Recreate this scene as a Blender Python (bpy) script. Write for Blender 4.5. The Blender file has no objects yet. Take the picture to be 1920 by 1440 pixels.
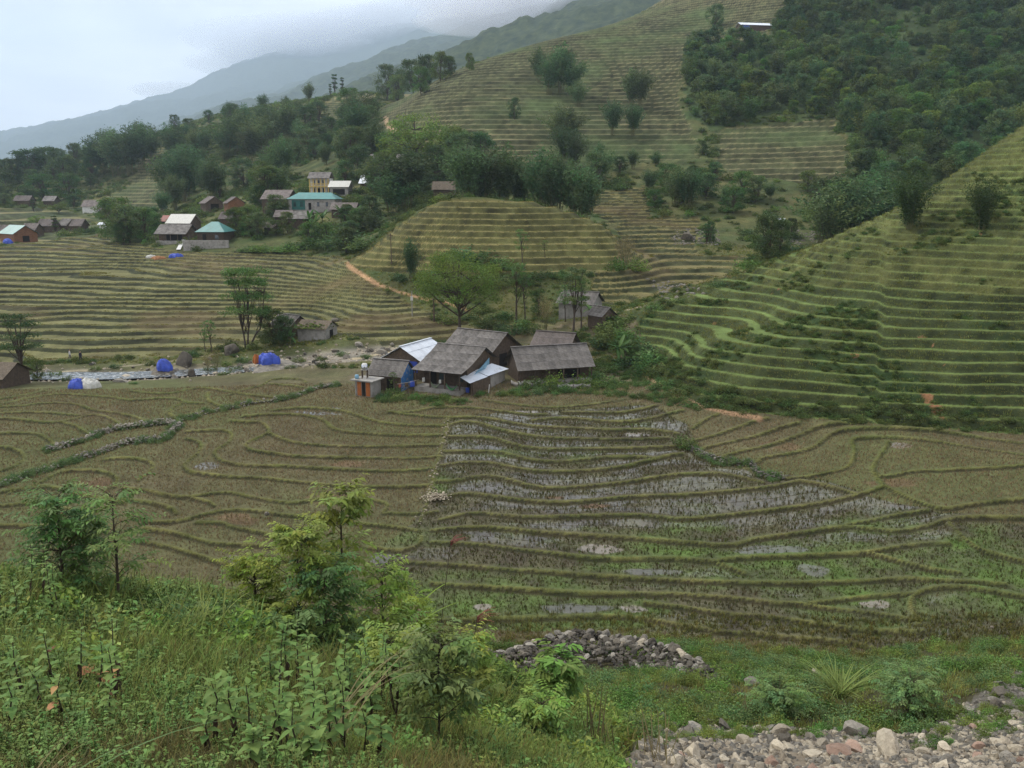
import bpy, bmesh, math, random
import numpy as np
from mathutils import Vector, Matrix, Euler
from mathutils.kdtree import KDTree

R = random.Random(7)
RN = np.random.RandomState(11)
SC = bpy.context.scene
COL = SC.collection

# ------------------------------------------------------------------ camera, sky, sun, exposure
F_PX, CX, CY, EYE = 1600.0, 960.0, 720.0, 23.0
PITCH = math.atan(350.0 / F_PX)
cam_d = bpy.data.cameras.new('camera'); cam = bpy.data.objects.new('camera', cam_d); COL.objects.link(cam)
cam_d.sensor_width = 36.0; cam_d.lens = 36.0 * F_PX / 1920.0
cam_d.clip_start = 0.1; cam_d.clip_end = 30000.0
cam.location = (0, 0, EYE); cam.rotation_euler = (math.pi / 2 - PITCH, 0, 0)
SC.camera = cam

SUN_EL, SUN_AZ = math.radians(52), math.radians(-62)       # azimuth from +Y, towards -X
world = bpy.data.worlds.new('World'); SC.world = world; world.use_nodes = True
wt = world.node_tree; wt.nodes.clear()
def wn(t, **k):
    n = wt.nodes.new(t)
    for a, b in k.items(): setattr(n, a, b)
    return n
w_out = wn('ShaderNodeOutputWorld'); w_mix = wn('ShaderNodeMixShader')
w_sky = wn('ShaderNodeTexSky', sky_type='NISHITA', sun_disc=False, sun_elevation=SUN_EL, sun_rotation=SUN_AZ)
w_b1 = wn('ShaderNodeBackground'); w_b1.inputs['Strength'].default_value = 0.10
w_b2 = wn('ShaderNodeBackground'); w_b2.inputs['Strength'].default_value = 0.76
w_tc = wn('ShaderNodeTexCoord'); w_map = wn('ShaderNodeMapping'); w_map.inputs['Scale'].default_value = (1.0, 1.0, 3.2)
w_no = wn('ShaderNodeTexNoise'); w_no.inputs['Scale'].default_value = 2.3; w_no.inputs['Detail'].default_value = 7; w_no.inputs['Roughness'].default_value = 0.52
w_no.inputs['Distortion'].default_value = 0.6
w_rmp = wn('ShaderNodeValToRGB')
e = w_rmp.color_ramp.elements
e[0].position = 0.34; e[0].color = (0.44, 0.45, 0.51, 1)
e[1].position = 0.66; e[1].color = (1.0, 1.0, 1.02, 1)
m = e.new(0.5); m.color = (0.70, 0.70, 0.745, 1)
L = wt.links.new
L(w_tc.outputs['Generated'], w_map.inputs['Vector']); L(w_map.outputs[0], w_no.inputs['Vector'])
L(w_no.outputs['Fac'], w_rmp.inputs['Fac']); L(w_rmp.outputs['Color'], w_b2.inputs['Color'])
L(w_sky.outputs['Color'], w_b1.inputs['Color'])
w_mix.inputs['Fac'].default_value = 0.92
L(w_b1.outputs[0], w_mix.inputs[1]); L(w_b2.outputs[0], w_mix.inputs[2]); L(w_mix.outputs[0], w_out.inputs['Surface'])

sun_d = bpy.data.lights.new('sun', 'SUN'); sun_d.energy = 1.5; sun_d.angle = math.radians(11); sun_d.color = (1, 0.96, 0.88)
sun = bpy.data.objects.new('sun', sun_d); COL.objects.link(sun)
sd = Vector((math.sin(SUN_AZ) * math.cos(SUN_EL), math.cos(SUN_AZ) * math.cos(SUN_EL), math.sin(SUN_EL)))
sun.rotation_euler = (-sd).to_track_quat('-Z', 'Y').to_euler(); sun.location = sd * 200

vs = SC.view_settings
vs.view_transform = 'Standard'; vs.look = 'None'; vs.exposure = 1.04; vs.gamma = 1.0; vs.use_curve_mapping = False
cy = SC.cycles
cy.use_denoising = True; cy.denoiser = 'OPENIMAGEDENOISE'; cy.denoising_prefilter = 'NONE'; cy.denoising_input_passes = 'RGB_ALBEDO_NORMAL'; cy.max_bounces = 6; cy.diffuse_bounces = 3; cy.transmission_bounces = 4; cy.transparent_max_bounces = 8
cy.volume_bounces = 2; cy.use_adaptive_sampling = True; cy.adaptive_threshold = 0.008; SC.render.filter_size = 1.2

# ------------------------------------------------------------------ numeric helpers
def _hash(ix, iy, seed):
    h = (ix.astype(np.int64) * 374761393 + iy.astype(np.int64) * 668265263 + seed * 1274126177) & 0xFFFFFFFF
    h = ((h ^ (h >> 13)) * 1274126177) & 0xFFFFFFFF
    return ((h ^ (h >> 16)) & 0xFFFFFF) / float(0xFFFFFF)
def vnoise(x, y, seed=0):
    x = np.asarray(x, float); y = np.asarray(y, float)
    ix = np.floor(x); iy = np.floor(y); fx = x - ix; fy = y - iy
    fx = fx * fx * (3 - 2 * fx); fy = fy * fy * (3 - 2 * fy)
    a = _hash(ix, iy, seed); b = _hash(ix + 1, iy, seed); c = _hash(ix, iy + 1, seed); d = _hash(ix + 1, iy + 1, seed)
    return (a + (b - a) * fx) * (1 - fy) + (c + (d - c) * fx) * fy
def fbm(x, y, seed=0, octv=4):
    s = 0; a = 0.5; n = 0
    for o in range(octv):
        s = s + a * vnoise(x, y, seed + o * 17); n += a; x = np.asarray(x) * 2.03 + 5.1; y = np.asarray(y) * 2.03 - 3.7; a *= 0.5
    return s / n - 0.5
def sstep(a, b, t):
    t = np.clip((t - a) / (b - a), 0, 1); return t * t * (3 - 2 * t)

CP, SP = math.cos(PITCH), math.sin(PITCH)
def ray(px, py):
    """photo pixel -> (u = x/y, s = dz/dy)"""
    xc = (np.asarray(px, float) - CX) / F_PX; yc = -(np.asarray(py, float) - CY) / F_PX
    dy = CP + yc * SP; dz = -SP + yc * CP
    return xc / dy, dz / dy
def pix(x, y, z):
    """world -> photo pixel"""
    zz = np.asarray(z) - EYE
    f = y * CP - zz * SP; up = y * SP + zz * CP
    return CX + F_PX * x / f, CY - F_PX * up / f

# ------------------------------------------------------------------ smooth land form from known points
CTRL = []
def cy_(px, py, Y): u, s = ray(px, py); CTRL.append((float(u), Y, float(s)))             # seen, distance known
def cz_(px, py, z): u, s = ray(px, py); CTRL.append((float(u), (z - EYE) / float(s), float(s)))   # seen, height known
def cw_(u, Y, z): CTRL.append((u, Y, (z - EYE) / Y))                                         # world
# the bank under the camera
for a in [(-500,1440,5),(0,1440,5),(300,1440,5.2),(600,1440,6),(850,1440,8),(1080,1440,12),(1300,1440,17),(1500,1440,18.5),(1700,1440,18.5),(1920,1440,17.5),(2400,1440,16),
          (-500,1250,8.5),(0,1250,8.5),(300,1250,9.5),(600,1270,10.5),(800,1300,12.5),(960,1310,17),
          (-500,1110,12.5),(0,1120,12.5),(300,1150,13),(600,1200,14),(800,1250,16),
          (1120,1300,31),(1350,1310,31),(1600,1300,31),(1880,1270,31),(1250,1370,23.5),(1500,1375,24),(1750,1365,24),(2000,1350,24),(2400,1300,26)]: cy_(*a)
for u in (-1.4, -.7, -.35, 0, .35, .7, 1.4): cw_(u, 2.2, 20.6); cw_(u, 3.4, 19.9 - .3 * (u > .1))
for u, Y, z in [(-.9,22,9),(-.55,22,8.5),(-.3,22,8),(-.12,22,8.2),(-.9,34,0),(-.55,34,-.2),(-.3,34,-.2),(-.12,34,.6),(-.9,44,-4.2),(-.55,44,-4.3),(-.3,44,-4.2),(-.12,44,-3.4)]: cw_(u, Y, z)
# paddies
for a in [(900,1180,-4.1),(1100,1178,-4.1),(1400,1198,-4.1),(1650,1222,-4.2),(1900,1175,-3.6),(2300,1150,-3.4),
          (1300,1245,-2.0),(1650,1262,-2.0),(1900,1222,-1.8),
          (400,1060,-3.9),(700,1080,-3.9),(100,1000,-3.3),(-300,1000,-3.2),(1000,1080,-3.6),(1400,1090,-3.6),(1800,1090,-3.2),(2300,1050,-2.8),
          (100,900,-2.4),(-300,880,-2.3),(400,900,-2.3),(700,920,-2.4),(1000,940,-2.5),(1300,950,-2.5),(1600,960,-2.4),(1880,960,-2.1),
          (100,800,-1.2),(-300,790,-1.2),(400,800,-1.0),(650,820,-1.3),(900,830,-1.2),(1150,840,-1.2),(1400,860,-1.2),(1700,870,-1.0),(1900,880,-.8),
          (690,752,-.2),(870,752,0),(1100,755,0),(1260,760,.2),(500,735,-.2),(300,745,-.6),(50,745,-.7),(-300,735,-.8),
          (0,712,-1.4),(150,706,-1.4),(300,700,-1.3),(450,690,-1.0),(620,668,.2),(-300,715,-1.6)]: cz_(*a)
# ground behind the compound, left plain
for a in [(870,690,112),(1050,700,110),(720,665,125),(1150,640,122),(1000,625,135),(820,620,140),(640,640,132),(900,585,150),(1080,600,137),(1150,560,153),(700,585,150),
          (-300,668,132),(0,666,132),(300,660,133),(500,640,138),(560,625,142),
          (0,610,150),(300,600,154),(600,570,163),(0,560,172),(300,545,176),(550,530,177),(0,500,212),(300,490,214),(500,490,205),(640,490,190),(-300,500,212),
          (0,465,252),(120,455,268),(-300,460,262),(250,462,240),(400,470,222),(540,465,222),(660,470,205),
          (30,415,345),(180,405,390),(-200,410,360),(300,420,300),(330,445,248),(420,440,245),(500,410,262),(600,410,248),(600,385,268),(690,405,250),(610,362,290),(700,350,295),(480,370,300),
          (720,430,225),(680,480,193),(760,520,170),(800,560,158)]: cy_(*a)
# hills behind the village
for a in [(0,385,430),(200,380,440),(-300,380,430),(100,345,520),(300,340,460),(-300,340,560),(200,300,560),(0,325,600),(400,340,400),(330,270,560),(450,290,460),(450,225,600),(600,300,400),(600,240,480),(560,190,620),(700,250,430),(660,168,600),(720,190,560)]: cy_(*a)
# big terraced hill
for a in [(740,300,330),(850,300,310),(1000,300,300),(1100,330,285),(950,345,272),(730,225,375),(850,230,345),(1000,230,345),(1150,230,345),(1250,300,300),(800,165,430),(860,130,450),(960,150,400),(960,98,455),
          (1100,150,400),(1100,62,490),(1250,150,395),(1280,0,540),(1250,80,450),(1180,40,520),(1400,-100,600),(1350,60,450),(1420,60,425),(1500,20,450),(1500,130,380),(1440,215,335),(1440,270,305),(1440,330,275),(1300,390,245),(1450,395,240),(1560,330,270),
          (1600,230,320),(1700,100,380),(1700,250,300),(1820,180,330),(1900,0,430),(1900,100,370),(2300,-50,400),(2300,150,320),(1700,330,265)]: cy_(*a)
# valley of the stream, mound
for a in [(1200,425,228),(1330,420,232),(1480,430,225),(1300,465,203),(1450,465,200),(1280,500,180),(1360,500,180),(1300,540,160),(1220,500,178),(1180,470,195)]: cy_(*a)
for a in [(670,492,178),(760,505,168),(900,505,162),(1050,503,162),(1140,495,166),(1000,530,157),(1150,520,160),
          (850,375,187),(930,374,187),(980,380,186),(1060,402,182),(1130,425,178),(770,420,184),(720,450,185),(850,440,174),(950,440,173),(1050,450,173),(760,470,175)]: cy_(*a)
for u, Y, z in [(-.07,205,21.5),(0,205,20.5),(.06,205,18.5),(.1,200,15.5),(-.07,235,19.5),(0,235,18.5),(.06,235,18),(-.13,205,17.5)]: cw_(u, Y, z)
# right hill
for a in [(1200,692,113),(1330,768,90.5),(1600,795,86.5),(1920,815,82.5),(2300,840,78),(1460,780,88.5),(1760,805,84.5),
          (1250,640,117),(1250,690,107),(1330,700,99),(1330,640,108),(1450,700,95),(1600,700,93),(1800,700,91),(2000,700,90),(2300,700,87),
          (1450,600,110),(1600,600,104),(1800,600,101),(2000,600,99),(1600,500,120),(1750,500,114),(1920,500,109),(2300,500,104),(1750,420,126),(1920,420,118),(1920,330,127),(2300,300,115),
          (1230,588,126),(1380,538,131),(1500,488,134),(1600,430,137),(1700,385,139),(1790,328,141),(1920,235,143),(2300,20,140),(1400,600,116)]: cy_(*a)
for u, Y, z in [(.2,150,8),(.3,155,12),(.37,160,14),(.45,165,18),(.55,165,26),(.8,165,44),(.3,180,11),(.4,185,12),(.5,195,16),(.62,200,24),(.8,205,34),(.4,215,14.5),(.5,225,20),(.6,235,28)]: cw_(u, Y, z)
for u, Y, z in [(-.9,700,40),(-.5,700,55),(-.3,700,90),(-.15,700,98),(-.06,600,92),(0,620,105),(.08,620,125),(.15,650,150),(.3,700,200),(.55,700,210),(.9,700,220),(-.9,300,9),(-.9,200,4),(.9,260,50)]: cw_(u, Y, z)

CA = np.array(CTRL); VS = 0.75
def _uv(u, Y): return np.stack([u, np.log(Y) * VS], -1)
def _k(d2): return d2 * np.log(d2 + 1e-12)
_P = _uv(CA[:, 0], CA[:, 1]); _n = len(_P)
_A = np.zeros((_n + 3, _n + 3)); _A[:_n, :_n] = _k(((_P[:, None] - _P[None]) ** 2).sum(-1)) + np.eye(_n) * 2e-4
_A[:_n, _n] = 1; _A[:_n, _n + 1:] = _P; _A[_n:, :_n] = _A[:_n, _n:].T
_W = np.linalg.solve(_A, np.concatenate([CA[:, 2], [0, 0, 0]]))
def q_uv(u, Y):
    u = np.asarray(u, float).ravel(); Y = np.asarray(Y, float).ravel(); P = _uv(u, Y); out = np.empty(len(P))
    for i in range(0, len(P), 40000):
        p = P[i:i + 40000]
        d2 = ((p * p).sum(1)[:, None] + (_P * _P).sum(1)[None] - 2 * p @ _P.T).clip(0)
        out[i:i + 40000] = _k(d2) @ _W[:_n] + _W[_n] + p @ _W[_n + 1:]
    return out
def z_base(x, y):
    x = np.atleast_1d(np.asarray(x, float)); y = np.atleast_1d(np.asarray(y, float))
    return EYE + y * q_uv(x / y, y)
def hit(px, py, y0=2.3, y1=690.0):
    """photo pixels -> points where their rays first meet the land (the first crossing beyond y0)"""
    px = np.atleast_1d(px); py = np.atleast_1d(py); u, s = ray(px, py); Ys = np.geomspace(y0, y1, 420); res = []
    for ui, si in zip(u, s):
        d = q_uv(np.full(420, ui), Ys) - si
        k = np.where((d[1:] >= 0) & (d[:-1] < 0))[0]
        if len(k): k = k[0]; t = d[k] / (d[k] - d[k + 1]); Y = Ys[k] + t * (Ys[k + 1] - Ys[k])
        else: Y = Ys[np.argmin(np.abs(d))]
        res.append((ui * Y, Y, EYE + si * Y))
    return np.array(res)
def inpoly(px, py, poly):
    r = np.zeros(np.shape(px), bool); n = len(poly)
    for i in range(n):
        x1, y1 = poly[i]; x2, y2 = poly[(i + 1) % n]
        if y1 == y2: continue
        r ^= ((y1 > py) != (y2 > py)) & (px < (x2 - x1) * (py - y1) / (y2 - y1) + x1)
    return r
# ------------------------------------------------------------------ field banks traced from the photograph (pixels -> land)
def tr(ox, oy, sc, *lines): return [[(ox + x / sc, oy + y / sc) for x, y in l] for l in lines]
BANKS = tr(0, 480, 3,
  [(0,840),(150,800),(330,775),(480,785),(620,795),(740,815),(900,800),(1010,805),(1040,825),(1140,830)],
  [(1040,825),(960,860),(950,890),(990,920),(1010,945)],
  [(0,850),(120,845),(260,825),(400,830),(480,850),(520,870),(640,880),(760,905),(805,930)],
  [(0,885),(150,878),(320,885),(440,898)],
  [(-200,925),(0,915),(120,920),(240,938),(340,935),(430,915),(520,890),(600,905),(660,940),(690,965)],
  [(340,935),(420,955),(480,990),(515,1015)],
  [(-300,1010),(0,1000),(100,995),(210,1000),(270,1030),(310,1070)],
  [(-300,1070),(0,1075),(60,1080),(125,1110),(135,1150),(80,1190),(0,1210)],
  [(1050,990),(1200,980),(1280,985),(1310,1010),(1290,1050),(1220,1090),(1200,1115),(1230,1150),(1320,1175),(1480,1185),(1560,1180),(1700,1190),(1920,1200),(2070,1210),(2220,1210),(2370,1205),(2450,1195)],
  [(1050,1030),(1110,1040),(1135,1065),(1120,1110),(1050,1160),(1030,1190),(1060,1215),(1160,1230),(1300,1245),(1480,1250),(1600,1265),(1750,1280),(1920,1298),(2120,1300),(2320,1300),(2420,1290)],
  [(1300,930),(1400,935),(1470,935),(1500,960),(1520,990),(1460,1020),(1390,1050),(1380,1075),(1410,1095),(1500,1105),(1620,1125),(1750,1130),(1920,1135),(2120,1138),(2320,1140),(2480,1130)],
  [(1520,1000),(1580,1030),(1650,1050),(1780,1065),(1920,1072),(2120,1075),(2320,1070),(2480,1065)],
  [(1370,905),(1500,890),(1650,890),(1770,905),(1840,935),(1860,965),(1920,990),(2070,1000),(2220,1010),(2490,1010)],
  [(1540,870),(1700,850),(1920,870),(2020,900),(2120,935),(2240,950),(2370,955),(2520,955)],
  [(600,1145),(700,1135),(800,1145),(860,1170),(860,1200),(820,1235),(780,1260)],
  [(60,1330),(200,1295),(330,1215),(450,1205),(560,1210),(640,1235),(665,1260),(640,1300)],
  [(200,1295),(300,1300),(380,1325),(450,1355),(580,1375),(700,1390)],
  [(690,1310),(800,1315),(900,1340),(1010,1360),(1100,1355),(1200,1335),(1300,1330),(1400,1355),(1500,1375),(1600,1390),(1690,1390),(1780,1365),(1920,1370),(2120,1375),(2190,1400),(2160,1440)],
  [(1080,1365),(1180,1385),(1200,1405)],
  [(740,760),(850,775),(980,775),(1060,750),(1160,740),(1260,760),(1340,775),(1460,790),(1560,800)],
  [(1170,770),(1160,800),(1190,830),(1260,850)],
  [(1300,780),(1400,745),(1480,730),(1510,700),(1560,690),(1680,690),(1720,710)], [(1520,720),(1640,730),(1700,740)],
  [(-300,830),(-100,815),(0,805),(100,790),(250,760)]) + tr(0, 900, 2,
  [(10,45),(120,30),(230,30),(300,55),(400,75),(540,80),(640,105),(660,125)],
  [(540,160),(640,160),(720,145),(760,130),(870,110),(980,118),(1040,130),(1150,140),(1250,150),(1350,165),(1500,180),(1560,190)],
  [(540,185),(660,200),(760,230),(800,240),(900,245),(1010,250)], [(740,160),(830,160),(870,180),(960,195),(1050,215),(1100,240)],
  [(510,230),(600,245),(700,270),(800,305),(870,325)], [(1440,125),(1560,130),(1640,120)], [(1390,255),(1450,265),(1530,265),(1580,240),(1580,215)],
  [(-300,110),(0,100),(120,85),(300,120)], [(-300,180),(0,170),(200,180),(420,200)]) + tr(640, 480, 3,
  [(600,920),(590,1000),(560,1090),(530,1200),(510,1290),(480,1400),(440,1500)],
  [(270,880),(400,880),(500,855),(620,850),(750,855),(860,870),(960,880),(1060,895),(1150,890)],
  [(820,815),(920,830),(1060,845),(1200,855),(1330,845),(1450,830),(1560,815),(1680,795)], [(1250,880),(1400,880),(1550,885),(1650,870),(1780,840)],
  [(280,880),(480,905),(600,910),(740,905),(850,915),(960,940),(1050,955),(1180,965),(1350,970),(1500,980),(1700,975),(1820,985),(1890,1000)],
  [(1080,925),(1200,910),(1330,915),(1450,930),(1600,935),(1750,915),(1850,885),(1920,870)],
  [(610,950),(680,930),(760,935),(850,965),(950,990),(1050,1010),(1180,1025),(1400,1030),(1600,1035),(1840,1025)],
  [(590,1020),(720,1015),(830,1020),(950,1055),(1050,1080),(1200,1090),(1400,1085),(1600,1085),(1800,1075),(1920,1070)],
  [(560,1100),(700,1100),(860,1100),(960,1120),(1050,1145),(1180,1160),(1300,1155),(1430,1140),(1500,1130),(1660,1130),(1760,1140)],
  [(560,1180),(700,1160),(850,1165),(950,1190),(1080,1210),(1250,1215),(1450,1205),(1600,1185),(1750,1145),(1860,1120),(1920,1115)],
  [(540,1270),(650,1265),(750,1240),(870,1240),(960,1265),(1080,1300),(1200,1310),(1400,1295),(1600,1275),(1750,1250),(1920,1225),(2020,1225),(2120,1225),(2220,1240),(2320,1265),(2370,1275)],
  [(560,1370),(650,1340),(750,1340),(900,1360),(1050,1380),(1200,1390),(1400,1380),(1550,1360),(1750,1350),(1920,1345),(2120,1330),(2320,1310),(2480,1290),(2580,1265)]) + tr(960, 900, 2,
  [(-270,150),(-150,120),(0,140),(150,140),(300,135),(460,130),(560,140),(640,150),(800,135),(960,115),(1130,95),(1250,70),(1340,45),(1390,25)],
  [(-300,190),(-150,175),(0,185),(120,200),(300,210),(480,222),(640,235),(820,250),(900,225),(1050,205),(1180,185),(1260,175),(1350,185),(1460,195),(1560,175),(1650,145),(1760,140),(1920,145),(2300,150)],
  [(1260,170),(1360,150),(1460,130),(1560,115)],
  [(-300,235),(-150,240),(0,260),(150,275),(250,290),(400,300),(560,295),(680,300),(760,310),(820,295),(960,290),(1150,285),(1340,275),(1430,255),(1540,240),(1640,240)],
  [(1340,275),(1450,305),(1560,335),(1680,350)], [(760,310),(830,335),(870,350)],
  [(-400,310),(-200,320),(0,340),(120,345),(280,360),(450,370),(640,380),(800,385),(1000,390),(1200,385),(1350,380),(1480,370),(1620,380),(1760,385),(1850,395)],
  [(1640,165),(1740,260),(1830,285),(1920,310),(2300,370)],
  [(-300,390),(0,410),(150,420),(300,430),(450,430),(600,428),(760,440),(880,450),(980,465),(1080,465),(1160,480),(1300,495),(1420,510),(1520,530)],
  [(1120,465),(1240,450),(1360,435),(1500,430)], [(500,465),(620,475),(740,495),(860,510),(980,515),(1100,535),(1200,550),(1320,565),(1440,570),(1540,570)],
  [(-300,530),(0,520),(150,520),(350,510),(480,520),(600,540),(720,560),(800,575),(900,575),(1000,590),(1150,600),(1250,610),(1350,630)],
  [(1525,540),(1505,500),(1490,460),(1510,430),(1560,410),(1660,400),(1760,410),(1860,430),(1920,440),(2300,460)]) + tr(1280, 480, 3,
  [(60,970),(130,920),(200,890)], [(70,1040),(200,1005),(300,970),(400,930),(480,915)], [(110,1085),(250,1050),(400,1020),(550,965),(650,940)],
  [(240,1125),(350,1095),(480,1070),(600,1030),(680,1000),(780,955),(860,940),(1000,935)],
  [(420,1160),(450,1135),(560,1120),(680,1100),(760,1065),(820,1010),(880,985),(980,970),(1100,968),(1250,970),(1400,980),(1550,1000),(1750,1035),(1920,1055),(2400,1100)],
  [(580,1255),(700,1245),(820,1220),(920,1200),(960,1150),(970,1090),(945,1040),(980,1025),(1100,1020),(1250,1025),(1400,1040),(1550,1065),(1700,1090),(1850,1110),(1920,1120),(2400,1160)],
  [(1155,1050),(1130,1100),(1090,1150),(1065,1195),(1080,1230),(1120,1245),(1220,1230),(1300,1210),(1450,1210),(1600,1200),(1750,1195),(1920,1180),(2400,1150)], [(1080,1230),(1125,1290)],
  [(660,1265),(800,1290),(900,1320),(970,1340)], [(1125,1290),(1240,1350),(1360,1400),(1480,1430),(1640,1395),(1920,1370),(2400,1360)])
LOWB = tr(960, 900, 2, [(0, 0)])[:0]
WALLS = tr(0, 480, 3,                                                                 # dry stone walls
  [(270,1095),(340,1080),(440,1050),(540,1010),(640,980),(740,965),(850,950),(950,940),(1010,960)],
  [(420,1150),(520,1120),(620,1090),(720,1050),(830,1040),(920,1040),(960,1000),(1010,965)],
  [(1010,930),(1100,900),(1200,870),(1300,860),(1400,830),(1500,820),(1620,805),(1720,770),(1800,740),(1920,725)],
  [(-60,1310),(30,1290),(150,1230),(250,1210),(350,1180),(430,1150)]) + tr(1280, 480, 3,
  [(20,1075),(100,1120),(200,1160),(300,1170),(390,1170),(410,1230),(480,1250),(560,1250)])

def resample(P, step):
    P = np.asarray(P, float); d = np.r_[0, np.cumsum(np.hypot(*(P[1:, :2] - P[:-1, :2]).T))]
    n = max(2, int(d[-1] / step) + 1); t = np.linspace(0, d[-1], n)
    return np.stack([np.interp(t, d, P[:, k]) for k in range(P.shape[1])], -1)
def smooth_line(P, it=2):
    P = np.asarray(P, float)
    for _ in range(it):
        Q = [P[0]]
        for a, b in zip(P[:-1], P[1:]): Q += [a * .75 + b * .25, a * .25 + b * .75]
        P = np.array(Q + [P[-1]])
    return P
def land_line(pts, step=0.3, y0=40, y1=125):
    P = smooth_line(np.array(pts, float)); H = hit(P[:, 0], P[:, 1], y0, y1); return resample(H, step)
BANK3 = [land_line(b) for b in BANKS]
WALL3 = [land_line(w, .2) for w in WALLS]
def kd_of(lines):
    pts = np.concatenate([l[:, :2] for l in lines]); kd = KDTree(len(pts))
    for i, p in enumerate(pts): kd.insert((p[0], p[1], 0), i)
    kd.balance(); return kd, pts

# ------------------------------------------------------------------ the land as one sheet
UW, DU = 0.74, 0.0020
U = np.arange(-UW, UW + DU / 2, DU)
def rows(a, b, s): return np.arange(a, b, s)
YR = np.concatenate([np.geomspace(2.2, 45, 120)[:-1], rows(45, 106, .13), rows(106, 142, .24), rows(142, 192, .33), rows(192, 270, .62), rows(270, 560, .9), np.geomspace(560, 1200, 40)])
NU, NY = len(U), len(YR)
UU, YY = np.meshgrid(U, YR); XX = UU * YY
qc = q_uv(UU[::2, ::4], np.minimum(YY[::2, ::4], 690))                       # coarse solve, then spread
qc = qc.reshape(UU[::2, ::4].shape)
def spread(q, ylo, yhi, xlo, xhi):
    t = np.stack([np.interp(xhi, xlo, r) for r in q]); return np.stack([np.interp(yhi, ylo, c) for c in t.T], 1)
QB = spread(qc, YR[::2], YR, U[::4], U)
k = np.array([1, 2, 3, 2, 1.]) / 9
for ax in (0, 1):                                                            # take the facets of the coarse solve away
    QB = sum(k[j] * np.take(QB, np.clip(np.arange(QB.shape[ax]) + j - 2, 0, QB.shape[ax] - 1), ax) for j in range(5))
ZB = EYE + YY * QB
PXB, PYB = pix(XX, YY, ZB)
jx = 14 * fbm(XX / 6, YY / 6, 3) * 2; jy = 9 * fbm(XX / 6 + 40, YY / 6, 4) * 2
PJX, PJY = PXB + jx, PYB + jy
RHP = [(1190,690),(1192,610),(1240,560),(1380,515),(1500,465),(1600,405),(1700,355),(1790,300),(1930,200),(2500,-200),(2500,880),(1920,815),(1600,793),(1330,766),(1230,712)]
M_RH = inpoly(PXB, PYB, RHP) & (YY > 74) & (YY < 152)
M_LP = inpoly(PJX, PJY, [(-600,480),(0,462),(200,440),(310,470),(450,470),(640,475),(665,505),(780,572),(900,615),(1000,600),(1130,610),(1000,645),(720,645),(560,610),(450,650),(200,675),(-600,690)]) & (YY > 122) & (YY < 300)
M_MD = inpoly(PXB, PYB, [(650,500),(660,478),(720,440),(842,362),(988,362),(1155,415),(1160,505),(900,516),(760,512)]) & (YY > 150) & (YY < 196)
M_MC = inpoly(PJX, PJY, [(1100,360),(1215,345),(1220,405),(1310,405),(1310,480),(1400,478),(1400,535),(1300,570),(1100,575),(1120,510),(1155,505),(1160,420),(1110,405)]) & (YY > 140) & (YY < 300)
M_FH = (inpoly(PJX, PJY, [(700,260),(712,200),(830,140),(960,85),(1100,45),(1280,-25),(1490,-25),(1450,60),(1290,110),(1270,190),(1300,240),(1310,290),(1150,300),(1000,350),(950,290),(870,275),(760,265)])
        | inpoly(PJX, PJY, [(1340,232),(1560,225),(1610,320),(1500,345),(1345,312)])) & (YY > 255)
M_LH = (inpoly(PJX, PJY, [(425,305),(505,285),(505,332),(420,332)]) | inpoly(PJX, PJY, [(130,385),(230,350),(300,250),(335,265),(330,345),(300,395)]) | inpoly(PJX, PJY, [(540,250),(620,190),(700,165),(700,190),(600,260)])
        | inpoly(PJX, PJY, [(-100,470),(-100,395),(120,400),(200,420),(100,450)])) & (YY > 245)
# hill relief
ZB = ZB + sstep(75, 100, YY) * M_RH * .9 * fbm(XX / 11, YY / 11, 21, 3) + sstep(250, 330, YY) * 6 * fbm(XX / 70, YY / 70, 22, 2) + sstep(118, 135, YY) * (~M_RH) * (~M_MD) * (YY < 250) * .9 * fbm(XX / 16, YY / 16, 23, 3)
ZB = ZB + sstep(20, 10, YY) * .22 * fbm(XX / 1.3, YY / 1.3, 24, 4) + sstep(50, 42, YY) * sstep(9, 16, YY) * .9 * fbm(XX / 3, YY / 3, 25, 4)

def terrace(z, s, wob, riser, tilt):
    t = z / s + wob; kk = np.floor(t); f = t - kk; a = 1 - riser
    S = np.where(f < a, f / a * tilt, tilt + (1 - tilt) * sstep(0, 1, (f - a) / riser))
    lip = np.exp(-((f - .04) / .05) ** 2)
    return (kk + S - wob) * s, f, kk, lip
def zone(mask, s, wob, riser, tilt, lip_h):
    global ZT, FR, ISR, KK
    zt, f, kk, lip = terrace(ZB, s, wob, riser, tilt)
    ZT = np.where(mask, zt + lip * lip_h, ZT); FR = np.where(mask, f, FR); ISR = np.where(mask, (f > 1 - riser), ISR); KK = np.where(mask, kk, KK)
ZB = np.where(M_MD, np.minimum(ZB, 22.35 + .15 * (ZB - 22.35)), ZB)
ZT = ZB.copy(); FR = np.full(ZB.shape, .5); ISR = np.zeros(ZB.shape, bool); KK = np.zeros(ZB.shape)
seam = np.interp(YY, [80, 95, 120, 140], [.445, .437, .432, .43])
ph_rh = .47 * sstep(-.006, .006, UU - seam - .006 * fbm(XX / 2, YY / 2, 31)) + .7 * fbm(XX / 22, YY / 12, 32, 3)
zone(M_RH, .90, ph_rh, .48, .10, .16)
zone(M_LP, .50, 1.5 * fbm(XX / 48, YY / 20, 33, 3), .26, .12, .10)
zone(M_MD, 1.16, .3 * fbm(XX / 14, YY / 14, 34, 2), .50, .10, .14)
zone(M_MC, .85, .8 * fbm(XX / 18, YY / 18, 35, 3), .26, .12, .10)
zone(M_FH, 2.1, 1.2 * fbm(XX / 90, YY / 45, 36, 2), .46, .12, .12)
zone(M_LH, 1.8, .8 * fbm(XX / 50, YY / 50, 37, 2), .36, .12, .10)
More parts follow.
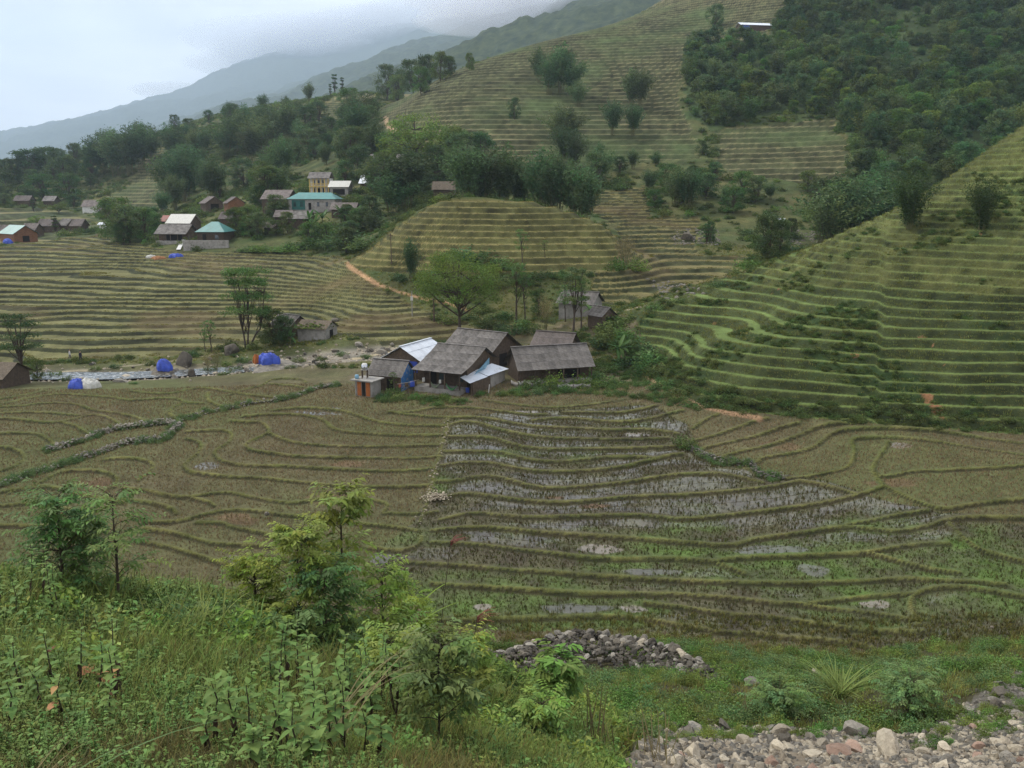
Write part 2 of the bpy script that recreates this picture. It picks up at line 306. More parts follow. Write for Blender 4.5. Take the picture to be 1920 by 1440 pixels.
# paddies: every traced bank is a small step with a raised grassy edge
M_PD = (YY > 46.5) & (YY < 125) & ~M_RH & (PYB > 668) & (PYB < 1235)
kd, bpts = kd_of(BANK3 + WALL3)
DB = np.full(ZB.shape, 9.0); SB = np.zeros(ZB.shape)
for i, j in zip(*np.where(M_PD & (np.abs(UU) < .68))):
    x, y = XX[i, j], YY[i, j]; co, ix, d = kd.find((x, y, 0)); DB[i, j] = d
    SB[i, j] = (y - co[1]) / max(d, 1e-4)
bn = .65 + .7 * vnoise(XX / 1.1, YY / 1.1, 41)
side = SB * np.minimum(1, DB / .13)
fade = sstep(46.5, 49, YY)
ZT = ZT + M_PD * fade * (bn * .13 * np.exp(-(DB / .11) ** 2) + .135 * (.6 + .8 * vnoise(XX / 6, YY / 6, 161)) * side * np.exp(-DB / 1.5)) + M_PD * .03 * fbm(XX / .8, YY / .8, 43)
# bed of the stream and the flat the compound stands on
RIVL = land_line([(-300,712),(0,704),(100,702),(200,702),(300,699),(380,694),(450,688),(520,678),(600,668),(680,661),(740,655)], .5, 95, 135)
kdr, _ = kd_of([RIVL]); DR = np.full(ZB.shape, 99.)
for i, j in zip(*np.where((YY > 98) & (YY < 140) & (UU < -.05))):
    DR[i, j] = kdr.find((XX[i, j], YY[i, j], 0))[2]
ZT = ZT - .55 * np.exp(-(DR / 4.5) ** 4) + .35 * np.exp(-(DR / 6) ** 4) * fbm(XX / 2.2, YY / 2.2, 45, 4)
ZG = ZT
def zf(x, y):
    x = np.atleast_1d(np.asarray(x, float)); y = np.atleast_1d(np.asarray(y, float))
    u = np.clip((x / y + UW) / DU, 0, NU - 1.001); r = np.clip(np.interp(y, YR, np.arange(NY)), 0, NY - 1.001)
    i = r.astype(int); j = u.astype(int); a = r - i; b = u - j
    return (ZG[i, j] * (1 - b) + ZG[i, j + 1] * b) * (1 - a) + (ZG[i + 1, j] * (1 - b) + ZG[i + 1, j + 1] * b) * a
def lookup(A, x, y):
    u = np.clip(np.round((np.asarray(x) / y + UW) / DU), 0, NU - 1).astype(int); r = np.clip(np.round(np.interp(y, YR, np.arange(NY))), 0, NY - 1).astype(int)
    return A[r, u]
def at(px, py, y0=2.3, y1=690.0):
    p = hit(px, py, y0, y1)[0]; return Vector((p[0], p[1], float(zf(p[0], p[1])[0])))
def at_y(px, py_any, Y):
    u, s = ray(px, py_any); x = float(u) * Y; return Vector((x, Y, float(zf(x, Y)[0])))

# ------------------------------------------------------------------ colours of the land
def C3(r, g, b): return np.array([r, g, b])
n1 = fbm(XX / 9, YY / 9, 51, 5)[..., None] * 2; n2 = fbm(XX / 1.6, YY / 1.6, 52, 4)[..., None] * 2; n3 = fbm(XX / 34, YY / 34, 53, 4)[..., None] * 2
def mixc(a, b, t): return a * (1 - t) + b * t
COLR = mixc(C3(.040, .060, .020), C3(.092, .088, .034), np.clip(.45 + n1 * .9 + n2 * .3, 0, 1))
near = (YY < 47)[..., None]
COLR = np.where(near, mixc(C3(.030, .036, .014), C3(.075, .062, .034), np.clip(.4 + n2 * .9, 0, 1)), COLR)
wet = np.zeros(ZB.shape)
# hill terraces; riser colours darkened, with shade of the steep faces put in
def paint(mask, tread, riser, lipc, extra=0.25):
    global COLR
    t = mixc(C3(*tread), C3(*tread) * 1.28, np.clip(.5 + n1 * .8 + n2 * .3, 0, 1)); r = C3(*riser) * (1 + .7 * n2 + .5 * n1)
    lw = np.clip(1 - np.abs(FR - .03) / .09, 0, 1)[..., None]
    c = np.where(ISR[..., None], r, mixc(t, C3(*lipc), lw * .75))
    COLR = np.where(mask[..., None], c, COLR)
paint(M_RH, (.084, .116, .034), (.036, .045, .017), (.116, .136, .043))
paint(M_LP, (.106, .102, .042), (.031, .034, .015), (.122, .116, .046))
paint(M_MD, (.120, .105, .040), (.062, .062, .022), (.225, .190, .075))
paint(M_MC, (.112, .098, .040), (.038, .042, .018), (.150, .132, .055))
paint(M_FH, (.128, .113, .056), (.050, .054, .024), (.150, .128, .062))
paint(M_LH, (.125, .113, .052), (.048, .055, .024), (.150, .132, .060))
gr = np.clip(fbm(XX / 26, YY / 26, 61, 4) * 3.2, 0, 1)[..., None]
COLR = np.where((M_FH | M_LH)[..., None], mixc(COLR, C3(.062, .088, .032), gr * .8), COLR)
COLR = np.where((M_LP | M_MC)[..., None], mixc(COLR, C3(.105, .080, .040), np.clip(-fbm(XX / 13, YY / 13, 64, 4) * 3, 0, .7)[..., None]), COLR)
gl = np.clip(fbm(XX / 6, YY / 6, 62, 4) * 4 - .1, 0, 1)[..., None]
COLR = np.where((M_RH & ISR)[..., None], mixc(COLR, C3(.030, .052, .018), gl), COLR)
soil = (fbm(XX / 3.2, YY / 3.2, 63, 3) > .345)[..., None]
COLR = np.where((M_RH & (ISR | (FR < .1)))[..., None] & soil, C3(.20, .105, .052), COLR)
fwm = inpoly(PJX, PJY, [(1275,105),(1330,95),(1440,75),(1500,-40),(2300,-200),(2300,250),(1790,345),(1700,370),(1610,345),(1590,260),(1560,215),(1440,212),(1330,236),(1290,205)]) & (YY > 235)
COLR = np.where(fwm[..., None], mixc(C3(.026, .042, .015), C3(.05, .07, .026), np.clip(.5 + n1, 0, 1)), COLR)
upper = M_RH & (inpoly(PJX, PJY, [(1400,540),(1600,400),(1930,180),(2500,-100),(2500,470),(1920,560),(1750,545),(1560,530)]))
COLR = np.where(upper[..., None] & ~soil, mixc(COLR, C3(.106, .108, .036), np.clip(.35 + n2 * .6, 0, .8)), COLR)
# paddies
M_W = inpoly(PJX * 1, PJY * 1, [(842,780),(1230,758),(1290,800),(1300,850),(1420,890),(1560,905),(1640,930),(1760,960),(1920,985),(2400,1000),(2400,1180),(1660,1222),(1350,1192),(820,1172),(690,1050),(770,985),(800,920),(832,830)]) & M_PD
dry = mixc(C3(.098, .084, .045), C3(.132, .118, .062), np.clip(.45 + n1 * .8 + n2 * .35, 0, 1))
dry = dry * .8; dry = mixc(dry, C3(.150, .100, .062), np.clip(fbm(XX / 5, YY / 5, 71, 3)[..., None] * 4 - 1.15, 0, .7))
dry = mixc(dry, C3(.080, .092, .034), np.clip(.42 + fbm(XX / 12, YY / 12, 72, 3)[..., None] * 2.2, 0, .75))
wetc = mixc(C3(.070, .060, .042), C3(.095, .090, .050), np.clip(.5 + n2, 0, 1))
greenw = np.clip(fbm(XX / 7, YY / 4, 73, 4) * 3.0 + np.interp(PYB, [760, 960, 1060, 1130, 1200], [-.45, -.25, .45, .45, .1]), 0, 1)[..., None]
wetc = mixc(wetc, C3(.082, .138, .031), greenw * .85 * np.clip(.75 + n2 * .8, 0, 1))
COLR = np.where(M_PD[..., None], np.where(M_W[..., None], wetc, dry), COLR)
wn_ = fbm(XX / 5.5, YY / 3.0, 74, 4) * 2
wl = np.clip(sstep(-.42, .34, wn_ + np.interp(PYB, [760, 850, 980, 1060, 1200], [-.05, .22, .22, -.08, -.1])), 0, 1) * (1 - greenw[..., 0] * .8)
wet = np.where(M_W, wl, 0) * sstep(.40, .62, DB)
wet = np.where(M_PD & ~M_W, .75 * sstep(.30, .42, fbm(XX / 6, YY / 4, 75, 3)) * sstep(.5, .8, DB), wet)
for px, py, rx, ry, kind in [(1122,1030,44,11,1),(1640,1130,28,12,1),(905,1008,22,10,0),(1100,940,90,10,0),(1440,1032,70,11,0),(1520,1068,30,14,0),(1690,835,20,6,1),(1040,985,60,7,0),(1190,1143,26,8,1),(905,1139,18,7,1),(1080,1143,70,12,0),
                             (385,874,24,9,0),(715,1045,26,14,0),(920,840,30,6,0),(1190,815,24,6,1),(600,772,50,8,0),(1230,1073,60,9,0),(905,915,60,8,0),(1000,800,40,6,0),(980,775,30,5,1)]:
    c = at(px, py, 45, 110); w = at(px + rx, py, 45, 110).x - c.x; h = (at(px, py - ry, 45, 110).y - at(px, py + ry, 45, 110).y) / 2
    r = slice(*np.searchsorted(YR, (c.y - 3 * h - 1, c.y + 3 * h + 1)))
    d = ((XX[r] - c.x) / w) ** 2 + ((YY[r] - c.y) / h) ** 2 + fbm(XX[r] / 1.0, YY[r] / 1.0, 80, 3) * 1.3
    mk = sstep(1.15, .75, d) * (DB[r] > .4); wet[r] = np.maximum(wet[r], mk)
    COLR[r] = mixc(COLR[r], C3(.165, .142, .108) if kind else C3(.075, .068, .055), (mk * (.95 if kind else .7))[..., None])
for px, py, rx, ry in [(1115,948,30,7),(1040,935,18,5),(1680,905,60,12),(650,870,40,8),(180,905,40,10),(1460,835,36,10),(620,935,45,10),(440,975,50,14)]:   # rusty algae and bare earth
    c = at(px, py, 45, 110); w = at(px + rx, py, 45, 110).x - c.x; h = (at(px, py - ry, 45, 110).y - at(px, py + ry, 45, 110).y) / 2
    r = slice(*np.searchsorted(YR, (c.y - 3 * h - 1, c.y + 3 * h + 1)))
    mk = sstep(1.2, .4, ((XX[r] - c.x) / w) ** 2 + ((YY[r] - c.y) / h) ** 2 + fbm(XX[r] / .9, YY[r] / .9, 81, 3) * 2) * (DB[r] > .4)
    COLR[r] = mixc(COLR[r], C3(.140, .085, .052), mk[..., None] * .6); wet[r] = wet[r] * (1 - mk * .8)
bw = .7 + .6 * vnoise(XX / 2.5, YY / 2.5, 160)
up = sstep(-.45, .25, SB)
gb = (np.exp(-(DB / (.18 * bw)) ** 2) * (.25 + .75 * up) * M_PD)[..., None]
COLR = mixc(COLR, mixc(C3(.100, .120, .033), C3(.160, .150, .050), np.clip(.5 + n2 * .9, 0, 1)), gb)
face_shade = (M_PD * (1 - up) * np.exp(-(DB / (.34 * bw)) ** 4))[..., None]  # downhill bank faces: dark mud and grass, with facing shade painted in
COLR = mixc(COLR, mixc(C3(.024, .026, .011), C3(.040, .032, .018), np.clip(.5 + n2, 0, 1)), face_shade * .92)
# lower edge of the paddies, garden round the compound, stream bed
sh = inpoly(PJX, PJY, [(640,755),(700,745),(900,752),(1100,748),(1260,760),(1330,775),(1230,700),(1200,600),(1100,580),(900,660),(660,690)]) & (YY > 85) & (YY < 150)
COLR = np.where(sh[..., None], mixc(C3(.070, .070, .032), C3(.13, .105, .065), np.clip(.35 + n2, 0, 1)), COLR)
rv = np.exp(-(DR / (3.2 + 1.6 * vnoise(XX / 7, YY / 7, 150))) ** 6)[..., None]
COLR = mixc(COLR, mixc(C3(.13, .12, .095), C3(.25, .22, .175), np.clip(.5 + n2, 0, 1)), rv)
# earth paths
def path(pts, w, c, y0=60, y1=300):
    global COLR
    l = land_line(pts, .35, y0, y1); kdp, _ = kd_of([l]); c0 = l.min(0) - 4; c1 = l.max(0) + 4
    for i, j in zip(*np.where((XX > c0[0]) & (XX < c1[0]) & (YY > c0[1]) & (YY < c1[1]))):
        d = kdp.find((XX[i, j], YY[i, j], 0))[2]; t = min(1, max(0, (w * (.75 + .5 * float(vnoise(XX[i, j] / 2, YY[i, j] / 2, 90))) - d) / .35 + .5))
        if t > 0: COLR[i, j] = COLR[i, j] * (1 - t) + np.array(c) * t
path([(650,490),(655,500),(680,515),(720,537),(760,552),(800,562),(850,570),(895,590),(912,618)], .42, (.33, .205, .11), 130, 230)
path([(0,697),(150,692),(250,686),(330,677),(400,666),(440,660)], .35, (.26, .225, .15), 110, 150)
path([(660,667),(720,655),(800,645),(850,640)], .4, (.30, .25, .16), 110, 150)
path([(1200,690),(1250,735),(1300,760),(1420,785)], .45, (.24, .15, .085), 80, 125)
path([(720,225),(745,242),(758,258)], .9, (.28, .20, .12), 300, 460)
path([(1120,590),(1160,588),(1205,577)], .5, (.27, .23, .16), 120, 160)
bedm = (inpoly(PJX, PJY, [(1180,1440),(1215,1385),(1240,1345),(1420,1362),(1600,1378),(1740,1372),(1800,1330),(1870,1280),(1925,1235),(2300,1180),(2300,1700),(1180,1700)]) & (YY < 42) & (YY > 11))[..., None]
COLR = np.where(bedm, mixc(C3(.11, .10, .08), C3(.20, .165, .12), np.clip(.5 + n2 + (PYB[..., None] - 1390) / 60, 0, 1)), COLR)
COLR = COLR * (1 + np.clip(.9 * fbm(XX / 4.5, YY / 4.5, 140, 4)[..., None], -.5, .5) * (YY > 110)[..., None])
COLR = np.clip(COLR * 1.22, .004, 1)

# ------------------------------------------------------------------ material helpers
def mat(name, base=(.5, .5, .5), rough=.8, **kw):
    m = bpy.data.materials.new(name); m.use_nodes = True; p = m.node_tree.nodes['Principled BSDF']
    p.inputs['Base Color'].default_value = (*base, 1); p.inputs['Roughness'].default_value = rough
    if 'metal' in kw: p.inputs['Metallic'].default_value = kw['metal']
    p.inputs['Specular IOR Level'].default_value = kw.get('spec', .3)
    m.diffuse_color = (*base, 1)
    return m
def N(m, t, **k):
    n = m.node_tree.nodes.new(t)
    for a, b in k.items():
        if a in n.inputs: n.inputs[a].default_value = b
        else: setattr(n, a, b)
    return n
def LK(m, a, b): m.node_tree.links.new(a, b)
def BS(m): return m.node_tree.nodes['Principled BSDF']
def noisy(m, base, scale=8., amt=.35, bump=.0, detail=5, second=None, sec_scale=2., sec_lo=.5, sec_hi=.65, rnd=0., bscale=None):
    """mottled colour, optional stains of a second colour, optional per-object shift and fine relief"""
    tc = N(m, 'ShaderNodeTexCoord'); n = N(m, 'ShaderNodeTexNoise', Scale=scale, Detail=detail, Roughness=.6); LK(m, tc.outputs['Object'], n.inputs['Vector'])
    mr = N(m, 'ShaderNodeMapRange'); mr.inputs['From Min'].default_value = .25; mr.inputs['From Max'].default_value = .75; mr.inputs['To Min'].default_value = 1 - amt; mr.inputs['To Max'].default_value = 1 + amt
    LK(m, n.outputs['Fac'], mr.inputs['Value'])
    hs = N(m, 'ShaderNodeHueSaturation'); hs.inputs['Color'].default_value = (*base, 1); LK(m, mr.outputs[0], hs.inputs['Value'])
    out = hs.outputs['Color']
    if second:
        n2_ = N(m, 'ShaderNodeTexNoise', Scale=sec_scale, Detail=6, Roughness=.65); LK(m, tc.outputs['Object'], n2_.inputs['Vector'])
        r2 = N(m, 'ShaderNodeMapRange'); r2.inputs['From Min'].default_value = sec_lo; r2.inputs['From Max'].default_value = sec_hi; LK(m, n2_.outputs['Fac'], r2.inputs['Value'])
        mx = N(m, 'ShaderNodeMix', data_type='RGBA'); LK(m, r2.outputs[0], mx.inputs[0]); LK(m, out, mx.inputs[6]); mx.inputs[7].default_value = (*second, 1); out = mx.outputs[2]
    if rnd:
        oi = N(m, 'ShaderNodeObjectInfo'); rr = N(m, 'ShaderNodeMapRange'); rr.inputs['To Min'].default_value = 1 - rnd; rr.inputs['To Max'].default_value = 1 + rnd; LK(m, oi.outputs['Random'], rr.inputs['Value'])
        h2 = N(m, 'ShaderNodeHueSaturation'); LK(m, out, h2.inputs['Color']); LK(m, rr.outputs[0], h2.inputs['Value']); out = h2.outputs['Color']
    LK(m, out, BS(m).inputs['Base Color'])
    if bump:
        nb = N(m, 'ShaderNodeTexNoise', Scale=bscale or scale * 3, Detail=6); LK(m, tc.outputs['Object'], nb.inputs['Vector'])
        b = N(m, 'ShaderNodeBump', Strength=bump, Distance=.05); LK(m, nb.outputs['Fac'], b.inputs['Height']); LK(m, b.outputs[0], BS(m).inputs['Normal'])
    return m
def mesh_np(name, V, Fq, cols=None, extra=None, smooth=True):
    me = bpy.data.meshes.new(name); V = np.asarray(V, np.float32); Fq = np.asarray(Fq, np.int32); k = Fq.shape[1]
    me.vertices.add(len(V)); me.vertices.foreach_set('co', V.ravel()); me.loops.add(Fq.size); me.loops.foreach_set('vertex_index', Fq.ravel())
    me.polygons.add(len(Fq)); me.polygons.foreach_set('loop_start', np.arange(0, Fq.size, k, dtype=np.int32))
    me.polygons.foreach_set('use_smooth', np.full(len(Fq), smooth))
    me.update(calc_edges=True)
    if cols is not None:
        a = me.color_attributes.new('Col', 'FLOAT_COLOR', 'POINT'); c = np.ones((len(V), 4), np.float32); c[:, :3] = cols; a.data.foreach_set('color', c.ravel())
    for kk_, v in (extra or {}).items():
        a = me.attributes.new(kk_, 'FLOAT', 'POINT'); a.data.foreach_set('value', np.asarray(v, np.float32).ravel())
    return me
def link(name, me, m=None, parent=None, loc=None, rot=None, **props):
    o = bpy.data.objects.new(name, me); COL.objects.link(o)
    if m is not None and me is not None:
        if len(me.materials) == 0: me.materials.append(m)
    if parent is not None: o.parent = parent
    if loc is not None: o.location = loc
    if rot is not None: o.rotation_euler = rot
    for a, b in props.items(): o[a] = b
    return o
def gridfaces(nr, nc):
    i = np.arange(nr - 1)[:, None] * nc + np.arange(nc - 1)[None]; i = i.ravel()
    return np.stack([i, i + 1, i + nc + 1, i + nc], -1)

m_land = mat('land', (.1, .1, .05), .95, spec=.25)
at_c = N(m_land, 'ShaderNodeVertexColor', layer_name='Col'); at_w = N(m_land, 'ShaderNodeAttribute', attribute_name='Wet')
geo = N(m_land, 'ShaderNodeNewGeometry')
ln1 = N(m_land, 'ShaderNodeTexNoise', Scale=3.2, Detail=8, Roughness=.75); LK(m_land, geo.outputs['Position'], ln1.inputs['Vector'])
ln2 = N(m_land, 'ShaderNodeTexNoise', Scale=.45, Detail=6, Roughness=.7); LK(m_land, geo.outputs['Position'], ln2.inputs['Vector'])
lm = N(m_land, 'ShaderNodeMath', operation='ADD'); LK(m_land, ln1.outputs['Fac'], lm.inputs[0]); LK(m_land, ln2.outputs['Fac'], lm.inputs[1])
lr = N(m_land, 'ShaderNodeMapRange'); lr.inputs['From Min'].default_value = .65; lr.inputs['From Max'].default_value = 1.35; lr.inputs['To Min'].default_value = .5; lr.inputs['To Max'].default_value = 1.5
LK(m_land, lm.outputs[0], lr.inputs['Value'])
lh = N(m_land, 'ShaderNodeHueSaturation'); LK(m_land, at_c.outputs['Color'], lh.inputs['Color']); LK(m_land, lr.outputs[0], lh.inputs['Value'])
wj = N(m_land, 'ShaderNodeTexNoise', Scale=2.2, Detail=6, Roughness=.7); LK(m_land, geo.outputs['Position'], wj.inputs['Vector'])
wa = N(m_land, 'ShaderNodeMath', operation='ADD'); LK(m_land, at_w.outputs['Fac'], wa.inputs[0]); LK(m_land, wj.outputs['Fac'], wa.inputs[1])
wr = N(m_land, 'ShaderNodeMapRange'); wr.inputs['From Min'].default_value = .92; wr.inputs['From Max'].default_value = 1.12; LK(m_land, wa.outputs[0], wr.inputs['Value'])
rg = N(m_land, 'ShaderNodeMapRange'); rg.inputs['To Min'].default_value = .95; rg.inputs['To Max'].default_value = .07; LK(m_land, wr.outputs[0], rg.inputs['Value'])
LK(m_land, lh.outputs['Color'], BS(m_land).inputs['Base Color']); LK(m_land, rg.outputs[0], BS(m_land).inputs['Roughness'])
sp = N(m_land, 'ShaderNodeMapRange'); sp.inputs['To Min'].default_value = .12; sp.inputs['To Max'].default_value = .30; LK(m_land, wr.outputs[0], sp.inputs['Value']); LK(m_land, sp.outputs[0], BS(m_land).inputs['Specular IOR Level'])
lb = N(m_land, 'ShaderNodeBump', Distance=.12); bs_ = N(m_land, 'ShaderNodeMapRange'); bs_.inputs['To Min'].default_value = .9; bs_.inputs['To Max'].default_value = .02
LK(m_land, wr.outputs[0], bs_.inputs['Value']); LK(m_land, bs_.outputs[0], lb.inputs['Strength']); LK(m_land, ln1.outputs['Fac'], lb.inputs['Height']); LK(m_land, lb.outputs[0], BS(m_land).inputs['Normal'])

# the sheet runs on beyond both sides of the view, coarser
UX = np.array([.78, .84, .92, 1.05, 1.3, 1.8, 2.6])
def flank(sg):
    uu, yy = np.meshgrid(sg * UX, YR[::1]); q = q_uv(np.clip(uu, -.95, .95)[::4], np.minimum(yy, 690)[::4]).reshape(-1, len(UX)); q = np.stack([np.interp(YR, YR[::4], c) for c in q.T], 1)
    e_ = 0 if sg < 0 else -1; d0 = (ZG[:, e_] - (EYE + YR * q_uv(np.full(NY, sg * UW), np.minimum(YR, 690))))[:, None]
    z = EYE + yy * q + d0 * np.exp(-(UX - UW) / .1); c = np.repeat(COLR[:, e_:e_ + 1 or None], len(UX), 1) * (1 + .5 * fbm(uu * yy / 6, yy / 6, 170, 3)[..., None])
    k = slice(None, None, -1) if sg < 0 else slice(None)
    return (uu * yy)[:, k], yy[:, k], z[:, k], c[:, k], np.zeros(z.shape)
A_, B_ = flank(-1), flank(1)
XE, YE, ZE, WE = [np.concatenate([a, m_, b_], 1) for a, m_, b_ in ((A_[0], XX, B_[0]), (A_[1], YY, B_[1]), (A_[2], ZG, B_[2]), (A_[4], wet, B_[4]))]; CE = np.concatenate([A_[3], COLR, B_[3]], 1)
QV = (ZE - EYE) / YE; RM = np.maximum.accumulate(QV, 0); seen = (QV > RM - .045) | (YE < 60)                # slopes turned well away behind a crest are not built
FL = gridfaces(NY, XE.shape[1]); sv = seen.ravel(); FL = FL[sv[FL].any(1)]
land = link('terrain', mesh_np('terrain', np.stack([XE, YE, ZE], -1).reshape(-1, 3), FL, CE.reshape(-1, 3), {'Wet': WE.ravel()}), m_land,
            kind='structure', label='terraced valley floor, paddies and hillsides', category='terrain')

# ------------------------------------------------------------------ far mountains
m_mtn = mat('mountain_forest', (.03, .05, .022), .95, spec=.1)
g2 = N(m_mtn, 'ShaderNodeNewGeometry'); a1 = N(m_mtn, 'ShaderNodeTexNoise', Scale=.045, Detail=9, Roughness=.72); LK(m_mtn, g2.outputs['Position'], a1.inputs['Vector'])
cr = N(m_mtn, 'ShaderNodeValToRGB'); el = cr.color_ramp.elements; el[0].position = .36; el[0].color = (.012, .026, .012, 1); el[1].position = .66; el[1].color = (.075, .095, .04, 1); LK(m_mtn, a1.outputs['Fac'], cr.inputs['Fac'])
LK(m_mtn, cr.outputs['Color'], BS(m_mtn).inputs['Base Color'])
def mountain(crest, Yc, Yf, zf0, seed, tex, label):
    px = np.linspace(crest[0][0], crest[-1][0], 420); py = np.interp(px, [c[0] for c in crest], [c[1] for c in crest])
    u, s = ray(px, py); Yk = np.interp(px, [c[0] for c in crest], [Yc if len(c) < 3 else c[2] for c in crest])
    zc = EYE + np.maximum(s, -1) * Yk; T = np.r_[np.linspace(0, 1, 70), np.linspace(1.02, 1.5, 12)]; V = []
    for t in T:
        Y = Yf + (Yk - Yf) * t; prof = t ** .9 if t <= 1 else 1 - (t - 1) * 1.3
        z = zf0 + (zc - zf0) * prof; x = u * Y
        rel = (np.clip(1 - abs(t - .55) / .6, 0, 1) * .28 + .012) * (zc - zf0)
        z = z + rel * 2 * fbm(x / (tex * 9) + seed, Y / (tex * 9), seed, 4) + tex * .34 * (fbm(x / (tex * .45), Y / (tex * .45), seed + 5, 3))
        V.append(np.stack([x, np.broadcast_to(Y, x.shape), z], -1))
    return link('mountain', mesh_np('mountain', np.array(V).reshape(-1, 3), gridfaces(len(T), 420)), m_mtn, kind='structure', label=label, category='mountain')
mountain([(480,262),(560,205),(640,165),(690,138),(760,112),(830,88),(900,62),(960,42),(1030,8),(1100,-25),(1300,-80),(1700,-110)], 2600, 900, 60, 3, 46, 'hazy wooded ridge rising behind the terraced hill')
mountain([(-500,345),(-100,318),(0,300),(100,285),(230,252),(330,212),(430,190),(520,168),(620,135),(760,90),(900,50),(1100,10),(1400,0)], 5000, 2000, 20, 9, 80, 'lower blue wooded ridge behind the village trees')
mountain([(-700,300),(-100,262),(0,245),(60,236),(120,224),(200,210),(250,196),(300,186),(360,172),(400,150),(450,130),(500,112),(560,96),(620,84),(720,62),(900,42),(1300,40)], 9200, 4600, 30, 15, 170, 'pale blue mountain fading into the cloud')
# ------------------------------------------------------------------ plants: shared pieces
def leaf_mat(name, c, rnd=.33, hue=.032, trans=.35, rough=.6):
    m = bpy.data.materials.new(name); m.use_nodes = True; nt = m.node_tree; nt.nodes.remove(BS(m)); out = nt.nodes['Material Output']
    vc = N(m, 'ShaderNodeVertexColor', layer_name='Col'); oi = N(m, 'ShaderNodeObjectInfo')
    hs = N(m, 'ShaderNodeHueSaturation'); mul = N(m, 'ShaderNodeMix', data_type='RGBA', blend_type='MULTIPLY'); mul.inputs[0].default_value = 1
    mul.inputs[6].default_value = (*c, 1); LK(m, vc.outputs['Color'], mul.inputs[7])
    v = N(m, 'ShaderNodeMapRange'); v.inputs['To Min'].default_value = 1 - rnd; v.inputs['To Max'].default_value = 1 + rnd; LK(m, oi.outputs['Random'], v.inputs['Value'])
    h = N(m, 'ShaderNodeMath', operation='MULTIPLY'); h.inputs[1].default_value = 7.31; LK(m, oi.outputs['Random'], h.inputs[0]); fr = N(m, 'ShaderNodeMath', operation='FRACT'); LK(m, h.outputs[0], fr.inputs[0])
    hh = N(m, 'ShaderNodeMapRange'); hh.inputs['To Min'].default_value = .5 - hue; hh.inputs['To Max'].default_value = .5 + hue; LK(m, fr.outputs[0], hh.inputs['Value'])
    LK(m, mul.outputs[2], hs.inputs['Color']); LK(m, v.outputs[0], hs.inputs['Value']); LK(m, hh.outputs[0], hs.inputs['Hue'])
    p = N(m, 'ShaderNodeBsdfPrincipled', Roughness=rough); p.inputs['Specular IOR Level'].default_value = .09
    t = N(m, 'ShaderNodeBsdfTranslucent'); mx = N(m, 'ShaderNodeMixShader'); mx.inputs[0].default_value = trans
    LK(m, hs.outputs[0], p.inputs['Base Color']); LK(m, hs.outputs[0], t.inputs['Color']); LK(m, p.outputs[0], mx.inputs[1]); LK(m, t.outputs[0], mx.inputs[2]); LK(m, mx.outputs[0], out.inputs['Surface'])
    return m
ML = {'bamboo': leaf_mat('bamboo_leaf', (0.091, 0.146, 0.060)), 'dark': leaf_mat('dark_leaf', (0.084, 0.135, 0.054)), 'mid': leaf_mat('green_leaf', (0.103, 0.163, 0.050)),
      'lime': leaf_mat('lime_leaf', (0.121, 0.190, 0.046)), 'scrub': leaf_mat('scrub_leaf', (0.092, 0.132, 0.041), .35, .03), 'grass': leaf_mat('bank_grass', (.150, .155, .046), .3, .03, .3, .8),
      'rough': leaf_mat('rough_grass', (.185, .205, .060), .35, .035, .3, .8), 'stub': leaf_mat('stubble', (.225, .195, .112), .35, .03, .15, .9), 'stubwet': leaf_mat('wet_stubble', (.085, .088, .036), .4, .05, .15, .8),
      'sprout': leaf_mat('rice_sprout', (.105, .160, .042), .3, .03, .3, .8), 'straw': leaf_mat('dry_stalk', (.235, .195, .10), .25, .004, .2, .9), 'banana': leaf_mat('banana_leaf', (.085, .165, .045), .2, .02, .35, .45)}
m_bark = noisy(mat('bark', rough=.95), (.075, .058, .042), 3, .4, .5)
m_cane = noisy(mat('cane', rough=.8), (.12, .12, .05), 3, .3)

def unit(v): return v / np.maximum(np.linalg.norm(v, axis=-1, keepdims=True), 1e-9)
def leaves(C, ln, wd, rs, droop=0., tint=None, up=.4, A=None):
    """one rhombic leaf at each centre; slightly folded by lifting its two side corners"""
    n = len(C); a = unit(rs.normal(size=(n, 3)) * (1, 1, .6) + np.array([0, 0, -droop])) if A is None else unit(A)
    w = unit(np.cross(a, unit(rs.normal(size=(n, 3)) * .7 + (0, 0, up + .3)))); nn = np.cross(w, a); nn = nn * np.sign(nn[:, 2:3] + 1e-6)
    ln = np.broadcast_to(ln, (n,))[:, None] * rs.uniform(.7, 1.3, (n, 1)); wd = np.broadcast_to(wd, (n,))[:, None] * rs.uniform(.7, 1.3, (n, 1))
    V = np.stack([C - a * ln / 2, C + w * wd / 2 + nn * wd * .15, C + a * ln / 2, C - w * wd / 2 + nn * wd * .15], 1).reshape(-1, 3)
    F = np.arange(4 * n).reshape(n, 4); t = np.ones((n, 3)) if tint is None else tint
    return V, F, np.repeat(t * rs.uniform(.75, 1.25, (n, 1)), 4, 0)
def tube(P, r, k=6):
    P = np.asarray(P, float); r = np.broadcast_to(r, (len(P),)); V = []
    for i, p in enumerate(P):
        d = unit((P[min(i + 1, len(P) - 1)] - P[max(i - 1, 0)])[None])[0]; ax = np.array([0, 0, 1.]) if abs(d[2]) < .9 else np.array([1., 0, 0])
        a = unit(np.cross(d, ax)[None])[0]; b = np.cross(d, a); th = np.arange(k) * 2 * math.pi / k
        V.append(p + r[i] * (np.cos(th)[:, None] * a + np.sin(th)[:, None] * b))
    V = np.concatenate(V); F = [(i * k + j, i * k + (j + 1) % k, (i + 1) * k + (j + 1) % k, (i + 1) * k + j) for i in range(len(P) - 1) for j in range(k)]
    return V, np.array(F)
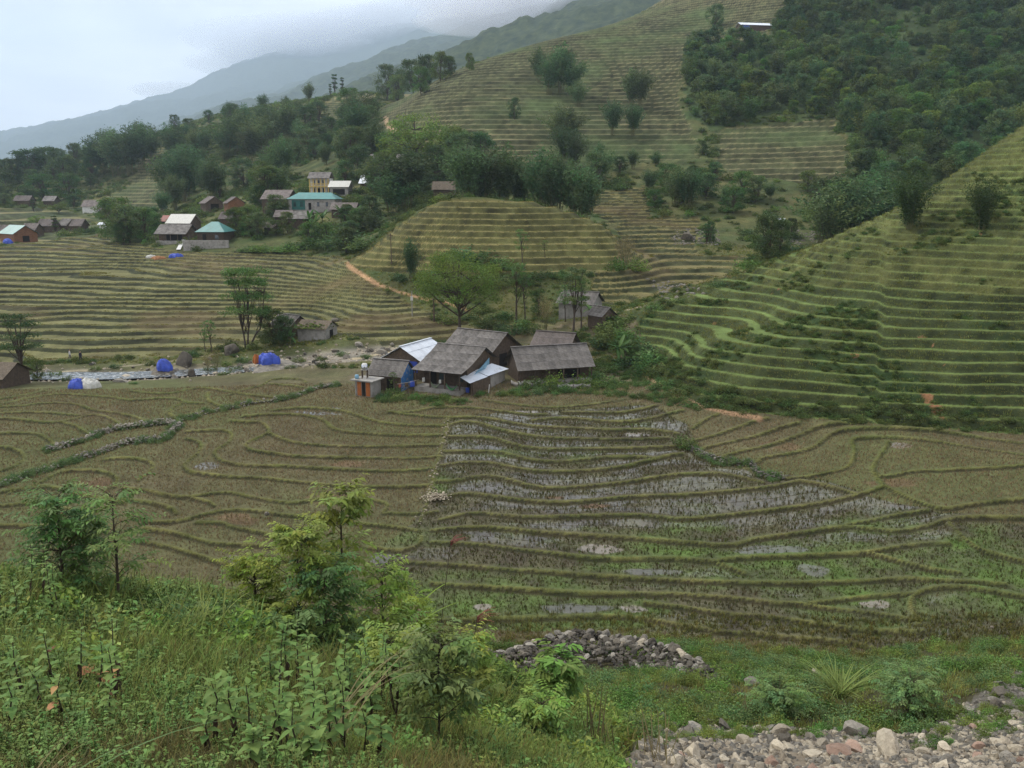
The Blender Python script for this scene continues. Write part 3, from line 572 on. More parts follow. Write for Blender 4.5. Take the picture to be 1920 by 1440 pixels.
def join(parts):
    V, F, Cc, o = [], [], [], 0
    for p in parts:
        V.append(p[0]); F.append(p[1] + o); o += len(p[0]); Cc.append(p[2] if len(p) > 2 else np.ones((len(p[0]), 3)))
    return np.concatenate(V), np.concatenate(F), np.concatenate(Cc)
def arc(p0, d, length, sag, n=6):
    t = np.linspace(0, 1, n)[:, None]; return np.asarray(p0) + np.asarray(d) * length * t + np.array([0, 0, -1.]) * sag * t ** 2

def mk_bamboo(seed, h=10., spread=2.6, nc=26, nl=130, ls=.55, base=.8, low=.3):
    rs = np.random.RandomState(seed); st, lf = [], []
    for i in range(nc):
        az = rs.uniform(0, 6.28); rr = rs.uniform(0, 1) ** .6; hh = h * rs.uniform(.72, 1.04) * (1 - .18 * rr); out = spread * rr * rs.uniform(.5, 1.2)
        t = np.linspace(0, 1, 9); x = base * rr * math.cos(az) + math.cos(az) * out * t ** 2.2; y = base * rr * math.sin(az) + math.sin(az) * out * t ** 2.2
        z = hh * (t - .20 * np.clip(t - .6, 0, 1) ** 1.5 * 2.2 * rr); P = np.stack([x, y, z], -1)
        if i < 12: st.append(tube(P, np.linspace(.06, .015, 9), 4))
        tt = low + (1 - low) * rs.uniform(0, 1, nl) ** .75; C = np.stack([np.interp(tt, t, P[:, k]) for k in range(3)], -1)
        tuft = rs.normal(size=(14, 3)) * (.45, .45, .3) * (h / 10); C = C + tuft[rs.randint(0, 14, nl)] * (.5 + .9 * tt[:, None]) + rs.normal(size=(nl, 3)) * .20 * h / 10
        tint = np.array([1., 1., 1.]) * rs.uniform(.75, 1.35) * np.array([rs.uniform(.85, 1.2), 1, rs.uniform(.8, 1.1)])
        lf.append(leaves(C, ls, ls * .34, rs, .55, np.repeat(tint[None], nl, 0)))
    return join(st), join(lf)
def mk_tree(seed, h=10., cw=8., trunk=.45, ch=.5, ncl=55, per=62, ls=.42, flat=.55, nst=1, wd=.5, mode='round'):
    rs = np.random.RandomState(seed); st, lf = [], []
    for s in range(nst):
        off = rs.normal(size=2) * .5 * (nst > 1); lean = rs.normal(size=2) * .06 * h; tz = h * trunk
        P = np.array([[off[0], off[1], -.4], [off[0] * 1.3 + lean[0] * .3, off[1] * 1.3 + lean[1] * .3, tz * .5], [off[0] * 2 + lean[0], off[1] * 2 + lean[1], tz], [off[0] * 2.4 + lean[0] * 1.3, off[1] * 2.4 + lean[1] * 1.3, h * .86]])
        P = smooth_line(P, 1); r0 = h * .026 / math.sqrt(nst); st.append(tube(P, np.linspace(r0, r0 * .25, len(P)), 7)); top = P[-3]
        for i in range(ncl // nst):
            az = rs.uniform(0, 6.28); el = rs.uniform(-.62, 1); rad = cw / 2 * rs.uniform(.35, 1.02)
            if mode == 'tier': lev = rs.choice([.30, .55, .80, .97]); zc = tz + (h - tz) * (lev + rs.uniform(-.04, .04)); rad *= (1.05 - .45 * lev)
            elif mode == 'umb': zc = tz + (h - tz) * (.35 + .55 * (1 - (rad / (cw / 2)) ** 2) + rs.uniform(-.18, .18))
            elif mode == 'dome': rr_ = math.sqrt(rs.uniform(.02, 1)); rad = cw / 2 * rr_; tp_ = math.sqrt(1 - .72 * rr_ ** 2); zc = tz + (h - tz) * rs.uniform(tp_ * .18, tp_)
            else: zc = tz + (h - tz) * (.42 + .54 * math.sin(el * 1.45)); rad *= math.cos(el * 1.25) ** .7
            c = np.array([top[0] * .6 + math.cos(az) * rad, top[1] * .6 + math.sin(az) * rad, zc])
            if i % 3 == 0:
                t0 = rs.uniform(.45, .95); b0 = P[int(t0 * (len(P) - 1))]; mid = (b0 + c) / 2 + (0, 0, .06 * h * rs.uniform(-.5, 1)); st.append(tube(np.array([b0, mid, c]), [r0 * .4, r0 * .25, r0 * .08], 4))
            sz = cw * .13 * rs.uniform(.7, 1.3); C = c + unit(rs.normal(size=(per, 3))) * (rs.uniform(0, 1, (per, 1)) ** .45) * sz * (1, 1, flat)
            tint = np.array([rs.uniform(.82, 1.2), 1, rs.uniform(.75, 1.1)]) * rs.uniform(.78, 1.3)
            lf.append(leaves(C, ls, ls * wd, rs, .25, np.repeat(tint[None], per, 0)))
    return join(st), join(lf)
def mk_bush(seed, r=1., n=420, ls=.22, flat=.8, wd=.5):
    rs = np.random.RandomState(seed); cl = unit(rs.normal(size=(16, 3)) * (1, 1, .8)); cl[:, 2] = np.abs(cl[:, 2]); cl *= r * rs.uniform(.45, .9, (16, 1)); cl[:, 2] *= flat
    k = rs.randint(0, 16, n); C = cl[k] + rs.normal(size=(n, 3)) * r * .22; C[:, 2] = np.abs(C[:, 2])
    tints = rs.uniform(.7, 1.35, (16, 1)) * np.stack([rs.uniform(.85, 1.2, 16), np.ones(16), rs.uniform(.8, 1.1, 16)], -1)
    return join([leaves(C, ls, ls * wd, rs, .1, tints[k])])
def mk_tuft(seed, n=9, h=.3, spread=.16, w=.02, lean=.5):
    rs = np.random.RandomState(seed); V, F = [], []
    for i in range(n):
        az = rs.uniform(0, 6.28); b = rs.normal(size=2) * spread * .4; hh = h * rs.uniform(.55, 1.15); l = lean * hh * rs.uniform(.2, 1); px_, py_ = -math.sin(az) * w, math.cos(az) * w; o = len(V)
        m1 = (b[0] + math.cos(az) * l * .35, b[1] + math.sin(az) * l * .35, hh * .62); tp = (b[0] + math.cos(az) * l, b[1] + math.sin(az) * l, hh)
        V += [(b[0] - px_, b[1] - py_, -.03), (b[0] + px_, b[1] + py_, -.03), (m1[0] + px_ * .8, m1[1] + py_ * .8, m1[2]), (m1[0] - px_ * .8, m1[1] - py_ * .8, m1[2]), tp, tp]
        F += [(o, o + 1, o + 2, o + 3), (o + 3, o + 2, o + 4, o + 5)]
    V = np.array(V); V[5::6] += (.003, .003, 0); return V, np.array(F), np.repeat(rs.uniform(.7, 1.3, (n, 1)) * np.stack([rs.uniform(.9, 1.25, n), np.ones(n), rs.uniform(.7, 1.1, n)], -1), 6, 0)
def me_of(name, t, m, smooth=False):
    me = mesh_np(name, t[0], t[1], t[2] if len(t) > 2 else None, smooth=smooth); me.materials.append(m); return me

# scattering of what nobody could count (instances of one small mesh over points)
def scatter(name, me, pts, scl, rot=None, label='', category='', vary=.0):
    proto = bpy.data.objects.new(name + '_piece', me)
    n = len(pts); pm = bpy.data.meshes.new(name); pm.vertices.add(n); pm.vertices.foreach_set('co', np.asarray(pts, np.float32).ravel())
    a = pm.attributes.new('scl', 'FLOAT', 'POINT'); a.data.foreach_set('value', np.broadcast_to(np.asarray(scl, np.float32), (n,)).copy())
    if rot is None: rot = np.stack([RN.normal(size=n) * .12, RN.normal(size=n) * .12, RN.uniform(0, 6.28, n)], -1)
    b = pm.attributes.new('rot', 'FLOAT_VECTOR', 'POINT'); b.data.foreach_set('vector', np.asarray(rot, np.float32).ravel())
    o = link(name, pm, None, kind='stuff', label=label, category=category)
    ng = bpy.data.node_groups.new(name, 'GeometryNodeTree'); ng.interface.new_socket('Geometry', in_out='INPUT', socket_type='NodeSocketGeometry'); ng.interface.new_socket('Geometry', in_out='OUTPUT', socket_type='NodeSocketGeometry')
    nn = ng.nodes; gi = nn.new('NodeGroupInput'); go = nn.new('NodeGroupOutput'); ip = nn.new('GeometryNodeInstanceOnPoints'); oi = nn.new('GeometryNodeObjectInfo'); oi.inputs['Object'].default_value = proto
    s = nn.new('GeometryNodeInputNamedAttribute'); s.data_type = 'FLOAT'; s.inputs['Name'].default_value = 'scl'; r = nn.new('GeometryNodeInputNamedAttribute'); r.data_type = 'FLOAT_VECTOR'; r.inputs['Name'].default_value = 'rot'
    lk = ng.links.new; lk(gi.outputs[0], ip.inputs['Points']); lk(oi.outputs['Geometry'], ip.inputs['Instance']); lk(s.outputs['Attribute'], ip.inputs['Scale']); lk(r.outputs['Attribute'], ip.inputs['Rotation']); lk(ip.outputs[0], go.inputs[0])
    md = o.modifiers.new('scatter', 'NODES'); md.node_group = ng
    return o
VIS = (np.abs(UU) < np.where(YY < 50, .735, .66))
def pick(mask, n, w=None):
    """n random land points inside a mask, even in plan"""
    idx = np.where((mask & VIS).ravel())[0]; dy = np.gradient(YR)[:, None] * YY * DU; p = dy.ravel()[idx] * (1 if w is None else w.ravel()[idx]); p = p / p.sum()
    k = RN.choice(idx, size=n, replace=n > len(idx) * .6, p=p); x = XX.ravel()[k]; y = YY.ravel()[k]
    x = x + RN.uniform(-.5, .5, len(k)) * DU * y; y = y + RN.uniform(-.5, .5, len(k)) * dy.ravel()[k] / (DU * y); return np.stack([x, y, zf(x, y)], -1)

# ------------------------------------------------------------------ paddies: stubble, sprouts, bank grass
inp = M_PD & (DB > .33) & (PYB > 720)
gp = np.stack(np.meshgrid(np.arange(-75, 75, .24), np.arange(47, 106, .24)), -1).reshape(-1, 2); gp = gp + RN.uniform(-.13, .13, gp.shape)
gp = gp[np.abs(gp[:, 0] / gp[:, 1]) < .66]; gp = gp[lookup(inp, gp[:, 0], gp[:, 1])]
gw = lookup(M_W, gp[:, 0], gp[:, 1]); gpu = (lookup(wet, gp[:, 0], gp[:, 1]) > .93) & (RN.uniform(size=len(gp)) < .6); gg = lookup(greenw[..., 0], gp[:, 0], gp[:, 1]); ru = RN.uniform(size=len(gp))
G3 = np.stack([gp[:, 0], gp[:, 1], zf(gp[:, 0], gp[:, 1])], -1)
for nm, sel, mt, h, lab in [('stubble', ~gw & (ru < .8), 'stub', .19, 'cut rice stubble on the dry brown paddies'), ('wet_stubble', gw & ~gpu & (ru > gg * .6) & (ru < .9), 'stubwet', .23, 'dark rice stubble standing in the flooded paddies'),
                            ('rice_sprouts', gw & ~gpu & (ru < gg * .75 + .08), 'sprout', .15, 'bright green regrowth in the flooded paddies')]:
    P = G3[sel]; scatter(nm, me_of(nm, mk_tuft(5, 6, h, .12, .014, .4), ML[mt]), P, RN.uniform(.6, 1.35, len(P)), None, lab, 'stubble')
bl = np.concatenate([l for l in BANK3]); bl = bl[:, :2] + RN.normal(size=(len(bl), 2)) * .07; bl = bl[(np.abs(bl[:, 0] / bl[:, 1]) < .68)]
B3 = np.stack([bl[:, 0], bl[:, 1], zf(bl[:, 0], bl[:, 1])], -1)
scatter('bank_grass', me_of('bank_grass', mk_tuft(6, 10, .09, .20, .010, 1.2), ML['grass']), B3, RN.uniform(.5, 1.2, len(B3)), None, 'short grass along the paddy banks', 'grass')
P = pick(M_RH & ISR, 9000); scatter('hill_grass', me_of('hill_grass', mk_tuft(7, 12, .26, .35, .020, 1.1), ML['rough']), P, RN.uniform(.4, 1.15, len(P)), None, 'rough grass on the risers of the stepped hill', 'grass')
P = pick((M_MD | M_LP | M_MC) & (FR < .14), 12000); scatter('terrace_grass', me_of('terrace_grass', mk_tuft(8, 12, .2, .4, .030, 1.0), ML['grass']), P, RN.uniform(.4, 1.1, len(P)), None, 'short grass along the far terrace edges', 'grass')

# ------------------------------------------------------------------ scrub and the wood on the steep slope
BUSH = [mk_bush(100 + i, 1, 420, .24, .8) for i in range(3)]
FWP = [(1275,105),(1330,95),(1440,75),(1500,-40),(2300,-200),(2300,250),(1790,345),(1700,370),(1610,345),(1590,260),(1560,215),(1440,212),(1330,236),(1290,205)]
M_FW = ~inpoly(PXB, PYB, [(1360,20),(1460,20),(1460,85),(1360,85)]) & inpoly(PJX, PJY, FWP) & (YY > 235) & (YY < 620)
LHP = inpoly(PJX, PJY, [(-300,390),(-300,320),(0,320),(180,260),(290,240),(430,215),(620,165),(720,150),(720,250),(690,345),(560,345),(500,380),(300,400)]) & (YY > 255)
MS = ~M_RH & ~M_FH & ~M_LH & ~M_LP & ~M_MC & ~M_MD & (YY > 196) & (YY < 620) & (PYB > -80) & (PYB < 480)
dens = np.clip(.45 + fbm(XX / 30, YY / 30, 130, 3) * 2.2, 0.06, 1)
for i, n in enumerate((8000, 8000, 4000)):
    P = pick(MS | (LHP & ~M_LH), n, dens); P[:, 2] -= .25
    scatter('undergrowth', me_of('undergrowth', BUSH[i], ML[('scrub', 'scrub', 'lime')[i]]), P, np.clip(RN.lognormal(.02, .5, len(P)), .35, 2.8), None, 'low scrub and weeds over the unfarmed slopes', 'undergrowth')
P = pick(M_RH & (gl[..., 0] > .3) & ISR, 1000); scatter('undergrowth', me_of('undergrowth', BUSH[0], ML['scrub']), P, RN.uniform(.15, .6, len(P)), None, 'green weeds on the banks of the stepped hill', 'undergrowth')
FT = [mk_tree(200 + i, 9, 8, .08, ncl=56, per=46, ls=.60, flat=.85) for i in range(3)] + [mk_bamboo(210 + i, 9, 3.4, 20, 90, .7, 1.2, .15) for i in range(2)]
for i, n in enumerate((300, 300, 260, 260, 240)):
    P = pick(M_FW, n); P[:, 2] -= .8
    scatter('forest', me_of('forest', FT[i][1], ML[('dark', 'bamboo', 'lime', 'mid', 'bamboo')[i]]), P, RN.uniform(.5, 1.25, len(P)), None, 'dense wood covering the steep slope above the stepped hill', 'forest')

# ------------------------------------------------------------------ trees one can tell apart
def pair(name, t, lm, bark): return (me_of(name + '_stem', t[0], bark, True), me_of(name + '_crown', t[1], lm))
KINDS = {}
for i in range(3):
    KINDS['bamboo%d' % i] = (pair('bamboo', mk_bamboo(300 + i, 10, 2.7 + .5 * i, 28, 135, .52), ML['bamboo'], m_cane), 'bamboo_clump', 10)
    KINDS['tree%d' % i] = (pair('tree', mk_tree(320 + i, 10, 8.0, .13, ncl=84, per=56, ls=.44, flat=.8), ML[('dark', 'mid', 'dark')[i]], m_bark), 'broadleaf_tree', 10)
KINDS['lime'] = (pair('lime_tree', mk_tree(330, 10, 10.5, .26, ncl=96, per=55, ls=.42, flat=.6, mode='dome'), ML['lime'], m_bark), 'broadleaf_tree', 10)
KINDS['umb'] = (pair('umbrella_tree', mk_tree(331, 10, 10.5, .36, ncl=120, per=95, ls=.26, flat=.5, mode='dome'), leaf_mat('canopy_leaf', (.135, .215, .050), .1, .01), m_bark), 'broadleaf_tree', 10)
KINDS['tier'] = (pair('tiered_tree', mk_tree(332, 10, 6.6, .30, ncl=105, per=70, ls=.26, flat=.45, nst=3, mode='tier'), ML['mid'], m_bark), 'broadleaf_tree', 10)
KINDS['tier1'] = (pair('tiered_tree', mk_tree(333, 10, 6.4, .36, ncl=52, per=70, ls=.26, flat=.40, mode='tier'), ML['dark'], m_bark), 'broadleaf_tree', 10)
KINDS['thin'] = (pair('thin_tree', mk_tree(334, 10, 5.4, .5, ncl=30, per=58, ls=.26, flat=.55), ML['mid'], m_bark), 'slender_tree', 10)
KINDS['bare'] = (pair('bare_bamboo', mk_bamboo(335, 10, 3.0, 44, 40, .26, .6, .45), ML['straw'], m_cane), 'bamboo_clump', 10)
KINDS['conifer'] = (pair('conifer', mk_tree(336, 10, 3.4, .15, ncl=60, per=40, ls=.4, flat=.7, mode='tier'), ML['dark'], m_bark), 'conifer_tree', 10)
KINDS['dbamboo'] = (pair('dark_bamboo', mk_bamboo(337, 10, 3.2, 34, 170, .42, 1.1, .12), leaf_mat('deep_bamboo_leaf', (.045, .075, .026), .1, .01), m_cane), 'bamboo_clump', 10)
KINDS['bush'] = ((None, me_of('shrub_crown', mk_bush(340, 1, 700, .17, .9), ML['mid'])), 'shrub', 1.5)
KINDS['lbush'] = ((None, me_of('shrub_crown', mk_bush(341, 1, 700, .17, .9), ML['lime'])), 'shrub', 1.5)
KINDS['dbush'] = ((None, me_of('shrub_crown', mk_bush(342, 1, 700, .17, 1.0), ML['dark'])), 'shrub', 1.5)
def plant(kind, pos, h, label, group=None, wide=1.0, cat=None):
    (st, cr), nm, H = KINDS[kind]; s = h / H
    o = link(nm, None, None, loc=pos - Vector((0, 0, .1 * s)), rot=(0, 0, R.uniform(0, 6.28)), label=label, category=cat or {'shrub': 'shrub', 'bamboo_clump': 'bamboo'}.get(nm, 'tree'))
    o.scale = (s * wide, s * wide, s)
    if group: o['group'] = group
    if st: link('trunk' if 'tree' in nm else 'stem', st, None, o)
    link('crown', cr, None, o); return o
def cluster(lst, label, group, y0=120, y1=690, cat=None):
    for a in lst:
        kind, px, py, hp = a[:4]; p = at(px, py, y0, y1) if len(a) < 6 else at_y(px, py, a[5])
        if kind in ('bamboo', 'tree'): kind += str(R.randrange(3))
        plant(kind, p, hp * p.y / F_PX * (1.02 if p.y < 250 else 1.18), label, group, a[4] if len(a) > 4 and a[4] else 1., cat)
b, t = 'bamboo', 'tree'
cluster([(b,876,380,118,1.2,207),(b,908,380,112,1.2,212),(b,942,380,118,1.1,216),(b,975,380,108,1.1,221),(b,1012,385,112,1.1,208),(b,1046,390,110,1.2,206),(b,1078,395,112,1.2,205),(b,1098,400,92,1.1,202),(b,895,380,120,1.2,226),(b,1030,380,118,1.2,224)],
        'dark bamboo clump in the grove right behind the stepped mound', 'bamboo grove behind the mound')
cluster([(b,760,392,96,1.6),(b,735,400,80,1.4)], 'drooping bamboo clump at the foot of the village bank beside the mound', 'bamboo beside the mound', 200)
cluster([('lime',788,318,90,1.15)], 'spreading light green tree standing above the village, bare dark trunk', None)
cluster([(t,850,325,75),(t,842,300,50),(t,870,330,70),(t,905,320,62),(t,890,290,40),(t,820,345,60),(t,715,345,45,1.3),(t,680,330,50,1.3),(t,660,300,55,1.2),(b,700,290,60,1.2),(b,670,270,70,1.2),(b,690,240,50,1.2),(b,650,250,45,1.2)],
        'dark tree among the thicket above the village roofs', 'thicket above the village', 230)
cluster([(b,1030,172,62,1.1),(b,1050,170,70,1.1),(b,1070,176,66,1.1),(b,1010,150,50),(b,1085,195,44),(b,1040,130,34),(b,1065,125,30)], 'bamboo clump in the gully of the terraced hill', 'bamboo in the hill gully', 260)
cluster([(b,1185,195,56,1.1),(b,1202,197,60,1.1)], 'twin dark bamboo clump on the bare hillside ledge', 'bamboo on the ledge', 260)
cluster([(b,1150,246,56,1.1),(b,1187,246,52,1.0)], 'upright bamboo clump with clear stems below the hillside ledge', 'bamboo below the ledge', 260)
cluster([(b,1045,262,62,1.2),(b,1072,258,55,1.2),(b,1060,300,66,1.2),(b,1075,310,60,1.1)], 'bamboo clump stepping down the hollow behind the grove', 'bamboo in the hollow', 240)
cluster([(t,965,218,32,.8)], 'lone dark shrub tree on the terraced hill', None, 260)
cluster([(b,1265,388,72,1.2),(b,1290,392,80,1.2),(t,1120,345,50),(b,1130,335,60)], 'dark clump of trees at the foot of the scrub slope', 'trees at the foot of the scrub slope', 220)
cluster([(t,1340,52,32,1.1),(t,1330,100,30,1.2),(t,1305,120,34,1.2)], 'round dark tree near the white hilltop hut', 'trees near the hilltop hut', 330)
cluster([(t,725,180,48,1.0),(t,745,185,40),(t,775,165,48),(t,800,158,46),(t,825,150,42),(t,845,140,30),(b,755,180,50),(t,880,125,24,.7),(t,790,180,40),(t,885,128,20,.6)], 'tree on the crest behind the terraced hill', 'trees on the crest', 380)
cluster([('conifer',627,158,30),('conifer',640,160,24),('conifer',618,160,18)], 'pointed dark conifer on the skyline ridge', 'conifers on the ridge', 380)
cluster([(b,195,325,66,1.3),(b,220,325,70,1.3),(b,245,322,72,1.3),(b,268,310,66,1.3),(b,283,300,56,1.2),(b,205,300,48,1.2),(b,262,285,44,1.2)], 'bamboo clump in the big grove on the low hill', 'grove on the low hill', 330)
cluster([(t,20,350,40,1.4),(t,55,345,50,1.4),(t,95,335,48,1.4),(t,120,350,46,1.3),(t,145,310,32),(t,10,375,40,1.4),(t,80,375,40,1.4),(t,130,372,40,1.3),(t,-30,350,44,1.4),(t,110,310,24,1.2),(t,90,318,22,1.3)], 'blue green tree in the hazy wood beyond the far houses', 'wood beyond the far houses', 330)
cluster([(b,318,290,48,1.2),(b,330,300,55,1.2),(b,360,290,44,1.2),(b,385,285,40,1.2),(t,330,238,22),(b,310,340,40,1.2)], 'hazy bamboo clump in the dip between the low hills', 'bamboo in the dip', 330)
cluster([(b,315,370,70,1.3),(b,345,372,85,1.2),(b,330,385,60,1.2),(b,355,345,70,1.2),(b,305,395,40,1.2),(b,345,320,50,1.1)], 'tall bamboo clump stepping up the slope above the village edge', 'bamboo above the village edge', 245)
cluster([(b,398,375,68,1.25)], 'single plume of bamboo beside the terraced patch', None, 245)
cluster([(b,425,290,62,1.3),(b,445,280,66,1.3),(b,470,300,60,1.3),(b,490,285,62,1.3),(b,515,270,56,1.3),(b,540,262,58,1.3),(b,500,250,52,1.3),(b,460,250,44,1.2),(b,540,300,40,1.2),(t,580,250,40,1.2),(t,600,230,34,1.2)], 'bamboo clump in the broad grove on the middle slope', 'grove on the middle slope', 300)
cluster([(b,518,330,60,1.25),(b,530,335,70,1.1),(b,505,345,40,1.2)], 'bamboo clump above the big spreading village tree', 'bamboo above the village tree', 260)
cluster([(t,505,378,56,1.5),(t,525,375,40,1.3)], 'big dark spreading tree beside the brown barn', 'dark trees beside the barn', 235)
cluster([(t,655,215,40,1.2),(b,665,240,50,1.2),(b,640,300,40,1.2),(b,610,300,34,1.2)], 'dark tree on the shoulder above the yellow house', 'trees above the yellow house', 290)
cluster([(t,220,452,68,1.2),(t,245,455,66,1.2),(t,272,450,50,1.1),(t,232,458,40,1.2),(t,290,440,42)], 'dense dark tree at the edge of the terraces by the village', 'trees at the village edge', 200)
cluster([(t,470,440,52,1.1),(t,485,445,44,1.1),(t,450,430,34),(t,540,438,38),(t,530,410,24)], 'leafy tree between the village houses', 'trees between the houses', 200)
cluster([('dbush',590,462,30,1.6),('bush',620,465,36,1.8),('dbush',655,460,40,1.8),('bush',640,440,34,1.6),('bush',690,465,40,1.6),('lbush',500,470,20,2.6),('lbush',540,470,20,2.4),('bush',470,470,16,2.4),('dbush',700,430,44,1.6),('bush',580,440,26,1.5),('bush',560,465,22,2)],
        'round shrub in the green belt below the village houses', 'shrubs below the village', 185)
cluster([('lime',70,420,16,1.4),('lime',110,405,18,1.5),('conifer',65,402,18,1.2),('conifer',107,435,26,1.4),(t,10,395,20,1.4),(t,40,390,18,1.4),(t,140,395,20,1.4)], 'small tree among the far brown roofs', 'trees among the far roofs', 240)
cluster([(b,1548,430,112,1.5,200),(b,1572,430,124,1.5,205),(b,1606,430,112,1.5,210),(b,1640,420,100,1.5,216),(b,1672,410,90,1.4,224),(t,1660,380,50,1.3,250)], 'tall dark bamboo behind the shoulder of the stepped hill', 'bamboo behind the stepped hill')
cluster([('dbamboo',1706,430,106,1.15)], 'dark bushy bamboo standing on the stepped hill terraces', None, 100, 150)
cluster([('dbamboo',1840,430,102,.95)], 'dark bamboo with a bare thin stem group at its foot on the stepped hill', None, 100, 150)
cluster([(t,1432,505,86,.95,152),(t,1460,500,66,.9,156),('lbush',1405,530,30,1.5,146),('bush',1380,535,26,1.4,142)], 'leafy tree behind the nose of the stepped hill', 'trees behind the hill nose')
cluster([(t,1330,455,38,.7),('conifer',1323,458,36,1.2),('dbush',1400,440,20,1.4),('dbush',1500,470,22,1.5),(t,1480,450,40,.8)], 'small dark tree by the rocky stream in the side valley', 'trees by the side stream', 170)
cluster([('bare',1172,500,72,1.0),('lbush',1195,505,34,1.2),('lbush',1150,500,34,1.2)], 'feathery olive green bamboo at the foot of the stepped mound', 'feathery bamboo at the mound', 150)
cluster([('bamboo0',772,530,80,.8),('dbush',800,530,36,1.2),('dbush',750,525,26,1.2)], 'dark upright bush at the corner of the orange path', 'bushes at the path corner', 140)
cluster([('bush',835,490,36,1.3),('dbush',870,485,40,1.3),('bush',905,490,44,1.4),('bush',940,500,34,1.3),('dbush',930,535,36,1.4),('bush',990,530,28,1.4),('dbush',1020,520,24,1.4),('bush',1060,520,20,1.4),('thin',980,500,70,.7),('thin',1022,482,32,1)], 'shrub on the lower steps of the mound', 'shrubs on the mound foot', 140)
cluster([('umb',862,628,162,.88)], 'large flat-topped light green tree with a dark leaning trunk behind the house', None, 110, 160)
cluster([('thin',968,605,110,.85),('thin',985,600,90,.7)], 'slender crooked tree between the farmhouse and the mound', 'slender trees behind the farmhouse', 110, 170)
cluster([('tier1',1075,625,118,.85),('thin',1090,622,100,.7)], 'slim tree with a flat leafy top beside the patched hut', 'slim trees beside the patched hut', 110, 170)
cluster([('bare',1024,618,78,.75)], 'dry brown bamboo clump behind the farm sheds', None, 110, 170)
cluster([('bush',890,590,30,1.2),('bush',840,605,34,1.1),('bush',820,600,24,1.0),('dbush',955,625,44,1.1),('dbush',780,648,26,1.2),('dbush',830,646,22,1.2),('bush',930,600,24,1.2),('bush',1150,625,46,1.2),('bush',1175,640,40,1.2),('dbush',1190,660,50,1.1),('bush',1215,690,60,1.1),('bush',1200,705,40,1.2),('lbush',1185,650,26,1),('dbush',1120,650,34,1.2)],
        'green shrub growing around the farmhouse yard', 'shrubs round the farmhouse', 95, 170)
cluster([('tier',462,655,148,1.0)], 'tall open tree with several thin trunks above the stream', None, 115, 160)
cluster([('tree1',512,648,66,1.15),('tree0',530,650,56,1.0)], 'low dark tree leaning over the vine covered hut', 'dark trees by the vine hut', 115, 160)
cluster([('thin',398,662,62,.9),('thin',385,660,44,.8),('bare',405,690,52,1.0),('bare',390,692,44,1.0),('dbush',360,668,20,1.5),('bush',440,690,20,1.4),('bush',420,700,14,1.6)], 'scrubby bush on the stream bank by the big boulder', 'bushes on the stream bank', 105, 150)
cluster([('tier1',46,712,125,1.15),('tree1',70,706,40,.9),('bush',105,700,22,1.2),('bush',125,708,18,1.3)], 'airy dark tree beside the thatched hut at the stream', 'trees beside the stream hut', 100, 150)
cluster([('bush',1286,838,36,.95)], 'lone round bush on a stone paddy wall', None, 60, 110)
cluster([('bush',1230,575,22,1.6),('bush',1270,565,20,1.5),('dbush',1345,535,26,1.3)], 'low shrub on the lip of the stepped hill', 'shrubs on the hill lip', 110, 150)

def wild(poly, n, kinds, hm, where, group, y0=255, y1=620):
    msk = inpoly(PXB, PYB, poly) & (YY > y0) & (YY < y1) & ~M_FH & ~M_LH
    for p in pick(msk, n):
        qx, qy = pix(*p)
        if any(a_ < qx < b_ and c_ < qy < d_ for a_, b_, c_, d_ in ((535, 650, 385, 440), (295, 440, 440, 476), (565, 700, 352, 386), (815, 855, 350, 380))): continue
        k = R.choice(kinds); k = k + str(R.randrange(3)) if k in ('bamboo', 'tree') else k
        plant(k, Vector(p), R.uniform(*hm), ('arching bamboo clump ' if k[0] == 'b' else 'light green spreading tree ' if k[0] == 'l' else 'rounded leafy tree ') + where, ('bamboo ' if k[0] == 'b' else 'trees ') + group, R.uniform(1., 1.4))
wild([(-100,385),(0,330),(190,265),(300,250),(300,390),(120,400)], 26, ('bamboo', 'tree'), (7, 13), 'scattered over the low hazy hill', 'of the low hazy hill', 300)
wild([(300,380),(320,255),(460,215),(620,170),(640,240),(560,340),(430,370)], 44, ('bamboo', 'bamboo', 'tree'), (7, 14), 'scattered on the slope above the village', 'of the village slope', 270)
wild([(560,340),(600,260),(700,200),(730,260),(900,290),(960,360),(840,365),(720,400)], 34, ('bamboo', 'tree', 'tree'), (8, 13), 'in the mixed thicket uphill of the village roofs', 'of the mixed thicket', 225)
wild([(1110,330),(1250,290),(1330,240),(1340,330),(1400,380),(1560,350),(1620,350),(1560,400),(1240,400)], 26, ('tree', 'bamboo', 'lime', 'tree'), (4, 8), 'on the green scrub slope beneath the wood', 'of the scrub slope', 225)
wild([(560,475),(580,420),(700,400),(740,440),(680,480)], 12, ('tree', 'bamboo'), (4, 7), 'in the green belt between the village and the mound', 'of the green belt', 190, 260)
wild([(180,440),(300,425),(320,455),(560,450),(560,425),(440,400),(470,380),(560,400),(690,390),(690,420)], 16, ('tree', 'tree'), (4, 7.5), 'in a garden beside the village houses', 'of the village gardens', 215, 330)

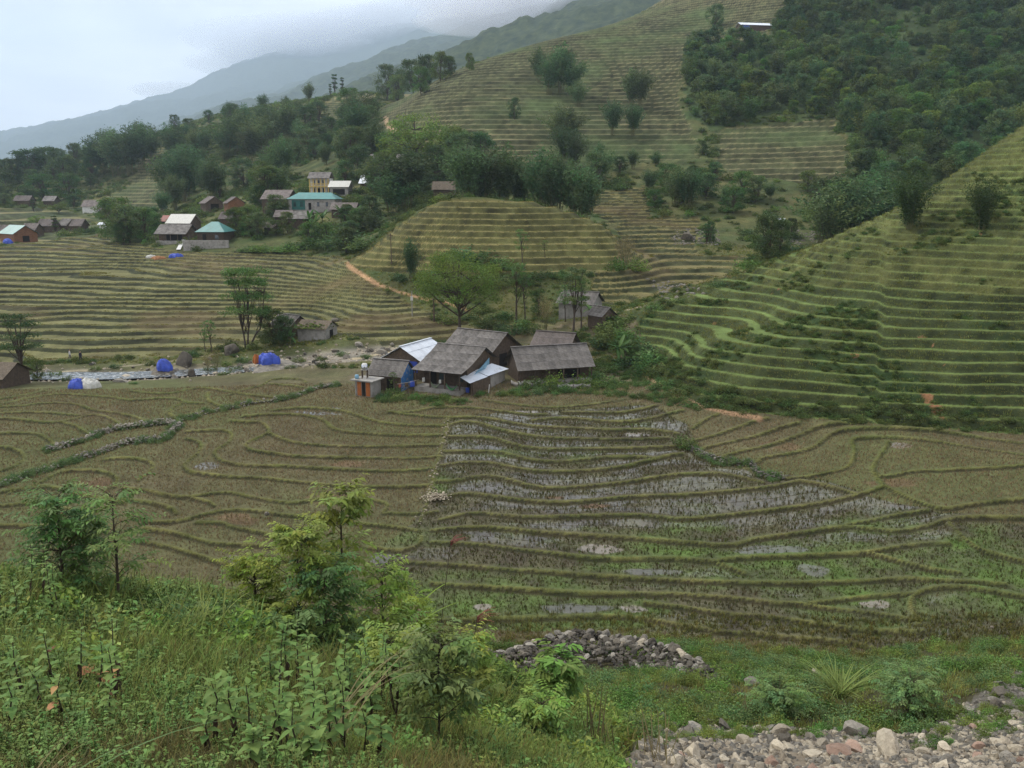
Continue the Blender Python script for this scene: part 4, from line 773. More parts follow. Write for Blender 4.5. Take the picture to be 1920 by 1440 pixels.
cluster([('bush',995,728,34,1.0),('lbush',1030,722,40,1.1),('dbush',1032,735,30,.8),('lbush',1075,716,42,1.2),('bush',1092,712,46,1.2),('bush',1060,735,26,1.3),('dbush',1010,738,22,1.2),('lbush',1100,728,34,1.3),('bush',1130,722,40,1.3),('bush',1140,700,30,1.2)], 'leafy shrub in front of the long low shed', 'shrubs before the long shed', 85, 115)
cluster([('bush',735,742,30,1.0),('bush',752,748,24,1.3),('lbush',785,746,18,1.6),('bush',805,750,18,1.8),('lbush',830,752,18,1.8),('bush',855,755,16,1.8),('dbush',718,748,22,1.1),('thin',740,738,42,.8)], 'garden shrub below the farmhouse veranda', 'shrubs below the veranda', 82, 112)
MS2 = ~M_RH & ~M_LP & ~M_MC & ~M_MD & (YY > 112) & (YY < 205) & (PYB > 400) & (PYB < 690) & (DR > 7)
P = pick(MS2, 1500, np.clip(.4 + fbm(XX / 9, YY / 9, 131, 3) * 2.5, .02, 1)); scatter('undergrowth', me_of('undergrowth', BUSH[1], ML['scrub']), P, np.clip(RN.lognormal(-.75, .4, len(P)), .2, 1.2), None, 'low weeds around the fields behind the farmstead', 'undergrowth')
P = pick(MS2, 9000); scatter('field_grass', me_of('field_grass', mk_tuft(9, 12, .35, .4, .03, 1.0), ML['rough']), P, RN.uniform(.4, 1.1, len(P)), None, 'rough grass around the fields behind the farmstead', 'grass')

cluster([('bush',905,612,30,1.3),('dbush',925,618,36,1.2),('lbush',985,612,26,1.3),('bush',1000,622,30,1.3),('bush',945,600,30,1.2),('tree1',1010,590,46,.9),('dbush',880,600,24,1.3),('bush',1140,645,44,1.2),('lbush',1168,632,34,1.1),('bush',1205,672,46,1.2),('dbush',1180,690,40,1.2),('bush',1225,705,38,1.2),('lbush',1155,610,30,1.2),('thin',1060,605,70,.8),('bush',1240,728,30,1.4),('bush',1262,742,24,1.5)], 'leafy bush in the thicket behind the farm sheds', 'bushes behind the farm sheds', 92, 175)
cluster([('bush',60,690,18,1.6),('bush',180,690,12,1.6),('dbush',215,688,12,1.6),('bush',285,684,14,1.5),('bush',395,690,18,1.5),('dbush',455,676,18,1.4),('bush',560,672,16,1.5),('bush',600,668,14,1.6),('dbush',640,660,14,1.6),('bush',685,664,14,1.5),('lbush',420,682,16,1.5),('bush',250,720,8,1.8),('bush',545,690,12,1.5)], 'low bush along the rocky stream', 'bushes along the stream', 100, 150)
# ------------------------------------------------------------------ building materials
m_fib = noisy(mat('fibre_cement_sheet', rough=.9), (.190, .175, .158), 1.3, .35, .3, 6, (.085, .078, .068), .8, .48, .66, .22, 18)
m_fib2 = noisy(mat('old_brown_sheet', rough=.9), (.165, .140, .125), 1.3, .35, .3, 6, (.09, .078, .066), .8, .5, .66, .2, 18)
m_tin = noisy(mat('white_tin', rough=.38, spec=.5), (.62, .66, .70), .7, .10, 0, 4, (.40, .40, .39), .9, .56, .74, .06)
m_green = noisy(mat('green_tin', rough=.45, spec=.5), (.060, .205, .185), .7, .2, 0, 4, (.12, .20, .17), .6, .55, .75, .1)
m_gwall = noisy(mat('green_boards', rough=.8), (.035, .13, .11), 1.2, .25)
m_red = noisy(mat('red_tin', rough=.5), (.26, .075, .05), .8, .25)
m_thatch = noisy(mat('thatch', rough=1), (.155, .125, .090), 5, .5, .8, 8, (.09, .075, .055), 1.2, .5, .7)
m_wood = noisy(mat('weathered_boards', rough=.9), (.090, .066, .046), 3, .45, .4, 7, None, rnd=.3)
m_brown = noisy(mat('brown_boards', rough=.85), (.185, .092, .050), 3, .4, .3, 7, None, rnd=.25)
m_orange = noisy(mat('orange_paint', rough=.7), (.36, .115, .030), 3, .25)
m_cem = noisy(mat('cement_render', rough=.95), (.30, .285, .255), 1.5, .25, .3, 7, (.17, .155, .135), 1.0, .5, .7)
m_white = noisy(mat('white_wall', rough=.9), (.62, .61, .57), 1.5, .15, .0, 5, (.40, .38, .33), 1.0, .55, .75)
m_yel = noisy(mat('yellow_paint', rough=.8), (.62, .46, .16), 1.5, .15)
m_dark = mat('painted_interior_shade', (.018, .016, .014), .95)  # flat panels on solid walls; shade of open interiors put into colour
m_blue = noisy(mat('blue_tarp', rough=.5, spec=.4), (.045, .085, .43), 1.5, .45, .35, 4, None, bscale=6)
m_lblue = noisy(mat('light_blue_sheet', rough=.5), (.20, .38, .50), 2, .25)
m_bluew = noisy(mat('blue_cloth_wall', rough=.6), (.05, .19, .46), 1.6, .35, .0, 4, (.42, .40, .36), 1.4, .52, .6)
m_grey = noisy(mat('white_tarp', rough=.5), (.55, .54, .48), 2.5, .2, .3, 4, None, bscale=6)
m_steel = noisy(mat('steel_tank', rough=.25, metal=.8), (.55, .57, .6), 2, .15)
m_rope = mat('rope', (.35, .32, .26), .9)
m_hglass = mat('window_glass', (.04, .055, .065), .12, spec=.6)

def box_me(name, x0, x1, y0, y1, z0, z1, m, shear=0.):
    V = [(x, y, z) for x in (x0, x1) for y in (y0, y1) for z in (z0, z1)]
    me = mesh_np(name, V, [(0, 1, 3, 2), (4, 6, 7, 5), (0, 4, 5, 1), (2, 3, 7, 6), (0, 2, 6, 4), (1, 5, 7, 3)], smooth=False); me.materials.append(m); return me
def bx(name, par, m, *d, **props): return link(name, box_me(name, *d, m), None, par, **props)
def poly_prism(name, par, m, pts, th):
    """flat polygon (list of 3-D points) given thickness along its normal"""
    P = np.array(pts, float); n = unit(np.cross(P[1] - P[0], P[2] - P[0])[None])[0]; k = len(P); V = np.concatenate([P, P - n * th])
    bm = bmesh.new(); vs_ = [bm.verts.new(v) for v in V]; bm.faces.new(vs_[:k]); bm.faces.new(vs_[k:][::-1])
    for i in range(k): bm.faces.new((vs_[i], vs_[k + i], vs_[k + (i + 1) % k], vs_[(i + 1) % k]))
    bmesh.ops.recalc_face_normals(bm, faces=bm.faces); me = bpy.data.meshes.new(name); bm.to_mesh(me); bm.free(); me.materials.append(m); return link(name, me, None, par)
def corr_me(name, w, l, m, n=7, a=.028, lap=1.05):
    cx = np.linspace(-w / 2 * lap, w / 2 * lap, n * 4 + 1); zz = a * np.cos(cx / (w / n) * 2 * math.pi); ys = np.array([0, -l * lap])
    V = [(x, y, z) for y in ys for x, z in zip(cx, zz)]; V = np.array(V); me = mesh_np(name, V, gridfaces(2, len(cx)), smooth=True); me.materials.append(m); return me
def slope_sheets(roof, L, prof, side, m, nx, h_over=0.):
    """rows of corrugated sheets hung down a profile [(y, z)...] from the ridge; side -1 front, +1 back"""
    w = L / nx
    for r in range(len(prof) - 1):
        (ya, za), (yb, zb) = prof[r], prof[r + 1]; l = math.hypot(yb - ya, zb - za); ang = math.atan2(za - zb, abs(yb - ya)); me = corr_me('roof_sheet', w, l, m)
        for i in range(nx):
            o = link('roof_sheet', me, None, roof, (-L / 2 + w * (i + .5), side * abs(ya), za + .03 + .035 * (len(prof) - r)))
            o.rotation_euler = (ang + R.uniform(-.012, .012), R.uniform(-.012, .012), R.uniform(-.012, .012) + (0 if side < 0 else math.pi)) if side < 0 else (ang, R.uniform(-.01, .01), math.pi)
def corr_roof(name, par, L, prof, side, m, pitch=.25, a=.03):
    nx = int(L / pitch) * 4 + 1; xs = np.linspace(-L / 2, L / 2, nx); zz = a * np.cos(xs / pitch * 2 * math.pi)
    V = np.array([(x, side * abs(y), z + .04 + d) for (y, z) in prof for x, d in zip(xs, zz)]); V2 = V - (0, 0, .035)
    F = gridfaces(len(prof), nx); me = mesh_np(name, np.concatenate([V, V2]), np.concatenate([F, F[:, ::-1] + len(V)]), smooth=True); me.materials.append(m); return link(name, me, None, par)
def prof_of(w, he, hr, curve=0., rows=2):
    t = np.linspace(0, 1, rows + 1); return [(w * a, hr - (hr - he) * (a + curve * a * (1 - a))) for a in t]
def gable(name, label, cat, pos, rot, L, wf, wb, hef, heb, hr, roof_m, wall_m, sheets=None, ov=.5, porch=0., curve=0., group=None, openings=(), hip=0., gable_m=None, base=0.):
    o = link(name, None, None, None, Vector(pos), (0, 0, math.radians(rot)), label=label, category=cat)
    if group: o['group'] = group
    a = prof_of(wf, hef, hr, curve, 4 if sheets and wf > 4 else (3 if sheets else 2)); b = prof_of(wb, heb, hr, 0, 2 if sheets else 1)
    if sheets:
        rf = link('roof', None, None, o); slope_sheets(rf, L, a, -1, roof_m, sheets); slope_sheets(rf, L, b, 1, roof_m, sheets); bx('ridge_cap', rf, roof_m, -L / 2 - .05, L / 2 + .05, -.16, .16, hr + .19, hr + .25)
    elif hip:
        d = L / 2 - hip; k = [(-L / 2, -wf, hef), (L / 2, -wf, hef), (L / 2, wb, heb), (-L / 2, wb, heb), (-d, 0, hr), (d, 0, hr)]
        rf = link('roof', None, None, o)
        for q in ((0, 1, 5, 4), (1, 2, 5), (2, 3, 4, 5), (3, 0, 4)): poly_prism('roof_slope', rf, roof_m, [k[i] for i in q], .06)
    else:
        rf = link('roof', None, None, o); corr_roof('roof_slope', rf, L, a, -1, roof_m); corr_roof('roof_slope', rf, L, b, 1, roof_m)
    x0, x1 = -L / 2 + ov, L / 2 - ov; yf = -wf + ov + porch; yb = wb - ov
    zt = lambda y: np.interp(abs(y), [p[0] for p in (a if y < 0 else b)], [p[1] for p in (a if y < 0 else b)])
    hf = float(zt(yf)) - .04; hb = float(zt(yb)) - .04; t = .12; dn = -.8 - base
    bx('wall', o, wall_m, x0, x1, yf, yf + t, dn, hf); bx('wall', o, wall_m, x0, x1, yb - t, yb, dn, hb)
    for x, s in ((x0, 1), (x1, -1)):
        if hip: bx('wall', o, wall_m, min(x, x + s * t), max(x, x + s * t), yf + t + .003, yb - t - .003, dn, min(hf, hb)); continue
        P = [(x, yf + t + .003, dn), (x, yb - t - .003, dn), (x, yb - t - .003, hb)] + [(x, p[0], p[1] - .05) for p in b[::-1] if p[0] < yb - t - .1] + [(x, -p[0], p[1] - .05) for p in a[1:] if p[0] < -yf - t - .1] + [(x, yf + t + .003, hf)]
        poly_prism('gable_wall', o, gable_m or wall_m, P if s < 0 else P[::-1], t)
    if porch:
        n = max(3, int(L / 1.7))
        for i in range(n): x = x0 + (x1 - x0) * i / (n - 1); y = -wf + ov * .6; bx('post', o, m_wood, x - .07, x + .07, y - .07, y + .07, dn, float(zt(y)) - .03)
        bx('veranda_floor', o, m_cem, x0 - .1, x1 + .1, -wf + .1, yf - .003, dn, .28)
    for f, u0, u1, z0, z1, kind in openings:
        m = {'door': m_wood, 'window': m_hglass, 'dark': m_dark, 'orange': m_orange, 'blue': m_bluew, 'tarp': m_blue, 'green': m_gwall}[kind]; nm = {'door': 'door', 'window': 'window', 'dark': 'doorway_shade', 'orange': 'door', 'blue': 'cloth_screen', 'tarp': 'tarp_screen', 'green': 'green_panel'}[kind]
        if f == 'f': w_ = bx(nm, o, m, u0, u1, yf - .035, yf - .004, z0, z1); fr = (u0 - .06, u1 + .06, yf - .05, yf - .036)
        elif f == 'r': w_ = bx(nm, o, m, x1 + .004, x1 + .035, u0, u1, z0, z1); fr = None
        else: w_ = bx(nm, o, m, x0 - .035, x0 - .004, u0, u1, z0, z1); fr = None
        if kind == 'window' and fr: bx('frame', w_, m_wood, fr[0], fr[1], fr[2], fr[3], z1, z1 + .06); bx('sill', w_, m_wood, fr[0], fr[1], fr[2], fr[3], z0 - .06, z0)
    return o
def ctr(mid, rot, wf): r = math.radians(rot); return (mid[0] - math.sin(r) * wf, mid[1] + math.cos(r) * wf)
def onland(x, y, dz=0.): return Vector((x, y, float(z_base(x, y)[0]) + dz))
def rp(px, py, z): u, s = ray(px, py); Y = (z - EYE) / float(s); return Vector((float(u) * Y, Y, z))

# ------------------------------------------------------------------ the farmstead
c = ctr((-9.0, 99.0), -25.4, 6.4); gable('farmhouse', 'large farmhouse with swept grey sheet roof and open veranda facing the paddies', 'house', onland(*c), -25.4, 6.9, 6.4, 3.0, 2.25, 2.7, 4.35, m_fib, m_wood, 7, .45, 1.7, .42,
      openings=[('f', -2.2, -1.2, .3, 1.95, 'dark'), ('f', .2, 1.4, .3, 1.95, 'door'), ('f', -.8, -.1, .9, 1.7, 'window'), ('f', 1.8, 2.5, .9, 1.7, 'window')])
c = ctr((-6.1, 111.0), -33, 3.8); gable('farm_barn', 'tall dark barn with weathered grey roof and one pale corner sheet behind the farmhouse', 'barn', onland(*c), -33, 8.2, 3.9, 3.9, 2.4, 2.3, 4.55, m_fib, m_wood, 8, .5, openings=[('r', -1.2, .6, .2, 2.0, 'dark')])
c = ctr((5.6, 104.2), 17, 3.0); gable('long_shed', 'long low shed with grey corrugated roof and shrubs along its front', 'shed', onland(*c), 17, 10.2, 3.1, 3.0, 1.75, 1.8, 4.1, m_fib, m_wood, 10, .4, .8, openings=[('f', .5, 3.5, .3, 1.4, 'dark')])
gable('cattle_shed', 'small brown roofed shed with an open dark gable behind the long shed', 'shed', onland(6.0, 115.2), -24, 5.8, 2.9, 2.7, 2.2, 2.2, 4.25, m_fib2, m_wood, 6, .45, openings=[('r', -1.2, 1.0, .3, 2.2, 'dark')])
gable('white_roofed_shelter', 'open shelter with a bright white tin roof and blue tarpaulin inside its gable', 'shelter', onland(-12.6, 110.2), 64, 7.6, 3.6, 3.4, 2.1, 2.1, 3.95, m_tin, m_wood, 7, .35, openings=[('l', -2.4, .6, .9, 2.3, 'tarp')])
c = ctr((-15.5, 100.6), -21, 2.1); gable('small_house', 'small grey roofed hut with a blue cloth gable beside the washroom', 'hut', onland(*c), -21, 4.9, 2.1, 2.0, 1.75, 1.75, 3.3, m_fib, m_wood, 5, .3, gable_m=m_bluew, openings=[('f', .3, 1.2, .1, 1.5, 'dark')])
# lean-to beside the farmhouse
lt = link('lean_to', None, None, loc=(0, 0, 0), label='white tin lean-to with grey block wall against the farmhouse gable', category='lean-to')
A, B, C_, D = rp(863, 708, 2.15), rp(881, 719, 1.75), rp(954, 692, 2.05), rp(922, 682, 2.75)
mid1, mid2 = (A * .55 + D * .45), (B * .55 + C_ * .45)
r_ = link('roof', None, None, lt)
for q in ((A, B, mid2, mid1), (mid1 + Vector((0, 0, .07)), mid2 + Vector((0, 0, .07)), C_ + Vector((0, 0, .02)), D + Vector((0, 0, .02)))): poly_prism('roof_panel', r_, m_tin, [tuple(p) for p in q][::-1], .03)
g1 = mid2 + Vector((.3, .5, 0)); g2_ = C_ + Vector((-.5, .4, 0))
poly_prism('wall', lt, m_cem, [(g1.x, g1.y, -.6), (g2_.x, g2_.y, -.6), (g2_.x, g2_.y, g2_.z - .06), (g1.x, g1.y, g1.z - .06)], .15)
b1 = B + Vector((.35, .45, 0)); poly_prism('wall', lt, m_wood, [(b1.x, b1.y, -.6), (g1.x - .02, g1.y - .02, -.6), (g1.x - .02, g1.y - .02, g1.z - .08), (b1.x, b1.y, b1.z - .06)], .1)
bx('post', lt, m_wood, B.x + .1, B.x + .2, B.y + .1, B.y + .2, -.5, B.z - .05)
poly_prism('upper_wall', lt, m_lblue, [(A.x + 1.2, A.y + 1.1, 1.9), (D.x - .3, D.y + .1, 1.9), (D.x - .3, D.y + .1, 3.5), (A.x + 2.6, A.y + 1.9, 3.1)], .05)
# washroom with tank
wp = at(688, 741, 80, 120); wr_ = link('washroom', None, None, loc=wp, rot=(0, 0, math.radians(-24)), label='small cement washroom block with two orange doors and a flat slab roof', category='outhouse')
bx('wall', wr_, m_cem, -1.15, -1.03, -.7, 1.3, -.5, 1.85); bx('wall', wr_, m_cem, 1.03, 1.15, -.7, 1.3, -.5, 1.85); bx('wall', wr_, m_cem, -1.03, 1.03, 1.18, 1.3, -.5, 1.85); bx('wall', wr_, m_cem, -1.03, 1.03, -.64, -.56, -.5, 1.83)
rs_ = bx('roof', wr_, m_cem, -1.6, 1.5, -1.05, 1.6, 1.853, 1.98)
bx('door', wr_, m_orange, -.85, -.3, -.70, -.65, .05, 1.7); bx('door', wr_, m_orange, .35, .9, -.70, -.65, .05, 1.7); bx('doorway_shade', wr_, m_dark, -.2, .25, -.69, -.645, .05, 1.7)
tk = link('water_tank', None, None, loc=wp + Vector((-.25, .55, 1.98)), label='steel water tank with a white lid on a stand over the washroom', category='tank')
for x in (-.3, .3):
    for y in (-.3, .3): bx('leg', tk, m_wood, x - .05, x + .05, y - .05, y + .05, 0, 1.0)
bx('platform', tk, m_cem, -.4, .4, -.4, .4, 1.0, 1.06)
tv = tube([(0, 0, 1.06), (0, 0, 1.2), (0, 0, 1.6), (0, 0, 1.68)], [.36, .38, .38, .30], 18); link('body', mesh_np('body', *tv), m_steel, tk)
tv = tube([(0, 0, 1.66), (0, 0, 1.76), (0, 0, 1.80)], [.33, .26, .02], 18); link('lid', mesh_np('lid', *tv), m_white, tk)
def drum(pos, r, h, m, name, label, cat):
    t_ = tube([(0, 0, 0), (0, 0, .02), (0, 0, h * .5), (0, 0, h * .9), (0, 0, h)], [r * .2, r * .9, r, r * .9, r * .1], 16); return link(name, mesh_np(name, *t_), m, loc=pos, label=label, category=cat)
drum(wp + Vector((-1.15, .2, 1.98)), .25, .5, m_lblue, 'water_jar', 'light blue plastic water jar on the washroom roof', 'jar')
# hammocks, washing, yard things
def hammock(a, b, m, label):
    t = np.linspace(0, 1, 12); V = []
    for s in t:
        p = a.lerp(b, s) + Vector((0, 0, -.75 * 4 * s * (1 - s))); w = .05 + .42 * math.sin(math.pi * s); V += [(p.x - .1 * w, p.y - w, p.z + w * .35), (p.x, p.y, p.z - .03), (p.x + .1 * w, p.y + w, p.z + w * .35)]
    me = mesh_np('hammock', V, gridfaces(12, 3)); o = link('hammock', me, m, label=label, category='hammock'); md = o.modifiers.new('s', 'SOLIDIFY'); md.thickness = .015
m_ham = noisy(mat('green_net', rough=.9), (.09, .26, .10), 8, .3); m_ham2 = noisy(mat('striped_net', rough=.9), (.30, .36, .24), 8, .3)
hammock(rp(806, 713, 1.55), rp(824, 718, 1.55), m_ham2, 'pale hammock slung under the farmhouse veranda'); hammock(rp(836, 719, 1.5), rp(857, 722, 1.5), m_ham, 'green hammock slung under the farmhouse veranda')
def cloth(name, p, w, h, m, label, cat, rz=0.):
    xs = np.linspace(-w / 2, w / 2, 9); zs = np.linspace(0, -h, 7); V = [(x, .05 * math.sin(x * 11 + z * 2) * (-z / h + .3), z + .02 * math.sin(x * 7)) for z in zs for x in xs]
    o = link(name, mesh_np(name, V, gridfaces(7, 9)), m, loc=p, rot=(0, 0, rz), label=label, category=cat); md = o.modifiers.new('s', 'SOLIDIFY'); md.thickness = .02; return o
l0, l1 = rp(745, 720, 1.5), rp(785, 712, 1.6)
tv = tube([tuple(l0), tuple((l0 + l1) / 2 - Vector((0, 0, .08))), tuple(l1)], .03, 5); ln_ = link('washing_line', mesh_np('washing_line', *tv), m_rope, label='washing pole strung between the hut and the farmhouse', category='washing line')
bx('post', ln_, m_wood, l0.x - .05 + 1.3, l0.x + .05 + 1.3, l0.y - .35, l0.y - .25, -.9, 1.5)
cloth('shirt', rp(773, 714, 1.5), .55, .75, m_blue, 'blue shirt drying on the washing pole', 'shirt'); cloth('shirt', rp(762, 717, 1.45), .4, .5, m_wood, 'dark shirt drying on the washing pole', 'shirt'); cloth('shirt', rp(750, 720, 1.45), .3, .4, m_red, 'red shirt drying on the washing pole', 'shirt')
cloth('blue_sack', rp(876, 727, .85), .5, .8, m_blue, 'blue cloth hanging at the veranda corner', 'cloth')
cloth('shirt', rp(794, 708, 1.8), .3, .5, m_white, 'white shirt hanging from the veranda eave', 'shirt'); cloth('shirt', rp(825, 712, 1.8), .25, .45, m_white, 'white cloth hanging midway along the veranda eave', 'shirt')
pp = at(916, 737, 80, 115); tv = tube([tuple(pp), tuple(pp + Vector((.12, 0, 1.05)))], .05, 8); link('standpipe', mesh_np('standpipe', *tv), m_white, label='white plastic pipe standing by the yard edge', category='pipe')
# stretched cloth fence in the garden
fence_px = [(958,722),(972,727),(985,722),(998,728),(1012,722)]
def cloth_fence(px, label):
    f = link('cloth_fence', None, None, label=label, category='fence'); P = [at(a, b_, 80, 115) for a, b_ in px]
    for p in P: bx('post', f, m_wood, p.x - .05, p.x + .05, p.y - .05, p.y + .05, p.z - .3, p.z + .75)
    V = []
    for i in range(len(P) - 1):
        for s in np.linspace(0, 1, 6): p = P[i].lerp(P[i + 1], s); sag = .12 * 4 * s * (1 - s); V += [(p.x, p.y - .06 + .05 * math.sin(i + s * 9), p.z + .02), (p.x, p.y - .06, p.z + .68 - sag)]
    o = link('netting', mesh_np('netting', V, gridfaces(len(V) // 2, 2)), m_cem, f); md = o.modifiers.new('s', 'SOLIDIFY'); md.thickness = .01
cloth_fence(fence_px, 'sagging grey cloth fence by the woodpile'); cloth_fence([(1045,731),(1062,728),(1075,730),(1092,728),(1108,729)], 'sagging pale netting fence in the vegetable patch')
# huts behind
gable('patched_hut', 'mossy hut with a patched grey roof below the slim trees', 'hut', at(1088, 592, 120, 160), -28, 6.6, 2.6, 2.6, 2.0, 2.0, 3.7, m_fib, m_cem, 6, .4, openings=[('r', -.9, .8, .2, 1.7, 'dark')])
gable('stone_hut', 'tiny hut with a grey ridge roof at the foot of the stepped hill', 'hut', at(1128, 612, 115, 150), -55, 3.8, 1.7, 1.7, 1.5, 1.5, 2.7, m_fib, m_wood, 4, .3, openings=[('r', -.6, .6, .2, 1.5, 'dark')])
gable('vine_hut', 'low cement hut smothered in green vines above the stream', 'hut', at(596, 634, 120, 160), -18, 5.6, 2.2, 2.2, 1.6, 1.6, 2.8, m_thatch, m_cem, None, .3, openings=[('r', -.5, .5, .1, 1.4, 'dark')])
gable('grey_hut', 'grey sheet roofed hut half hidden behind the dark low tree', 'hut', at(545, 630, 120, 160), -35, 5.2, 2.2, 2.2, 1.9, 1.9, 3.4, m_fib, m_wood, 5, .4)
gable('stream_hut', 'brown thatched hut with a pale skylight sheet beside the airy tree', 'hut', at(2, 722, 95, 135), -12, 6.0, 2.8, 2.6, 1.4, 1.6, 3.1, m_thatch, m_wood, None, .4, openings=[('f', -1, .2, .1, 1.2, 'dark')])
vh = at(596, 634, 120, 160)
vn = mk_bush(401, 1, 900, .26, .5); vv = vn[0] * (3.2, 2.3, 1.1) + (vh.x - .3, vh.y - .3, vh.z + 1.7); o = link('vine', mesh_np('vine', vv, vn[1], vn[2], smooth=False), ML['lime'], label='light green creeper spread over the cement hut roof', category='creeper')

# ------------------------------------------------------------------ the village on the slope
def vh_(name, label, px, py, rot, Lp, wf, he, hr, rm, wm, cat='house', hip=0., ops=(), y0=180, y1=460, porch=0., base=1.2, wb=None, grp=None, ov=.5):
    p = at(px, py, y0, y1); Lm = Lp * p.y / F_PX; return gable(name, label, cat, p, rot, Lm, wf, wb or wf, he, he, hr, rm, wm, None, ov, porch, 0., grp, ops, hip, None, base), p
vh_('village_house', 'open fronted village house with a wide grey roof above the white chute', 333, 452, -6, 62, 4.2, 2.1, 4.6, m_fib, m_wood, porch=1.5, ops=[('f', -2, 2.5, .1, 1.9, 'dark')])
vh_('village_house', 'village house with a pale cream roof tucked behind the open fronted one', 347, 438, -10, 50, 3.6, 3.0, 5.6, m_grey, m_wood, y0=220)
vh_('village_house', 'bit of red roof between the trees behind the cream roofed house', 318, 432, -10, 22, 2.4, 2.6, 4.4, m_red, m_wood, y0=225)
vh_('hip_house', 'square timber house with a turquoise hipped roof on a stone terrace', 406, 452, -4, 56, 4.2, 2.6, 5.2, m_green, m_wood, hip=3.2, ops=[('f', -2.2, -1.2, .1, 2, 'dark'), ('f', 1.2, 2.2, .6, 1.8, 'window')], base=2)
tw = at(385, 466, 180, 300); twall = bx('terrace_wall', None, m_cem, tw.x - 5.6, tw.x + 6.2, tw.y - .4, tw.y + .4, tw.z - 1.0, tw.z + 2.2); twall['label'] = 'long stained cement retaining wall below the turquoise hipped house'; twall['category'] = 'wall'
vh_('barn', 'dark gabled barn at the upper left of the village by the brown gable house', 398, 396, -52, 36, 3.4, 2.3, 4.6, m_fib2, m_wood, 'barn', y0=240, ops=[('r', -1.4, 1.4, .2, 2.2, 'dark')])
vh_('brown_house', 'brown plank gable house in the upper village with smoke stained roof', 440, 394, -55, 30, 3.2, 2.2, 4.3, m_fib2, m_brown, y0=240)
vh_('timber_barn', 'weathered timber barn with a grey brown roof next to the long turquoise roof', 526, 394, -10, 54, 4.4, 3.4, 6.2, m_fib2, m_wood, 'barn', y0=240, ops=[('f', -2.6, -2.0, 1.6, 2.5, 'window'), ('f', -.8, -.2, 1.6, 2.5, 'window'), ('f', 1.2, 1.8, 1.6, 2.5, 'window')])
vh_('long_house', 'long house with a turquoise tin roof, green and grey walls and small windows', 592, 394, -4, 92, 4.2, 3.3, 5.2, m_green, m_cem, hip=2.6, y0=235, base=2.2, ops=[('f', -6.0, -2.0, .2, 3.0, 'green'), ('f', -5.5, -4.7, 1.2, 2.4, 'window'), ('f', -3.5, -2.7, 1.2, 2.4, 'window'), ('f', -1, -.2, .2, 2.2, 'dark'), ('f', 1.6, 2.3, 1.2, 2.4, 'window'), ('f', 4.2, 4.9, 1.2, 2.4, 'window')])
for i, (px, py, rot, lp, hr, rm, lab, y0) in enumerate([(648, 406, -6, 50, 3.9, m_fib2, 'low grey roofed outbuilding to the side of the long turquoise house', 225), (436, 424, -8, 40, 4.2, m_fib2, 'grey roofed hut just above the turquoise hipped house', 220), (566, 424, -5, 44, 4.0, m_fib, 'pale grey roofed shed below the timber barn and the banana plants', 215),
      (535, 420, -5, 34, 3.8, m_fib2, 'brown roofed shed squeezed under the timber barn', 220), (510, 436, -8, 24, 2.6, m_fib2, 'tiny brown lean roof beside the leafy village tree', 205)]):
    vh_('outbuilding', lab, px, py, rot, lp, 2.7, hr * .5, hr, rm, m_wood, 'shed', y0=y0)
# yellow two-storey house
yp = at(603, 362, 250, 400); yh = link('yellow_house', None, None, loc=yp, rot=(0, 0, math.radians(-6)), label='two storey yellow house with columned balconies and a grey roof above the village', category='house')
Ly, Wy = 6.6, 5.0
bx('wall', yh, m_white, -Ly / 2, Ly / 2, -Wy / 2 + 1.3, -Wy / 2 + 1.5, -1.5, 5.4); bx('wall', yh, m_white, -Ly / 2, -Ly / 2 + .2, -Wy / 2 + 1.503, Wy / 2, -1.5, 5.4); bx('wall', yh, m_white, Ly / 2 - .2, Ly / 2, -Wy / 2 + 1.503, Wy / 2, -1.5, 5.4)
bx('floor_slab', yh, m_yel, -Ly / 2 - .1, Ly / 2 + .1, -Wy / 2, -Wy / 2 + 1.297, 2.6, 2.85); bx('floor_slab', yh, m_yel, -Ly / 2 - .1, Ly / 2 + .1, -Wy / 2, -Wy / 2 + 1.297, -1.4, .1)
for i in range(6):
    x = -Ly / 2 + .15 + (Ly - .3) * i / 5
    bx('column', yh, m_yel, x - .13, x + .13, -Wy / 2 + .02, -Wy / 2 + .28, .1, 2.6); bx('column', yh, m_yel, x - .13, x + .13, -Wy / 2 + .02, -Wy / 2 + .28, 2.85, 5.3)
bx('balcony_rail', yh, m_yel, -Ly / 2, Ly / 2, -Wy / 2 + .06, -Wy / 2 + .18, 3.55, 3.72)
for i in range(11): x = -Ly / 2 + .5 + i * (Ly - 1) / 10; bx('baluster', yh, m_yel, x - .05, x + .05, -Wy / 2 + .08, -Wy / 2 + .16, 2.85, 3.55)
for i in range(4):
    x = -Ly / 2 + .8 + i * 1.65; bx('doorway_shade', yh, m_dark, x, x + .8, -Wy / 2 + 1.26, -Wy / 2 + 1.296, .1, 2.2); bx('window', yh, m_hglass, x, x + .8, -Wy / 2 + 1.26, -Wy / 2 + 1.296, 3.4, 4.8)
yr = link('roof', None, None, yh)
for s_, w_ in ((-1, Wy / 2 + .4), (1, Wy / 2 + .4)): corr_roof('roof_slope', yr, Ly + .9, [(0, 7.4), (w_, 5.35)], s_, m_fib)
vh_('annex', 'pale roofed open annex joined to the yellow two storey house', 640, 364, -8, 40, 2.8, 2.6, 4.6, m_grey, m_cem, 'annex', y0=260, ops=[('f', -2, 2, .2, 2.0, 'dark')])
vh_('white_tent', 'small steep white tin roof in the trees beside the yellow house annex', 690, 352, -20, 24, 2.6, 2.0, 5.0, m_tin, m_wood, 'shelter', y0=260)
vh_('thatched_hut', 'straw roofed hut at the edge of the dark grove above the mound', 834, 366, -3, 44, 3.0, 1.7, 4.2, m_thatch, m_wood, 'hut', y0=215)
